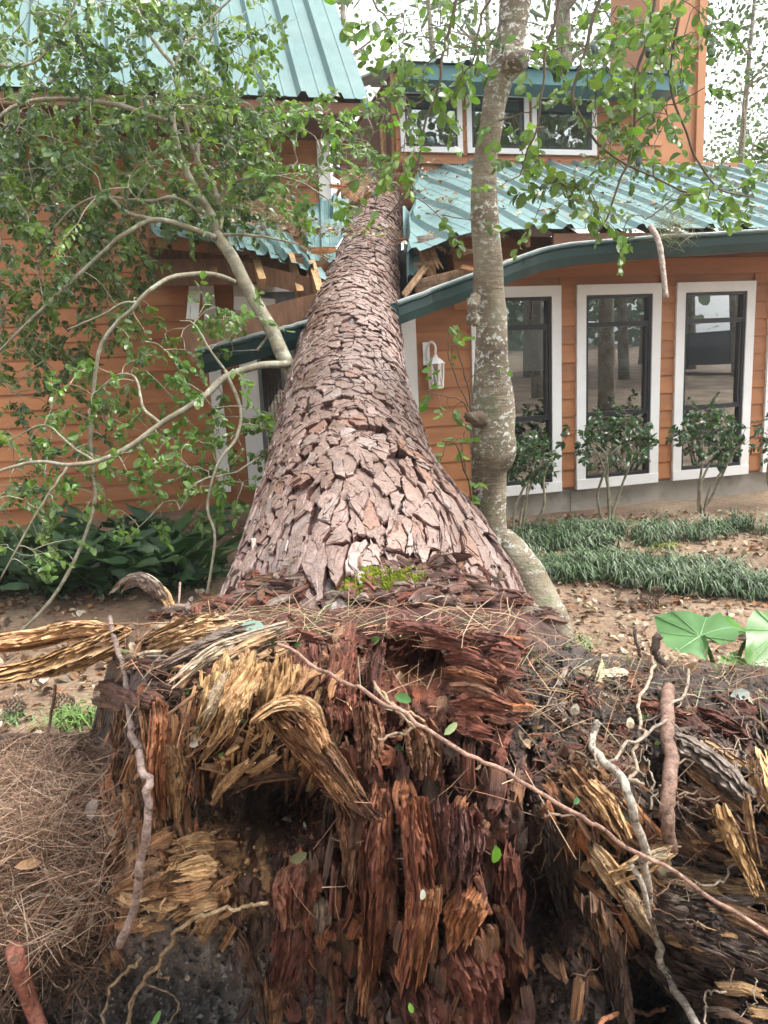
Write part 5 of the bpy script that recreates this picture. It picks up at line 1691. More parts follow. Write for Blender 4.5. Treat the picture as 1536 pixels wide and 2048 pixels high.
def leafy_twigs(ends, mb, n_leaf, tw_len, size, palette, twcol, seed, droop=.25, upb=.6, face=0.0, uppal=None):
    """each twig end carries alternate leaves; returns leaf pos, dir, up, scale, colour"""
    r_ = np.random.default_rng(seed)
    Pp, Dd, Uu, Ss, Cc = [], [], [], [], []
    for (t, d) in ends:
        dd = nrm(d + r_.normal(0, .45, 3) + np.array([0, 0, -droop]))
        L = tw_len * r_.uniform(.6, 1.25)
        e = t + dd * L
        mb.add(*tube([t, (t + e) / 2 + r_.normal(0, .012, 3), e], [.0018, .0014, .0008], 3, twcol, cap=False))
        n = max(2, int(n_leaf * r_.uniform(.6, 1.3)))
        s0 = nrm(np.cross(dd, r_.normal(0, 1, 3)))
        pc = palette[int(r_.integers(len(palette)))]
        for i in range(n):
            f = (i + .6) / n
            p = t + (e - t) * f
            sd_ = s0 * (1 if i % 2 else -1)
            ld = nrm(sd_ * .9 + dd * .75 + r_.normal(0, .28, 3) + np.array([0, 0, -.15]))
            up = nrm(np.array([0, 0, upb]) + r_.normal(0, .5, 3) + (CAM - p) / np.linalg.norm(CAM - p) * face)
            Pp.append(p); Dd.append(ld); Uu.append(up)
            Ss.append(size * r_.choice((.55, .8, .95, 1.05, 1.25)) * r_.uniform(.85, 1.15))
            Cc.append(np.array(pc) * r_.uniform(.75, 1.3))
    return np.array(Pp), np.array(Dd), np.array(Uu), np.array(Ss), np.array(Cc).clip(.004, .8)

def foliage(parent, data, bases, meshes, mat, n_obj=300, name='foliage'):
    Pp, Dd, Uu, Ss, Cc = data
    rot = rot_frames(Dd, Uu)
    d = np.linalg.norm(Pp - CAM, axis=1)
    # the leaves that show largest, inside the picture
    v = Pp - CAM
    z = v @ _F; x = v @ _R / z; y = v @ _U / z
    inside = (np.abs(x) < .5) & (np.abs(y) < .665) & (z > 0)
    nz = np.abs((rot[:, :, 2] * (v / d[:, None])).sum(1))
    score = np.where(inside, Ss * Ss * nz / d ** 2, 0)
    order = np.argsort(-score)
    pick = set(order[:n_obj].tolist()) if n_obj else set()
    for i in pick:
        place('leaf', meshes[int(rng.integers(len(meshes)))], Pp[i], rot[i], Ss[i], parent)
    keep = np.array([i for i in range(len(Pp)) if i not in pick])
    if len(keep):
        parts = []
        kind = rng.integers(len(bases), size=len(keep))
        for b, (V, F) in enumerate(bases):
            q = keep[kind == b]
            if len(q): parts.append(scatter(V, F, Pp[q], rot[q], Ss[q], Cc[q]))
        tag(link(name, build_many(name, parts), mat, parent), kind='stuff')

def blob_targets(blobs, seed):
    """blobs: (px, py, rx, ry, Ylo, Yhi, count) -> points"""
    r_ = np.random.default_rng(seed)
    out = []
    for (cx, cy, rx, ry, y0, y1, n) in blobs:
        k = 0
        while k < n:
            a, b = r_.uniform(-1, 1, 2)
            if a * a + b * b > 1: continue
            out.append(P(cx + a * rx, cy + b * ry, r_.uniform(y0, y1))); k += 1
    return out

def limb(parent, pts, w0, w1, mat, seg=9, n=26, wob=.10, jit=.006, name='branch', col=(.3, .3, .3)):
    """pts: (px, py, Y); widths in photo pixels"""
    sp = smooth_path([P(*q) for q in pts], n)
    if jit:
        sp = sp + jit * np.stack([fbm(n3(np.arange(n) * .5, np.full(n, q * 5.3 + pts[0][0] * .11), np.full(n, pts[-1][1] * .3)), 3, 3) for q in range(3)], 1)
    Ym = np.mean([q[2] for q in pts])
    rad = .76 * np.linspace(w0, w1, n) / 2 * pxm(pts[0][0], pts[0][1], Ym)
    mb = MB(); mb.add(*tube(sp, rad, seg, col, wob, 16, seed=int(abs(pts[0][0]))))
    obj(name, mb, M[mat], parent, True)
    return list(sp)

PAL = [(.095, .160, .045), (.120, .195, .050), (.075, .130, .045), (.150, .230, .055), (.060, .105, .040)]
PALB = [(.10, .20, .030), (.13, .24, .035), (.08, .17, .028)]
PALD = [(.034, .072, .030), (.046, .090, .036), (.028, .060, .026), (.056, .105, .046)]

# ------------------------------------------------------------------ leaning sapling left of the trunk
sap = thing('leaning_tree', 'leafy pale barked sapling pushed over leftward by the fallen pine', 'tree', P(590, 765, 4.75))
nodes = []
nodes += limb(sap, [(612, 800, 4.75), (580, 742, 4.8), (545, 665, 4.9), (500, 585, 5.0), (465, 515, 5.05), (432, 468, 5.1)], 40, 30, 'branch', 12, name='trunk')
nodes += limb(sap, [(432, 468, 5.1), (425, 435, 5.1), (395, 385, 5.1), (362, 315, 5.1), (346, 232, 5.15), (356, 150, 5.2), (300, 70, 5.3), (250, -30, 5.4)], 24, 6, 'branch')
nodes += limb(sap, [(436, 462, 5.1), (440, 425, 5.2), (430, 385, 5.25), (398, 330, 5.35), (396, 290, 5.4)], 20, 14, 'branch')
nodes += limb(sap, [(400, 335, 5.3), (378, 270, 5.3), (350, 140, 5.3), (390, 70, 5.35), (470, -10, 5.4)], 12, 5, 'branch')
nodes += limb(sap, [(346, 245, 5.1), (300, 232, 5.0), (235, 210, 4.95), (150, 198, 4.9), (60, 202, 4.85), (0, 232, 4.8), (-40, 300, 4.8)], 15, 8, 'branch')
nodes += limb(sap, [(432, 475, 5.05), (380, 455, 5.0), (310, 440, 4.95), (245, 470, 4.9), (205, 505, 4.9), (60, 640, 4.8), (-40, 740, 4.8)], 17, 6, 'branch')
nodes += limb(sap, [(310, 440, 4.95), (255, 425, 5.0), (205, 392, 5.0), (130, 430, 5.0), (70, 520, 5.0)], 11, 5, 'branch')
nodes += limb(sap, [(205, 392, 5.0), (300, 402, 5.05), (350, 395, 5.1), (425, 440, 5.1)], 8, 9, 'branch')
nodes += limb(sap, [(470, 563, 4.95), (420, 548, 4.8), (350, 552, 4.7), (300, 580, 4.6), (262, 620, 4.6), (230, 650, 4.6), (195, 715, 4.6), (182, 880, 4.6), (190, 1000, 4.55), (150, 1120, 4.4), (95, 1210, 4.3), (20, 1280, 4.2)], 13, 9, 'branch', n=40)
nodes += limb(sap, [(275, 605, 4.6), (240, 608, 4.6), (200, 632, 4.6), (135, 660, 4.6)], 7, 4, 'branch')
nodes += limb(sap, [(578, 728, 4.75), (520, 732, 4.6), (455, 752, 4.5), (400, 800, 4.4), (335, 840, 4.35), (270, 885, 4.3), (205, 920, 4.25), (135, 930, 4.2), (60, 925, 4.2), (-60, 960, 4.15)], 22, 8, 'branch', n=40)
nodes += limb(sap, [(320, 845, 4.35), (290, 820, 4.4), (280, 790, 4.45), (270, 755, 4.5), (235, 750, 4.55), (185, 790, 4.6)], 9, 4, 'branch')
nodes += limb(sap, [(135, 932, 4.2), (100, 985, 4.15), (60, 1050, 4.1), (0, 1160, 4.05)], 8, 4, 'branch')
nodes += limb(sap, [(188, 920, 4.25), (140, 890, 4.25), (90, 850, 4.3), (20, 880, 4.3)], 7, 3, 'branch')
nodes += limb(sap, [(430, 420, 5.2), (460, 370, 5.2), (540, 352, 5.1), (600, 365, 5.0), (650, 395, 5.0)], 10, 4, 'branch')
nodes += limb(sap, [(440, 470, 5.1), (500, 470, 5.0), (560, 480, 4.95), (600, 490, 4.9)], 9, 4, 'branch')
nodes += limb(sap, [(515, 700, 4.9), (535, 670, 4.95), (520, 640, 5.0)], 8, 5, 'branch')
nodes += limb(sap, [(450, 740, 4.5), (482, 820, 4.45), (470, 880, 4.4), (440, 920, 4.3), (415, 1010, 4.25), (430, 1080, 4.2), (410, 1210, 4.1)], 10, 7, 'branch')
nodes += limb(sap, [(520, 915, 4.4), (470, 945, 4.35), (395, 965, 4.3), (360, 1020, 4.3)], 7, 4, 'branch')
nodes += limb(sap, [(450, 740, 4.5), (420, 700, 4.5), (390, 650, 4.5), (360, 640, 4.5)], 7, 3, 'branch')
nodes += limb(sap, [(-60, 120, 4.9), (60, 130, 4.9), (130, 45, 4.9), (160, -20, 4.9)], 7, 4, 'branch')
tw = MB()
b1 = blob_targets([(230, 120, 300, 160, 4.7, 5.9, 175), (130, 330, 190, 150, 4.6, 5.9, 160), (360, 300, 180, 150, 5.0, 5.9, 140), (500, 110, 50, 100, 5.2, 5.8, 6),
                   (60, 480, 120, 150, 4.7, 5.6, 80), (200, 400, 150, 90, 5.2, 6.0, 50), (480, 330, 120, 70, 5.2, 5.9, 34), (190, 560, 110, 90, 4.9, 5.7, 34), (480, 420, 130, 55, 5.2, 5.9, 26), (90, 60, 140, 90, 4.5, 5.3, 30), (520, 260, 90, 90, 4.9, 5.5, 16), (440, 90, 130, 110, 5.0, 5.8, 24)], 3)
b2 = blob_targets([(360, 700, 120, 110, 4.4, 4.9, 36), (470, 625, 70, 30, 4.5, 4.9, 8), (590, 300, 90, 80, 4.6, 5.0, 20), (690, 250, 90, 70, 4.4, 4.9, 22), (400, 860, 130, 90, 4.2, 4.7, 32), (120, 910, 150, 60, 4.1, 4.6, 18), (340, 990, 170, 70, 4.2, 4.7, 34),
                   (60, 1070, 110, 90, 4.0, 4.5, 16), (180, 820, 130, 90, 4.3, 4.8, 22), (500, 860, 50, 130, 4.4, 4.8, 12), (640, 420, 70, 70, 4.6, 5.0, 6)], 4)
b3 = blob_targets([(120, 620, 150, 100, 5.2, 5.9, 66), (60, 750, 100, 80, 5.2, 5.9, 34), (220, 500, 90, 70, 5.2, 5.9, 24), (150, 860, 150, 70, 4.9, 5.5, 24), (60, 1000, 100, 70, 4.5, 5.0, 18)], 6)
e1 = grow(nodes, b1 + b3, tw, .0050, .0018, (.25, .21, .15), seed=1)
e2 = grow(nodes, b2, tw, .0045, .0018, (.30, .25, .16), seed=2)
d1_ = leafy_twigs(e1, tw, 17, .22, .046, PAL, (.24, .2, .13), 5, upb=.7, face=.25)
d2_ = leafy_twigs(e2, tw, 11, .17, .048, PAL[:2] + PALB, (.28, .24, .13), 6, upb=.6, face=.3)
tag(obj('twigs', tw, M['branch'], sap), kind='stuff')
LM = leaf_meshes('leaf', LEAFB, [PAL[0], PAL[1], PAL[3], PALB[0]], M['leaf'])
foliage(sap, tuple(np.concatenate([a, b]) for a, b in zip(d1_, d2_)), LEAFB, LM, M['leaf'], 300)

# ------------------------------------------------------------------ standing tree with lichen, right of the trunk
st = thing('standing_tree', 'slim grey lichen spotted tree standing right of the fallen pine', 'tree', G(1060, 1240))
YS = 4.15
def trunk_rows(rows, Y0, n=90, seg=26, bulge=(), name='trunk', Yf=None):
    """rows: (py, left px, right px)"""
    pys = np.array([r_[0] for r_ in rows], float)
    pc = smooth_path([((r_[1] + r_[2]) / 2, r_[0], (r_[2] - r_[1]) / 2) for r_ in rows], n)
    pts, rad = [], []
    for (x, y, hw) in pc:
        Y = Yf(y) if Yf else Y0
        pts.append(P(x, y, Y)); rad.append(hw * pxm(x, y, Y))
    V, F, C, U = tube(np.array(pts), np.array(rad), seg, (.3, .3, .3), .07, 9, 5)
    for (bp, br, bh) in bulge:
        dv = V - bp
        dist = np.linalg.norm(dv, axis=1)
        V = V + nrm_rows(V - np.array(pts)[np.repeat(np.arange(n), seg)]) * (bh * np.exp(-(dist / br) ** 2))[:, None]
    mb = MB(); mb.add(V, F, C)
    return obj(name, mb, M['lichen'], st, True), pts
def nrm_rows(v):
    return v / (np.linalg.norm(v, axis=1)[:, None] + 1e-9)
_, main = trunk_rows([(-60, 1006, 1070), (0, 1000, 1062), (60, 994, 1052), (110, 982, 1044), (125, 980, 1050), (150, 975, 1030), (200, 966, 1014), (260, 958, 1004), (330, 946, 994), (420, 941, 996), (520, 947, 1005),
                      (580, 946, 1008), (640, 952, 1014), (720, 950, 1016), (800, 944, 1028), (860, 940, 1030), (910, 940, 1030), (940, 942, 1014), (1000, 946, 1012), (1060, 951, 1012), (1130, 956, 1014), (1200, 962, 1022), (1290, 965, 1030)], YS, 120)
trunk_rows([(1070, 985, 1022), (1100, 1000, 1054), (1150, 1018, 1092), (1200, 1038, 1118), (1240, 1056, 1138), (1275, 1068, 1148), (1330, 1072, 1158)], 4.0, 40, name='stem', Yf=lambda y: np.interp(y, [1070, 1330], [4.15, 3.75]))
# torn knot, burl and a cut limb
kb = MB()
V, F, C, U = tube(smooth_path([P(955, 590, 4.03), P(945, 610, 4.0), P(945, 635, 4.0), P(955, 650, 4.03)], 14), np.array([.5, .8, 1, 1.05, 1, .9, .85, .8, .9, 1, 1, .9, .7, .4]) * .030, 14, (.3, .3, .3), .8, 45, 7)
kb.add(V, F, C); obj('knot', kb, M['lichen'], st, True)
kb = MB(); V, F, C, U = tube(smooth_path([P(962, 838, 4.05), P(945, 838, 4.0), P(934, 830, 3.96)], 10), np.linspace(.042, .018, 10), 14, (.2, .14, .1), .9, 60, 9); kb.add(V, F, C); obj('burl', kb, M['twig'], st, True)
kb = MB(); V, F, C, U = tube(smooth_path([P(1010, 118, 4.1), P(1035, 120, 4.08), P(1050, 122, 4.06)], 8), np.linspace(.07, .045, 8), 12, (.3, .3, .3), .2, 20, 9); kb.add(V, F, C); obj('branch_stub', kb, M['lichen'], st, True)
sn = list(main[:70])
def tl(pts, a, b, mat='twig', n=24): sn.extend(limb(st, pts, a, b, mat, 7, n, .12, .012))
tl([(1215, -40, 3.6), (1190, 20, 3.6), (1170, 100, 3.6), (1145, 175, 3.6), (1152, 215, 3.6), (1190, 280, 3.6), (1235, 320, 3.6), (1300, 355, 3.6), (1375, 385, 3.65), (1440, 400, 3.7)], 11, 4)
tl([(1120, -40, 3.7), (1112, 40, 3.7), (1090, 110, 3.7), (1085, 190, 3.7), (1070, 265, 3.7), (1050, 310, 3.75), (1040, 350, 3.8)], 10, 3)
tl([(1310, -40, 3.5), (1300, 60, 3.5), (1270, 150, 3.5), (1265, 300, 3.5), (1240, 360, 3.5), (1215, 440, 3.5), (1190, 470, 3.5)], 10, 4)
tl([(1375, -30, 3.5), (1350, 80, 3.5), (1340, 180, 3.5), (1370, 260, 3.5), (1400, 330, 3.5), (1440, 380, 3.5), (1510, 395, 3.5)], 9, 4)
tl([(920, -40, 3.8), (900, 50, 3.8), (885, 110, 3.8), (880, 170, 3.8), (850, 240, 3.8), (835, 330, 3.8), (800, 400, 3.8), (770, 440, 3.8)], 10, 4)
tl([(870, 172, 3.8), (830, 210, 3.85), (770, 232, 3.9), (720, 225, 3.9)], 7, 4)
tl([(1000, -40, 3.6), (960, 40, 3.6), (950, 110, 3.6), (920, 160, 3.65)], 8, 3)
tl([(1405, 385, 3.6), (1370, 390, 3.55), (1325, 415, 3.5), (1290, 440, 3.5)], 6, 3)
tl([(998, 240, 4.05), (1020, 235, 3.9), (1060, 222, 3.8)], 6, 3)
tl([(720, -40, 3.9), (760, 20, 3.9), (800, 60, 3.9)], 6, 3)
tl([(945, 830, 4.0), (920, 800, 3.9), (880, 790, 3.85), (845, 778, 3.85)], 5, 2); tl([(945, 830, 4.0), (935, 770, 3.95), (915, 700, 3.9), (905, 650, 3.9)], 5, 2); tl([(945, 830, 4.0), (900, 720, 3.85), (895, 660, 3.85)], 4, 2)
tl([(950, 1040, 4.1), (935, 960, 4.0), (910, 890, 3.95), (885, 880, 3.9)], 6, 3); tl([(935, 960, 4.0), (925, 900, 3.95), (930, 860, 3.95)], 4, 2)
tw = MB()
c1_ = blob_targets([(1230, 80, 130, 90, 3.3, 4.1, 24), (1110, 60, 80, 80, 3.4, 4.2, 9), (1300, 150, 70, 110, 3.2, 4.0, 20), (1270, 270, 80, 90, 3.3, 3.9, 16), (1190, 230, 60, 60, 3.4, 4.0, 6), (1050, 270, 30, 70, 3.5, 4.0, 5), (1130, 400, 80, 50, 3.3, 3.8, 9),
                   (880, 100, 80, 110, 3.6, 4.2, 16), (790, 110, 50, 100, 3.7, 4.3, 8), (840, 230, 50, 60, 3.6, 4.1, 6), (780, 290, 60, 60, 3.6, 4.0, 7), (1445, 375, 90, 35, 3.4, 3.8, 12), (1390, 30, 90, 50, 3.3, 3.9, 9), (1215, 440, 60, 30, 3.4, 3.7, 7),
                   (1035, 350, 40, 60, 3.6, 4.0, 4), (920, 440, 50, 18, 3.5, 3.9, 3), (735, 25, 50, 40, 3.7, 4.1, 4), (1080, 320, 50, 60, 3.6, 3.9, 3), (780, 400, 60, 50, 3.7, 3.9, 3), (1390, 150, 40, 90, 3.3, 3.9, 5)], 13)
c2_ = blob_targets([(850, 770, 24, 30, 3.75, 3.9, 3), (905, 670, 30, 30, 3.8, 4.0, 4), (885, 800, 30, 25, 3.8, 3.95, 3), (900, 900, 30, 35, 3.85, 4.0, 5), (930, 975, 20, 25, 3.9, 4.0, 2), (980, 760, 14, 40, 3.9, 3.95, 1), (975, 270, 20, 30, 3.9, 4.0, 2)], 14)
ea = grow(sn, c1_, tw, .0042, .0016, (.09, .07, .05), seed=5)
eb = grow(sn, c2_, tw, .0028, .0014, (.16, .14, .09), seed=6)
da = leafy_twigs(ea, tw, 10, .17, .050, PAL, (.10, .08, .05), 15, droop=.45, upb=.5, face=.2)
db = leafy_twigs(eb, tw, 5, .10, .048, PALB, (.16, .14, .08), 16, droop=.1, upb=.5)
tag(obj('twigs', tw, M['twig'], st), kind='stuff')
foliage(st, tuple(np.concatenate([a, b]) for a, b in zip(da, db)), LEAFB, LM, M['leaf'], 300)
# two small fruits hanging in the leaves
for (x, y) in ((1190, 98), (1297, 105), (862, 283), (1277, 322)):
    mb = MB(); c = P(x, y, 3.6); V = []
    for j in range(7):
        for i in range(8):
            a, b = 2 * math.pi * i / 8, math.pi * j / 6
            V.append(c + np.array([math.cos(a) * math.sin(b) * .016, math.sin(a) * math.sin(b) * .016, math.cos(b) * .022]))
    F = [(j * 8 + i, j * 8 + (i + 1) % 8, (j + 1) * 8 + (i + 1) % 8, (j + 1) * 8 + i) for j in range(6) for i in range(8)]
    mb.add(V, F, (.10, .14, .16)); obj('fruit', mb, M['leaf_matte'], st, True)

# ------------------------------------------------------------------ clipped shrubs under the windows
SHB = [leaf_base(.62, .3, .10), leaf_base(.55, .15, .2)]
SHM = leaf_meshes('shrub_leaf', SHB, PALD, M['leaf'])
SHRUBS = [((1062, 925, 58, 52), (1030, 1062), 'small dark leaved shrub partly hidden behind the lichen spotted tree', 240),
          ((1228, 882, 92, 62), (1215, 1062), 'round topped dark shrub in front of the middle tall window', 300),
          ((1418, 878, 78, 66), (1397, 1052), 'dark shrub with bare stems in front of the right hand tall window', 300),
          ((1566, 875, 64, 56), (1556, 1048), 'dark shrub cut off by the right edge of the photo', 220)]
for k, ((cx, cy, rx, ry), (bx0, by0), lab, nl) in enumerate(SHRUBS):
    g_ = W(hs(bx0, by0, .55)[0], .55, 0); gz = float(ground_z(g_[0], g_[1])); Yb = g_[1]
    base = np.array([P(bx0, by0, Yb)[0], Yb, gz])
    t = thing('shrub', lab, 'shrub', base, 'shrubs under the tall windows')
    sk = []
    for q in range(4):
        a = rnd.uniform(0, 6.28)
        e = P(cx + rnd.uniform(-.55, .55) * rx, cy + ry * .55, Yb + rnd.uniform(-.2, .2))
        pts = smooth_path([base + np.array([math.cos(a) * .03, math.sin(a) * .03, -.05]), base * .55 + e * .45 + np.array([rnd.gauss(0, .04), rnd.gauss(0, .04), 0]), e, e + np.array([rnd.gauss(0, .08), rnd.gauss(0, .08), .15])], 16)
        mb = MB(); mb.add(*tube(pts, np.linspace(.013, .006, 16), 7, (.3, .3, .3), .15, 20, q)); obj('stem', mb, M['branch'], t, True)
        sk += list(pts[8:])
    tw = MB()
    tg = blob_targets([(cx, cy, rx * .84, ry * .84, Yb - .28, Yb + .26, 95), (cx, cy - ry * .9, rx * .5, ry * .3, Yb - .15, Yb + .1, 5), (cx - rx, cy, 18, 30, Yb - .1, Yb + .1, 3)], 40 + k)
    en = grow(sk, tg, tw, .004, .002, (.2, .17, .12), seed=20 + k)
    dd_ = leafy_twigs(en, tw, 10, .055, .046, PALD, (.12, .13, .07), 30 + k, droop=-.35, upb=.9, face=.2)
    tag(obj('twigs', tw, M['twig'], t), kind='stuff')
    foliage(t, dd_, SHB, SHM, M['leaf'], nl)

# ------------------------------------------------------------------ broad strap leaves: cast iron plants along the left wall
def big_leaf(length, width, arch, seg=9, fold=.25, stalk=.25, tipdroop=.5, seed=0, wave=.02):
    """stalked blade along +Y rising +Z then arching over"""
    r_ = np.random.default_rng(seed)
    V, F = [], []
    for j in range(seg + 1):
        t = j / seg
        if t < stalk: w = width * .06
        else:
            q = (t - stalk) / (1 - stalk)
            w = width * (math.sin(math.pi * min(1, q) ** .8) ** .8 * .5) + width * .02
        y = length * (t * (1 - arch) + arch * t * t)
        z = length * (1.0 - tipdroop * t) * t * (1 - arch * .4)
        yv, zv = y * .75, z
        for i, x in enumerate((-1, -.5, 0, .5, 1)):
            V.append((x * w, yv + .0 * x, zv + fold * abs(x) * w + wave * math.sin(t * 9 + x * 2 + seed)))
    for j in range(seg):
        for i in range(4):
            F.append((j * 5 + i, j * 5 + i + 1, (j + 1) * 5 + i + 1, (j + 1) * 5 + i))
    return np.array(V), F
CILAB = ['dark strap leaved clump cut off by the left edge of the photo', 'clump of dark broad leaves second from the left edge along the wall', 'dark broad leaved clump under the long drooping bough of the sapling',
         'dense dark broad leaved clump in the middle of the row under the wall', 'dark broad leaved clump behind the curled bark strip on the root plate', 'broad leaved clump left of the lone bare sprout', 'broad leaved clump second from the white corner trim',
         'last broad leaved clump at the right end beside the white corner trim', 'back row broad leaved clump at the left close against the wall', 'back row broad leaved clump in the middle close against the wall', 'back row broad leaved clump at the right close against the wall']
CI = []
for k in range(8):
    V, F = big_leaf(rnd.uniform(.5, .68), rnd.uniform(.085, .12), rnd.uniform(.2, .6), seed=k, tipdroop=rnd.uniform(.2, .65))
    me = build_mesh('strap_leaf', V, F, [(.022, .058, .022), (.032, .078, .026), (.042, .095, .032), (.020, .05, .020)][k % 4], smooth=True)
    me.materials.append(M['leaf_matte']); CI.append(me)
for k, (px_, py_, n_) in enumerate([(-60, 1205, 24), (20, 1170, 26), (95, 1185, 28), (170, 1165, 28), (235, 1175, 30), (300, 1160, 30), (350, 1165, 26), (402, 1160, 20), (55, 1140, 24), (200, 1130, 26), (330, 1125, 24)]):
    b = G(px_, py_, .08)
    if k >= 8: b = b + np.array([0, .25, 0])
    b[2] = float(ground_z(b[0], b[1]))
    t = thing('cast_iron_plant', CILAB[k], 'plant', b, 'cast iron plants along the left wall')
    for q in range(n_):
        a = rnd.uniform(0, 2 * math.pi); s = rnd.uniform(.65, 1.15)
        Rz = Matrix.Rotation(a, 3, 'Z') @ Matrix.Rotation(rnd.gauss(0, .25), 3, 'Y')
        place('leaf', rnd.choice(CI), b + np.array([rnd.gauss(0, .06), rnd.gauss(0, .06), -.02]), np.array(Rz), s, t)

# ------------------------------------------------------------------ elephant ear at the right edge
def ear_leaf(L, Wd, seed=0, col=(.10, .22, .06)):
    """heart shaped blade: stalk joins at the origin, tip along +Y, lobes behind"""
    out = [(0, -.10), (.10, -.30), (.26, -.40), (.42, -.32), (.50, -.10), (.50, .12), (.42, .34), (.30, .56), (.16, .80), (0, 1.0)]
    V, F = [(0, 0, 0)], []
    ring_ = [(x, y) for x, y in out] + [(-x, y) for x, y in out[-2:0:-1]]
    n = len(ring_)
    for f in (.35, .7, 1.0):
        for i, (x, y) in enumerate(ring_):
            V.append((x * Wd * f, y * L * f, (.08 * abs(x) * f * Wd - .10 * (y * f) ** 2 * L + .022 * math.sin(i * 2.6 + seed) * f * f)))
    for i in range(n):
        F.append((0, 1 + i, 1 + (i + 1) % n))
    for a in (0, 1):
        for i in range(n):
            F.append((1 + a * n + i, 1 + (a + 1) * n + i, 1 + (a + 1) * n + (i + 1) % n, 1 + a * n + (i + 1) % n))
    C = [col] * len(V)
    vc = tuple(min(.6, c * 1.25 + .03) for c in col)
    for i in range(n):
        if i % 2 and i != n // 2: continue
        idx_ = [0, 1 + i, 1 + n + i, 1 + 2 * n + i]
        pts = [np.array(V[q]) + np.array([0, 0, .0012]) for q in idx_]
        d_ = nrm(pts[-1] - pts[0]); sd_ = np.array([-d_[1], d_[0], 0])
        k0 = len(V)
        for p_, w_ in zip(pts, (.0038, .0028, .0018, .0006)):
            V += [tuple(p_ - sd_ * w_), tuple(p_ + np.array([0, 0, .003])), tuple(p_ + sd_ * w_)]; C += [vc] * 3
        for q in range(3):
            F += [(k0 + 3 * q, k0 + 3 * q + 1, k0 + 3 * q + 4, k0 + 3 * q + 3), (k0 + 3 * q + 1, k0 + 3 * q + 2, k0 + 3 * q + 5, k0 + 3 * q + 4)]
    me = build_mesh('ear_leaf', V, F, C, smooth=True)
    me.materials.append(M['ear'])
    return me
def ear_mat():
    m = simple('elephant_ear_leaf', rough=.38, spec=.5, var=.14, vscale=9, attr=True, transl=.12, bump=.15, bscale=25, bdist=.003)
    return m
M['ear'] = ear_mat()
eb_ = P(1450, 1395, 2.75); eb_[2] = 0.12
ear = thing('elephant_ear', 'elephant ear plant with big heart shaped green leaves at the right edge', 'plant', eb_)
def ear_put(px, py, Y, tipx, tipy, tipY, nx_, col, Wd, seed):
    c = P(px, py, Y); tp = P(tipx, tipy, tipY)
    L = np.linalg.norm(tp - c)
    rot = rot_frames(np.array([tp - c]), np.array([nx_]))[0]
    place('leaf', ear_leaf(L, Wd * L, seed, col), c, rot, 1.0, ear)
    lf = ear.children[-1]
    mb = MB(); sp = smooth_path([eb_, eb_ * .4 + c * .6 + np.array([0, 0, .05]), c + np.array([0, 0, -.012])], 16)
    mb.add(*tube(sp, np.linspace(.011, .006, 16), 8, (.14, .22, .06))); obj('stalk', mb, M['leaf_matte'], ear, True)
ear_put(1400, 1272, 2.70, 1308, 1216, 2.95, (.05, -.75, .55), (.085, .19, .06), .95, 1)
ear_put(1500, 1268, 2.72, 1395, 1222, 2.95, (.15, -.2, .95), (.08, .20, .03), .60, 2)
ear_put(1560, 1262, 2.65, 1500, 1330, 2.50, (-.3, -.6, .7), (.07, .17, .03), .9, 3)
ear_put(1530, 1290, 2.62, 1490, 1345, 2.55, (-.6, -.5, .4), (.05, .16, .03), .8, 4)
ear_put(1470, 1322, 2.62, 1420, 1345, 2.55, (.0, -.4, .9), (.10, .22, .04), .5, 5)
ear_put(1600, 1225, 2.85, 1640, 1190, 3.0, (-.2, -.6, .7), (.075, .18, .035), .9, 6)

# ------------------------------------------------------------------ grassy borders
def border(name, label, poly_px, n, seed, hl=.30):
    """tufts of narrow blades filling a strip given by its two ground edges in pixels"""
    r_ = np.random.default_rng(seed)
    V, F, C, k = [], [], [], 0
    (ax0, ay0, ax1, ay1), (bx0_, by0_, bx1_, by1_) = poly_px
    for _ in range(n):
        u, v = r_.random(), r_.random()
        x = (ax0 + (ax1 - ax0) * u) * (1 - v) + (bx0_ + (bx1_ - bx0_) * u) * v
        y = (ay0 + (ay1 - ay0) * u) * (1 - v) + (by0_ + (by1_ - by0_) * u) * v
        g = G(x, y, .06)
        if float(fbm(np.array([[g[0] * 1.6, g[1] * 3.0, seed * 7.0]]), 2, 3)[0]) < r_.uniform(-.60, -.20): continue
        gz = float(ground_z(g[0], g[1]))
        hgt = hl * r_.uniform(.4, 1.15)
        base_c = np.array([(.055, .100, .038), (.080, .130, .052), (.042, .078, .032), (.15, .185, .11)][int(r_.integers(4))])
        for b in range(int(r_.integers(22, 40))):
            a = r_.uniform(0, 6.28); d = np.array([math.cos(a), math.sin(a), 0]); s = np.array([-d[1], d[0], 0])
            h = hgt * r_.uniform(.6, 1.1); sp_ = h * r_.uniform(.35, 1.0)
            p0 = np.array([g[0], g[1], gz - .01]) + r_.normal(0, .025, 3) * (1, 1, 0)
            w = r_.uniform(.0022, .0042)
            pts = [p0, p0 + d * sp_ * .30 + Z_ * h * .55, p0 + d * sp_ * .72 + Z_ * h * .68, p0 + d * sp_ * 1.15 + Z_ * h * .42]
            for q, (p, ww) in enumerate(zip(pts, (w, w, w * .8, w * .1))):
                V.append(p - s * ww); V.append(p + s * ww)
            for q in range(3):
                F.append((k + 2 * q, k + 2 * q + 1, k + 2 * q + 3, k + 2 * q + 2))
            cc = base_c * r_.uniform(.6, 1.5)
            C += [cc * .9] * 4 + [cc] * 4
            k += 8
    o = link(name, build_mesh(name, V, F, np.array(C)), M['needle'])
    return tag(o, label, 'grass', None, 'stuff')
border('grass_border', 'dark border grass in the nearer strip across the right side', ((1035, 1150, 1620, 1188), (1020, 1112, 1620, 1152)), 330, 1, .20)
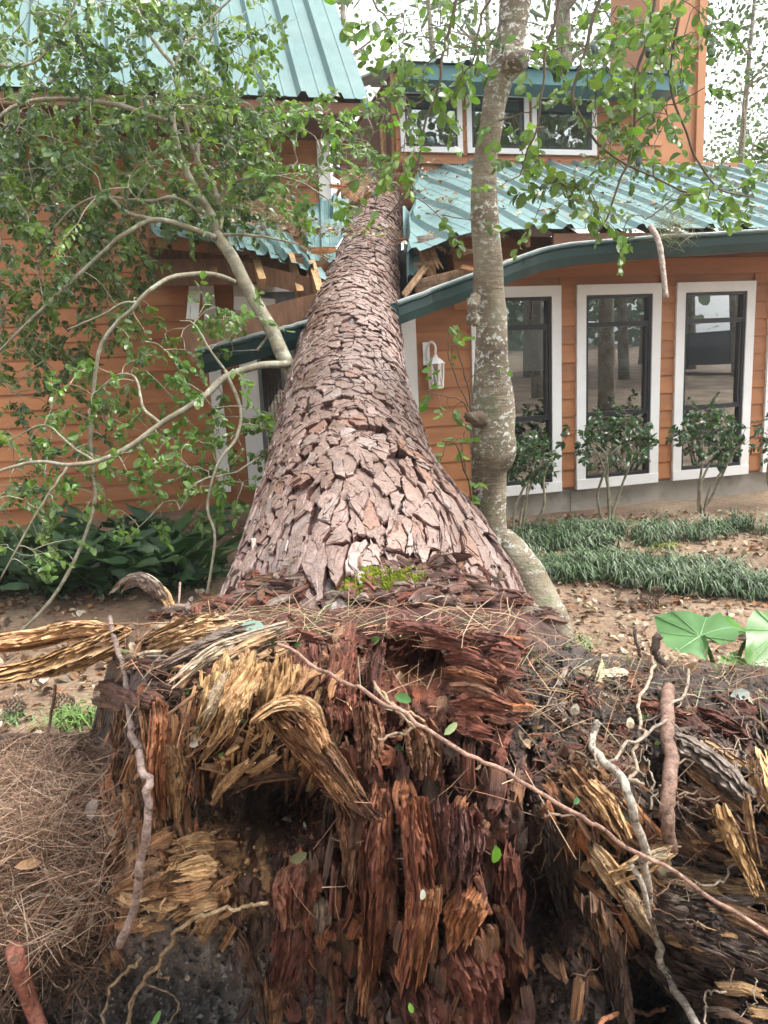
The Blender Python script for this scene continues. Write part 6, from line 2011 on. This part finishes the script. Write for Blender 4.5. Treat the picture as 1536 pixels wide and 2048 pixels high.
border('grass_border', 'dark border grass in the rear strip below the shrubs', ((1030, 1108, 1620, 1092), (1050, 1080, 1620, 1062)), 240, 2, .20)
# ------------------------------------------------------------------ fallen leaves, needles and twigs on the ground
LIT = [leaf_base(.8, .5, .3), leaf_base(.6, -.5, -.25), leaf_base(.9, .9, .15), leaf_base(.4, .6, .4)]
LC = np.array([(.20, .115, .06), (.30, .20, .12), (.13, .07, .04), (.38, .29, .20), (.25, .12, .055), (.085, .05, .035), (.42, .36, .28), (.22, .17, .12)])
def litter(name, label, region, n, size, seed, zf=None, pal=LC, nz=.9):
    r_ = np.random.default_rng(seed)
    (x0, x1, y0, y1) = region
    xy = np.stack([r_.uniform(x0, x1, n), r_.uniform(y0, y1, n)], 1)
    dens = fbm(n3(xy[:, 0] * 1.3, xy[:, 1] * 1.3, 0 * xy[:, 0]), 3, seed)
    keep = dens > r_.uniform(-.55, .35, n)
    xy = xy[keep]; n = len(xy)
    z = ground_z(xy[:, 0], xy[:, 1]) + r_.uniform(.003, .022, n)
    pos = np.stack([xy[:, 0], xy[:, 1], z], 1)
    a = r_.uniform(0, 6.28, n)
    d = np.stack([np.cos(a), np.sin(a), r_.normal(0, .18, n)], 1)
    up = np.stack([r_.normal(0, .35, n), r_.normal(0, .35, n), np.full(n, nz)], 1)
    s = size * r_.uniform(.5, 1.35, n)
    C = pal[r_.integers(len(pal), size=n)] * r_.uniform(.7, 1.25, (n, 1))
    kind = r_.integers(len(LIT), size=n)
    rot = rot_frames(d, up)
    parts = [scatter(V, F, pos[kind == b], rot[kind == b], s[kind == b], C[kind == b]) for b, (V, F) in enumerate(LIT)]
    return tag(link(name, build_many(name, parts), M['litter']), label, 'leaf litter', None, 'stuff')
litter('leaf_litter', 'brown fallen leaves scattered over the yard right of the trunk', (.55, 4.6, 2.7, 6.4), 7000, .042, 1)
litter('leaf_litter', 'brown fallen leaves scattered over the yard left of the trunk', (-4.2, -.3, 2.2, 6.6), 6000, .050, 2)
litter('leaf_litter', 'dead leaves around the root plate', (-1.7, 3.0, 2.3, 3.4), 1600, .05, 7)

def needles(name, label, spots, seed, pal=((.27, .155, .095), (.20, .115, .07), (.34, .225, .15), (.16, .09, .06), (.38, .28, .19)), cat='pine needles', rad=(.0007, .0011), length=(.12, .24)):
    """spots: callables giving a point, count"""
    r_ = random.Random(seed)
    V, F, C, k = [], [], [], 0
    for fn, n in spots:
        for _ in range(n):
            p, flat = fn(r_)
            a = r_.uniform(0, 6.28); L = r_.uniform(*length)
            d = nrm(np.array([math.cos(a), math.sin(a), r_.gauss(0, flat)]))
            b = nrm(np.cross(d, [r_.gauss(0, 1), r_.gauss(0, 1), 1])) * L * r_.uniform(-.18, .18)
            w = r_.uniform(*rad)
            e1 = nrm(np.cross(d, [.3, .2, 1])); e2 = np.cross(d, e1)
            c = np.array(r_.choice(pal)) * r_.uniform(.7, 1.25)
            for t, f in ((-.5, 1), (-.17, 1), (.17, .9), (.5, .5)):
                q = p + d * L * t + b * (1 - 4 * t * t)
                V += [q + e1 * w * f, q + (-.5 * e1 + .87 * e2) * w * f, q + (-.5 * e1 - .87 * e2) * w * f]
                C += [c] * 3
            for j in range(3):
                for i in range(3):
                    F.append((k + 3 * j + i, k + 3 * j + (i + 1) % 3, k + 3 * j + 3 + (i + 1) % 3, k + 3 * j + 3 + i))
            k += 12
    return tag(link(name, build_mesh(name, V, F, np.array(C)), M['needle']), label, cat, None, 'stuff')
def on_plate(x0, x1, y0, y1, lift=.03, flat=.35):
    def f(r_):
        x, y = r_.uniform(x0, x1), r_.uniform(y0, y1)
        y = max(y, top_of(x) + 3)
        return P(x, y, float(Yd(x, y)) - r_.uniform(0, lift)), flat
    return f
def heap(r_):
    while True:
        x, y = r_.gauss(70, 95), r_.gauss(1660, 130)
        if -200 < x < 270 and 1475 < y < 1990 and x < 250 - max(0, y - 1720) * .30: break
    return P(x, y, float(Yd(x, y)) - r_.uniform(-.01, .09)), .45
needles('pine_needles', 'heap of dry brown pine needles left of the root plate', [(heap, 3300), (on_plate(-150, 230, 1480, 1900, .05), 900)], 1)
needles('pine_needles', 'darker brown pine needles hanging at the foot of the needle heap', [(on_plate(-150, 210, 1700, 1990, .05, .8), 1500)], 8, pal=((.12, .07, .045), (.17, .095, .06), (.09, .055, .04), (.22, .14, .09)))  # darker colours towards the foot of the heap
needles('pine_needles', 'dry pine needles strewn over the root plate', [(on_plate(250, 1536, 1240, 1480, .05, .5), 260), (on_plate(560, 1500, 1480, 1800, .08, .9), 60), (on_plate(1040, 1536, 1270, 1420, .04), 150), (on_plate(380, 1050, 1215, 1262, .03), 240)], 2,
        pal=((.30, .15, .085), (.24, .12, .07), (.38, .24, .15), (.45, .33, .2), (.30, .32, .16)))
def on_yard(x0, x1, y0, y1):
    def f(r_):
        x, y = r_.uniform(x0, x1), r_.uniform(y0, y1)
        return np.array([x, y, float(ground_z(x, y)) + r_.uniform(.002, .02)]), .08
    return f
needles('pine_needles', 'dry pine needles scattered on the yard', [(on_yard(-2.6, -.6, 2.4, 4.5), 1400), (on_yard(.6, 3.2, 2.9, 5.2), 900)], 3)
def on_roof(s0, s1, o0, o1, low=False):
    def f(r_):
        s, o = r_.uniform(s0, s1), r_.uniform(o0, o1)
        z = EAVE_Z + (EAVE_O - o) * SL + .03 if not low else EAVE_Z - .02 + (EAVE_O - .1 - o) * (3.02 - EAVE_Z) / (EAVE_O - .1 - o_left) + .03 - .22 * ((s - s_l0) / 2.5) ** 2
        return W(s, o, z + r_.uniform(0, .03)), .15
    return f
needles('pine_needles', 'brown pine needles and straw lying on the lower teal roof', [(on_roof(s_r0 + .1, s_end, -2.3, .4), 900), (on_roof(s_l0, s_l0 + 2.3, -1.6, .35, True), 900)], 4)
# dead leaves on the roofs
r_ = random.Random(9)
pos, dr_, up_, sc_, cc_ = [], [], [], [], []
for k in range(850):
    if k < 400: p, _ = on_roof(s_r0 + .1, s_end, -2.3, .45)(r_)
    else: p, _ = on_roof(s_l0, s_l0 + 2.3, -1.7, .35, True)(r_)
    a = r_.uniform(0, 6.28)
    pos.append(p); dr_.append((math.cos(a), math.sin(a), r_.gauss(.0, .2))); up_.append((r_.gauss(0, .3), r_.gauss(-.3, .3), 1)); sc_.append(r_.uniform(.03, .07))
    cc_.append(np.array(LC[r_.randrange(len(LC))]) * r_.uniform(.7, 1.2) if r_.random() < (.95 if k < 400 else .6) else np.array(PAL[r_.randrange(5)]))
pos, dr_, up_, sc_, cc_ = map(np.array, (pos, dr_, up_, sc_, cc_))
rot = rot_frames(dr_, up_)
tag(link('leaf_litter', build_many('leaf_litter', [scatter(*LIT[0], pos, rot, sc_, cc_)]), M['litter']), 'dead leaves lying on the teal roof sheets', 'leaf litter', None, 'stuff')

# bits of leaf stuck on the root plate
pos, dr_, up_, sc_, cc_ = [], [], [], [], []
for k in range(260):
    if k > 215: x, y = r_.uniform(-20, 240), r_.uniform(1480, 1900)
    elif k < 180:
        x, y = r_.uniform(200, 1536), r_.uniform(1225, 1560); y = max(y, top_of(x) + 5)
    else: x, y = r_.uniform(200, 1500), r_.uniform(1500, 2000)
    p = P(x, y, float(Yd(x, y)) - r_.uniform(.0, .05))
    a = r_.uniform(0, 6.28)
    pos.append(p); dr_.append((math.cos(a), r_.gauss(0, .3), math.sin(a))); up_.append((r_.gauss(0, .5), -1, r_.gauss(.7, .5))); sc_.append(r_.uniform(.012, .035))
    cc_.append(np.array(LC[r_.randrange(len(LC))]) * r_.uniform(.6, 1.1) if r_.random() < .82 else np.array(PAL[r_.randrange(5)]))
pos, dr_, up_, sc_, cc_ = map(np.array, (pos, dr_, up_, sc_, cc_))
rot = rot_frames(dr_, up_)
kk = np.arange(len(pos)) % 4
tag(link('leaf_litter', build_many('leaf_litter', [scatter(*LIT[b], pos[kk == b], rot[kk == b], sc_[kk == b], cc_[kk == b]) for b in range(4)]), M['litter']), 'small torn leaves and chips stuck on the root plate', 'leaf litter', None, 'stuff')

# single leaves one can point at
def one_leaf(label, px, py, Y, tipx, tipy, tipY, up, col, wd, mat='litter', cat='leaf', name='fallen_leaf', fold=.3, curl=.1):
    c = P(px, py, Y); tp = P(tipx, tipy, tipY); L = np.linalg.norm(tp - c)
    V, F = leaf_base(wd, fold, curl)
    rt = rot_frames(np.array([tp - c]), np.array([up], float))[0]
    V = (V * L) @ rt.T
    o = link(name, build_mesh(name, V, F, col, smooth=True), M[mat])
    o.location = [float(q) for q in c]
    return tag(o, label, cat)
yp = lambda x, y, l=.05: float(Yd(x, y)) - l
one_leaf('blue green oval leaf lying on the ridge of the root plate', 476, 1262, yp(476, 1262, .08), 534, 1252, yp(534, 1252, .06), (0, -.7, .8), (.14, .25, .20), .62, 'leaf_matte')
one_leaf('upright tan curled dead leaf on the soil mound', 1190, 1360, yp(1190, 1360, .04), 1214, 1316, yp(1214, 1330, .05), (.7, -1, .2), (.44, .36, .24), .45)
one_leaf('flat tan dead leaf lying right of the upright curled leaf', 1200, 1350, yp(1200, 1350, .03), 1262, 1340, yp(1262, 1345, .03), (0, -.8, .9), (.42, .35, .25), .30)
one_leaf('dark spotted dead leaf lying left of the upright curled leaf', 1195, 1352, yp(1195, 1352, .03), 1162, 1336, yp(1162, 1340, .03), (0, -.8, .9), (.26, .20, .14), .45)
one_leaf('small green leaf stuck on the red wood near the bottom', 990, 1690, yp(990, 1690, .16), 994, 1730, yp(994, 1730, .16), (.3, -1, .1), (.11, .26, .03), .4, 'leaf_matte')
one_leaf('tiny green leaf at the foot of the red hanging wood', 818, 2005, yp(818, 2005, .2), 826, 2028, yp(826, 2028, .2), (.3, -1, .1), (.14, .28, .05), .5, 'leaf_matte')
one_leaf('tiny white leaf beside the orange hanging splinter', 845, 1800, yp(845, 1800, .22), 846, 1780, yp(846, 1780, .22), (.3, -1, .1), (.7, .72, .65), .55, 'leaf_matte')
one_leaf('olive leaf tucked in the dark hollow of the root plate', 580, 1722, yp(580, 1722, .12), 612, 1708, yp(612, 1708, .12), (.2, -1, .3), (.16, .17, .08), .55, 'leaf_matte')
one_leaf('dark green lobed leaf under the long twig', 790, 1390, yp(790, 1390, .12), 822, 1402, yp(822, 1402, .12), (.2, -.8, .5), (.05, .13, .03), .6, 'leaf_matte')
one_leaf('pale green leaf left of the red bark slab', 888, 1470, yp(888, 1470, .16), 915, 1445, yp(915, 1445, .16), (.2, -.8, .5), (.22, .28, .12), .45, 'leaf_matte')
one_leaf('small green leaf on the orange wood below the soil mound', 1148, 1608, yp(1148, 1608, .1), 1158, 1596, yp(1158, 1596, .1), (.2, -.8, .5), (.05, .16, .06), .8, 'leaf_matte')
one_leaf('grey green leaf behind the pale hanging root', 1238, 1628, yp(1238, 1628, .04), 1290, 1632, yp(1290, 1632, .04), (0, -1, .3), (.22, .23, .14), .5, 'leaf_matte')
one_leaf('tan leaf hanging below the broken root end', 1318, 1700, yp(1318, 1700, .05), 1335, 1756, yp(1335, 1756, .05), (.2, -1, .1), (.36, .31, .19), .5)
one_leaf('curled brown leaf at the foot of the needle heap', 28, 1735, yp(28, 1735, .12), 85, 1722, yp(85, 1722, .12), (.0, -.8, .6), (.34, .2, .11), .4)
one_leaf('pale grey leaf standing in the needle heap', 176, 1640, yp(176, 1640, .12), 190, 1600, yp(190, 1600, .12), (-.4, -1, .3), (.33, .26, .24), .55)
one_leaf('pale blue green leaf on the mound near the elephant ear', 1460, 1392, yp(1460, 1392, .03), 1505, 1386, yp(1505, 1386, .03), (0, -.8, .7), (.30, .36, .32), .5, 'leaf_matte')
one_leaf('bright green grass blade at the bottom edge', 300, 2060, yp(300, 2060, .15), 322, 2020, yp(322, 2020, .18), (.3, -1, .4), (.12, .26, .06), .35, 'leaf_matte', 'grass', 'grass_blade')

# ------------------------------------------------------------------ sticks
def stick(label, pts, w, col, lift=.1, cat='stick', name='stick', mat='root', **k):
    mb, out = px_tube(name, pts, w, col, lift, **k)
    o = obj(name, mb, M[mat], None, True, origin=out[0])
    return tag(o, label, cat)
stick('long thin stick lying diagonally down across the root plate', [(556, 1288), (680, 1358), (760, 1400), (880, 1475), (1000, 1540), (1130, 1615), (1250, 1690), (1400, 1780), (1600, 1915)], 8.5, (.33, .20, .15), .20, n=50, taper=1.1, jit=.012)
stick('thin side twig forking under the long diagonal stick', [(752, 1478), (800, 1468), (830, 1452), (800, 1425), (745, 1372)], 6, (.36, .27, .19), .18, n=24, jit=.008)
stick('pinkish grey stick hanging upright at the left of the root plate', [(214, 1232), (236, 1300), (252, 1385), (262, 1450), (280, 1520), (300, 1585), (296, 1660), (284, 1740), (268, 1820), (238, 1892)], 13, (.30, .22, .19), .15, n=50, taper=1.35, wob=.16, jit=.010)
stick('thin brown stick standing in the left yard by the broken root', [(112, 1368), (100, 1450), (92, 1540), (82, 1640)], 7, (.16, .09, .07), .05, n=24, jit=.008)
stick('bleached stick leaning on the bark at the left of the trunk foot', [(507, 1078, 2.72), (506, 1110, 2.68), (486, 1165, 2.55), (465, 1212, 2.42)], 10, (.62, .55, .47), Y='own', n=24, taper=.7)
stick('thin stick lying on the red bark slab right of the trunk foot', [(1005, 1288, 2.05), (1045, 1280, 2.1), (1078, 1290, 2.1)], 6, (.40, .30, .18), Y='own', n=14)
stick('fine straw lying along the ridge of the root plate', [(190, 1250), (330, 1248), (460, 1258)], 3.5, (.40, .24, .15), .12, n=24, jit=.006)
stick('thin bare sprout beside the left fork of the yard twigs', [(360, 1165, 2.5), (358, 1200, 2.45), (352, 1232, 2.4)], 5, (.34, .24, .18), Y='own', n=12)
stick('broken pine limb hanging off the gutter above the right windows', [(1300, 452, 5.75), (1316, 480, 5.7), (1325, 530, 5.65), (1332, 596, 5.6)], 13, (.42, .34, .29), Y='own', n=26, taper=.8, wob=.2, cat='branch', name='broken_branch')
# tuft of needles on the broken limb and on the roof
def near(px, py, Y, s):
    def f(r_):
        return P(px + r_.gauss(0, s), py + r_.gauss(0, s * .7), Y + r_.gauss(0, .05)), .6
    return f
needles('needle_tuft', 'green and brown needle tufts caught on the lower roofs', [(near(1345, 450, 5.9, 22), 160), (near(1185, 425, 6.6, 26), 90), (near(520, 420, 6.6, 40), 260), (near(330, 440, 6.2, 30), 200), (near(480, 500, 5.9, 40), 120), (near(395, 210, 6.0, 30), 200), (near(770, 350, 8.6, 30), 120)], 6,
        pal=((.13, .20, .06), (.17, .22, .08), (.24, .22, .11), (.30, .20, .11)), rad=(.0010, .0016), length=(.16, .28))
stick('bent brown twig lying across the needle heap', [(-20, 1590), (60, 1560), (140, 1580), (215, 1540)], 6, (.22, .14, .09), .12, n=24, jit=.012)
stick('thin grey twig half buried low in the needle heap', [(10, 1830), (70, 1790), (150, 1800), (200, 1770)], 5, (.28, .22, .17), .10, n=24, jit=.012)
# pine cones
def cone(label, px, py):
    g = G(px, py, .03); mb = MB()
    for i in range(9):
        for j in range(8):
            t = i / 8; a = j * math.pi / 4 + i * .4
            r0 = .026 * math.sin(math.pi * (.12 + .85 * t)) + .004
            c = g + np.array([(t - .5) * .085, math.cos(a) * r0, .02 + math.sin(a) * r0])
            o_ = np.array([.3, math.cos(a), math.sin(a)]) * .012
            s_ = np.array([0, -math.sin(a), math.cos(a)]) * .009
            mb.add([c - s_, c + s_, c + o_ + s_ * .5, c + o_ - s_ * .5, c + np.array([.01, 0, 0])], [(0, 1, 2, 3), (0, 3, 4), (1, 4, 2)], (.17, .12, .09))
    o = obj('pine_cone', mb, M['litter'], None, False, origin=g)
    return tag(o, label, 'pine cone')
cone('brown pine cone on the bare yard in front of the nearer grass border', 1312, 1190)
cone('grey brown pine cone in the litter left of the root plate', 30, 1420); cone('pale pine cone on the litter beside the green weed at left', 128, 1412)
cone('dark pine cone on the yard left of the elephant ear', 1300, 1212); cone('pine cone between the two grass borders', 1325, 1103)
# small green weeds
def weed(label, px, py, n, h, seed, col):
    g = G(px, py, .0); g[2] = float(ground_z(g[0], g[1])); r_ = random.Random(seed); mb = MB()
    for q in range(n):
        a = r_.uniform(0, 6.28); d = np.array([math.cos(a), math.sin(a), 0]); s = np.array([-d[1], d[0], 0])
        p0 = g + np.array([r_.gauss(0, .05), r_.gauss(0, .05), -.005]); hh = h * r_.uniform(.5, 1.2); w = r_.uniform(.002, .005)
        pts = [p0, p0 + d * hh * .4 + Z_ * hh * .6, p0 + d * hh * .95 + Z_ * hh * .55]
        V = []
        for p, ww in zip(pts, (w, w, w * .2)): V += [p - s * ww, p + s * ww]
        mb.add(V, [(0, 1, 3, 2), (2, 3, 5, 4)], np.array(col) * r_.uniform(.7, 1.3))
    o = obj('weed', mb, M['needle'], None, False, origin=g)
    return tag(o, label, 'weed', None, 'stuff')
weed('low green weed growing in the litter left of the root plate', 148, 1445, 160, .09, 1, (.13, .22, .06))
weed('small green weed at the left edge behind the needle heap', 15, 1440, 70, .07, 2, (.12, .20, .07))
weed('green shoots beside the upright curled leaf on the mound', 1150, 1300, 50, .10, 3, (.15, .22, .09))
weed('thin mossy growth between the two grass borders', 1330, 1112, 260, .05, 4, (.20, .22, .06))
# broken lumber sticking up where the trunk hit
def plank(label, a, b, w, col, col2, seed, ths=.25, jag=.3):
    pa = np.array([P(*a), (P(*a) + P(*b)) / 2, P(*b)])
    wm = w * pxm(a[0], a[1], a[2]); m_ = MB()
    m_.add(*splinter(pa, wm, wm * ths, ncol=7, nrow=6, seed=seed, jag=(.03, jag), col=col, col2=col2, roll=rnd.uniform(-.3, .3), taper=.05, rough=.15, cup=.1))
    o = obj('broken_board', m_, M['wood'], None, False, origin=pa[0])
    return tag(o, label, 'broken board')
LUM, ORB = (.45, .30, .16), (.45, .19, .065)
plank('splintered orange siding piece left of the trunk top', (668, 345, 7.9), (722, 378, 7.8), 16, ORB, LUM, 1)
plank('torn orange board lying against the trunk top', (690, 380, 7.8), (718, 398, 7.7), 18, ORB, (.5, .35, .2), 2)
plank('dark green strip of trim among the broken boards', (666, 330, 7.9), (712, 372, 7.8), 10, (.03, .09, .08), (.05, .12, .11), 3)
plank('flat grey board bent over the trunk top', (668, 318, 7.9), (742, 322, 7.9), 22, (.30, .22, .16), BRN, 4)
plank('thin upright splinter beside the trunk top', (722, 400, 7.7), (735, 345, 7.8), 7, (.36, .22, .14), BRN, 5)
plank('upright tan stud standing behind the leaves by the clerestory', (792, 330, 8.7), (790, 225, 8.8), 16, LUM, BRN, 6)
plank('second tan stud standing behind the trunk top', (770, 335, 8.9), (764, 235, 8.9), 12, LUM, BRN, 7)
plank('leaning brown stud between trunk top and clerestory', (812, 340, 8.6), (798, 250, 8.8), 12, (.36, .2, .1), BRN, 8)
plank('short end of a broken rafter at the roof edge right of the trunk', (848, 492, 6.05), (872, 545, 5.9), 36, (.42, .25, .12), (.30, .17, .09), 9, .5)
plank('splintered plywood under the sagging roof edge right of the trunk', (830, 585, 5.9), (960, 556, 6.0), 50, (.40, .27, .16), (.25, .14, .08), 10, .12)
plank('long torn splinter pointing up at the roof edge right of the trunk', (808, 590, 5.8), (856, 525, 5.9), 14, (.50, .34, .2), BRN, 11)
plank('curled grey fascia end at the roof edge right of the trunk', (835, 480, 6.0), (940, 474, 6.0), 16, (.30, .27, .24), BRN, 12)
plank('white splinter of trim lying across the trunk top', (762, 346, 9.0), (800, 354, 8.8), 8, (.75, .74, .72), (.6, .58, .55), 13)

for k in range(26):
    if k < 12: x, y, Y = rnd.uniform(655, 720), rnd.uniform(335, 420), rnd.uniform(7.4, 8.2)
    elif k < 20: x, y, Y = rnd.uniform(815, 930), rnd.uniform(478, 560), rnd.uniform(5.9, 6.4)
    else: x, y, Y = rnd.uniform(600, 670), rnd.uniform(480, 600), rnd.uniform(5.8, 6.6)
    a = rnd.uniform(-1.3, .9); L_ = rnd.uniform(25, 75)
    plank('splintered scrap of lumber in the hole torn by the trunk', (x, y, Y), (x + math.cos(a) * L_, y + math.sin(a) * L_, Y + rnd.uniform(-.2, .2)), rnd.uniform(5, 15), rnd.choice((LUM, ORB, (.36, .22, .13), (.55, .42, .27))), rnd.choice((BRN, LUM)), 60 + k, rnd.uniform(.2, .5), .5)
for o in COL.objects:
    if o.get('label') == 'splintered scrap of lumber in the hole torn by the trunk': o['group'] = 'lumber scraps around the trunk'
# ------------------------------------------------------------------ trees behind the house, and what the windows mirror
def far_tree(label, base, h, tr, cr, seed, kind='broad', crown_from=.35, n=900, leaf=.16, group='trees behind the house', lean=0.0):
    r_ = np.random.default_rng(seed)
    base = np.asarray(base, float)
    t = thing('tree' if kind == 'broad' else 'pine_tree', label, 'tree', base, group)
    top = base + np.array([lean * h, r_.normal(0, .03) * h, h])
    pts = smooth_path([base, base * .5 + top * .5 + np.array([r_.normal(0, .02) * h, 0, 0]), top], 18)
    mb = MB(); mb.add(*tube(pts, np.linspace(tr, tr * .18, 18), 9, (.3, .3, .3), .1, 3, seed)); obj('trunk', mb, M['lichen'], t, True)
    lb = MB(); cl = []
    for q in range(16):
        f = r_.uniform(crown_from, .98); a = r_.uniform(0, 6.28)
        p = pts[int(f * 17)]
        L = cr * (1.25 - f) * r_.uniform(.6, 1.1) + .2
        e = p + np.array([math.cos(a), math.sin(a), r_.uniform(.1, .7)]) * L
        lb.add(*tube(smooth_path([p, (p + e) / 2 + r_.normal(0, .1, 3), e], 6), np.linspace(tr * .25, tr * .05, 6), 5, (.3, .3, .3), cap=False))
        cl += [e, (p + e * 2) / 3, e + r_.normal(0, .5, 3)]
    tag(obj('limbs', lb, M['branch'], t), kind='stuff')
    cl = np.array(cl)
    c = cl[r_.integers(len(cl), size=n)] + r_.normal(0, cr * .20, (n, 3))
    d = r_.normal(0, 1, (n, 3)); up = r_.normal(0, .7, (n, 3)) + np.array([0, 0, .6])
    pal = np.array([(.05, .09, .03), (.07, .12, .035), (.04, .07, .025), (.09, .13, .04)])
    C = pal[r_.integers(4, size=n)] * r_.uniform(.7, 1.3, (n, 1))
    sh = leaf_base(.9, .2, .1) if kind == 'broad' else leaf_base(.22, .1, .1)
    tag(link('crown', build_many('crown', [scatter(*sh, c, rot_frames(d, up), leaf * r_.uniform(.5, 1.4, n), C)]), M['leaf'], t), kind='stuff')
    return t
far_tree('tall slim pine rising behind the clerestory roof', P(1128, 420, 19)* (1, 1, 0), 17, .30, 3.2, 1, 'pine', .45, 2200, .4, lean=-.03)
far_tree('feathery pale tree at the upper right beyond the chimney', P(1470, 500, 17) * (1, 1, 0), 9.5, .12, 2.3, 2, 'broad', .3, 3000, .085, lean=.03)
far_tree('dense tree at the far right edge behind the roof', P(1560, 500, 22) * (1, 1, 0), 8, .16, 2.4, 3, 'broad', .25, 3400, .10)
far_tree('bushy tree seen low beyond the right end of the roof', P(1480, 500, 27) * (1, 1, 0), 6.8, .2, 3.0, 4, 'broad', .2, 3400, .13)
far_tree('slim tree in the gap between the two roofs', P(725, 420, 16) * (1, 1, 0), 12, .10, 2.0, 5, 'broad', .35, 1000, .09, lean=.01)
far_tree('second tree in the gap left of the clerestory', P(830, 420, 21) * (1, 1, 0), 14, .16, 2.6, 6, 'broad', .35, 1700, .10, lean=.02)
far_tree('broad tree rising over the middle of the clerestory roof', P(980, 420, 24) * (1, 1, 0), 13, .2, 3.2, 7, 'broad', .4, 1800, .11)
far_tree('tree with thin crown behind the left side of the chimney', P(1230, 420, 20) * (1, 1, 0), 11, .18, 2.4, 8, 'broad', .45, 2200, .10)
MLAB = ['bare trunk mirrored largest in the middle tall window', 'trunk mirrored right of the largest one in the middle tall window', 'slim trunk mirrored in the window with the blind', 'far trunk mirrored at the left of the middle tall window',
        'trunk mirrored behind the black car at its left', 'trunk mirrored behind the black car at its right', 'trunk mirrored low in the window with the blind', 'far trunk mirrored at the right of the middle tall window']
def mirror_point(px, py, dist):
    d = ray(px, py); t = np.dot(FQ - CAM, N_) / np.dot(d, N_); hit = CAM + d * t
    r_ = nrm(d - 2 * np.dot(d, N_) * N_)
    p = hit + r_ * dist
    return np.array([p[0], p[1], float(ground_z(p[0], p[1]))]), r_
for k, (px_, py_, dist, tr) in enumerate(((1215, 640, 11, .20), (1250, 640, 24, .22), (1075, 640, 17, .2), (1165, 640, 28, .25), (1385, 600, 30, .28), (1480, 600, 26, .2), (1060, 700, 26, .3), (1290, 650, 34, .3))):
    b, _ = mirror_point(px_, py_, dist)
    far_tree(MLAB[k], b, 11, tr, 3.2, 50 + k, 'broad', .35, 900, .32, 'trees across the drive mirrored in the windows')
b, r_ = mirror_point(1425, 645, 27)
carb = thing('parked_car', 'black parked car seen mirrored in the right hand tall window', 'car', b)
fw = nrm(np.array([-r_[1], r_[0], 0])); sdv = nrm(np.array([r_[0], r_[1], 0]))
prof = [(-2.2, .35), (-2.25, .75), (-1.9, .95), (-1.35, 1.05), (-.95, 1.62), (.75, 1.66), (1.35, 1.08), (2.1, .95), (2.25, .7), (2.2, .35)]
V = [b + fw * x + sdv * s_ * (.9 if z < 1.1 else .72) + Z_ * z for s_ in (-1, 1) for x, z in prof]
n = len(prof)
F = [tuple(range(n)), tuple(range(n, 2 * n))[::-1]] + [(i, n + i, n + (i + 1) % n, (i + 1) % n) for i in range(n)]
mb = MB(); mb.add(V, F); obj('body', mb, simple('black_car_paint', (.012, .013, .018), .15, .6, .05), carb)
for x in (-1.4, 1.4):
    for s_ in (-1, 1):
        mb = MB(); c = b + fw * x + sdv * s_ * .82 + Z_ * .34
        V = [c + sdv * q * .1 + fw * .34 * math.cos(a) + Z_ * .34 * math.sin(a) for q in (-1, 1) for a in np.linspace(0, 2 * math.pi, 16, endpoint=False)]
        mb.add(V, [tuple(range(16)), tuple(range(16, 32))[::-1]] + [(i, 16 + i, 16 + (i + 1) % 16, (i + 1) % 16) for i in range(16)])
        wh = obj('wheel', mb, M['sash'], carb)
        mb = MB(); V = [c + sdv * s_ * .012 * 9 + fw * .2 * math.cos(a) + Z_ * .2 * math.sin(a) for a in np.linspace(0, 2 * math.pi, 12, endpoint=False)] + [c + sdv * s_ * .13]
        mb.add(V, [(i, (i + 1) % 12, 12) for i in range(12)]); obj('rim', mb, M['galv'], wh)

# the wood across the drive, behind the photographer, that darkens the tops of the window panes
r9 = np.random.default_rng(99)
n_ = 5200
c = np.stack([r9.uniform(-30, 55, n_), r9.uniform(-46, -34, n_), r9.uniform(1.5, 13, n_)], 1)
c += 1.2 * np.stack([fbm(n3(c[:, 0] * .3, c[:, 2] * .3, 0 * c[:, 0] + q), 2, 3) for q in range(3)], 1)
d = r9.normal(0, 1, (n_, 3)); up = r9.normal(0, 1, (n_, 3))
pal = np.array([(.05, .09, .03), (.07, .12, .035), (.04, .07, .025)])
tag(link('woods', build_many('woods', [scatter(*leaf_base(.9, .2, .1), c, rot_frames(d, up), r9.uniform(.5, 1.3, n_), pal[r9.integers(3, size=n_)])]), M['leaf']), 'green wood across the drive mirrored at the top of the tall windows', 'woods', None, 'stuff')

# added thin air volume: washes out far trees in place of lens flare
hz = MB(); hz.obb((gx[0] - 12, gy[0] - 12, -3.5), (gx[-1] - gx[0] + 24, 0, 0), (0, gy[-1] - gy[0] + 24, 0), (0, 0, 26))
mh, nth, bh = _mat('flare_haze_air')
pv = nth.nodes.new('ShaderNodeVolumePrincipled')
pv.inputs['Color'].default_value = (.95, .96, .97, 1); pv.inputs['Density'].default_value = .0022; pv.inputs['Anisotropy'].default_value = .35
nth.nodes.remove(bh)
nth.links.new(pv.outputs[0], nth.nodes['Material Output'].inputs['Volume'])
tag(obj('flare_haze', hz, mh), 'added thin air that washes out the far trees like lens flare', 'flare_haze', None, 'stuff')
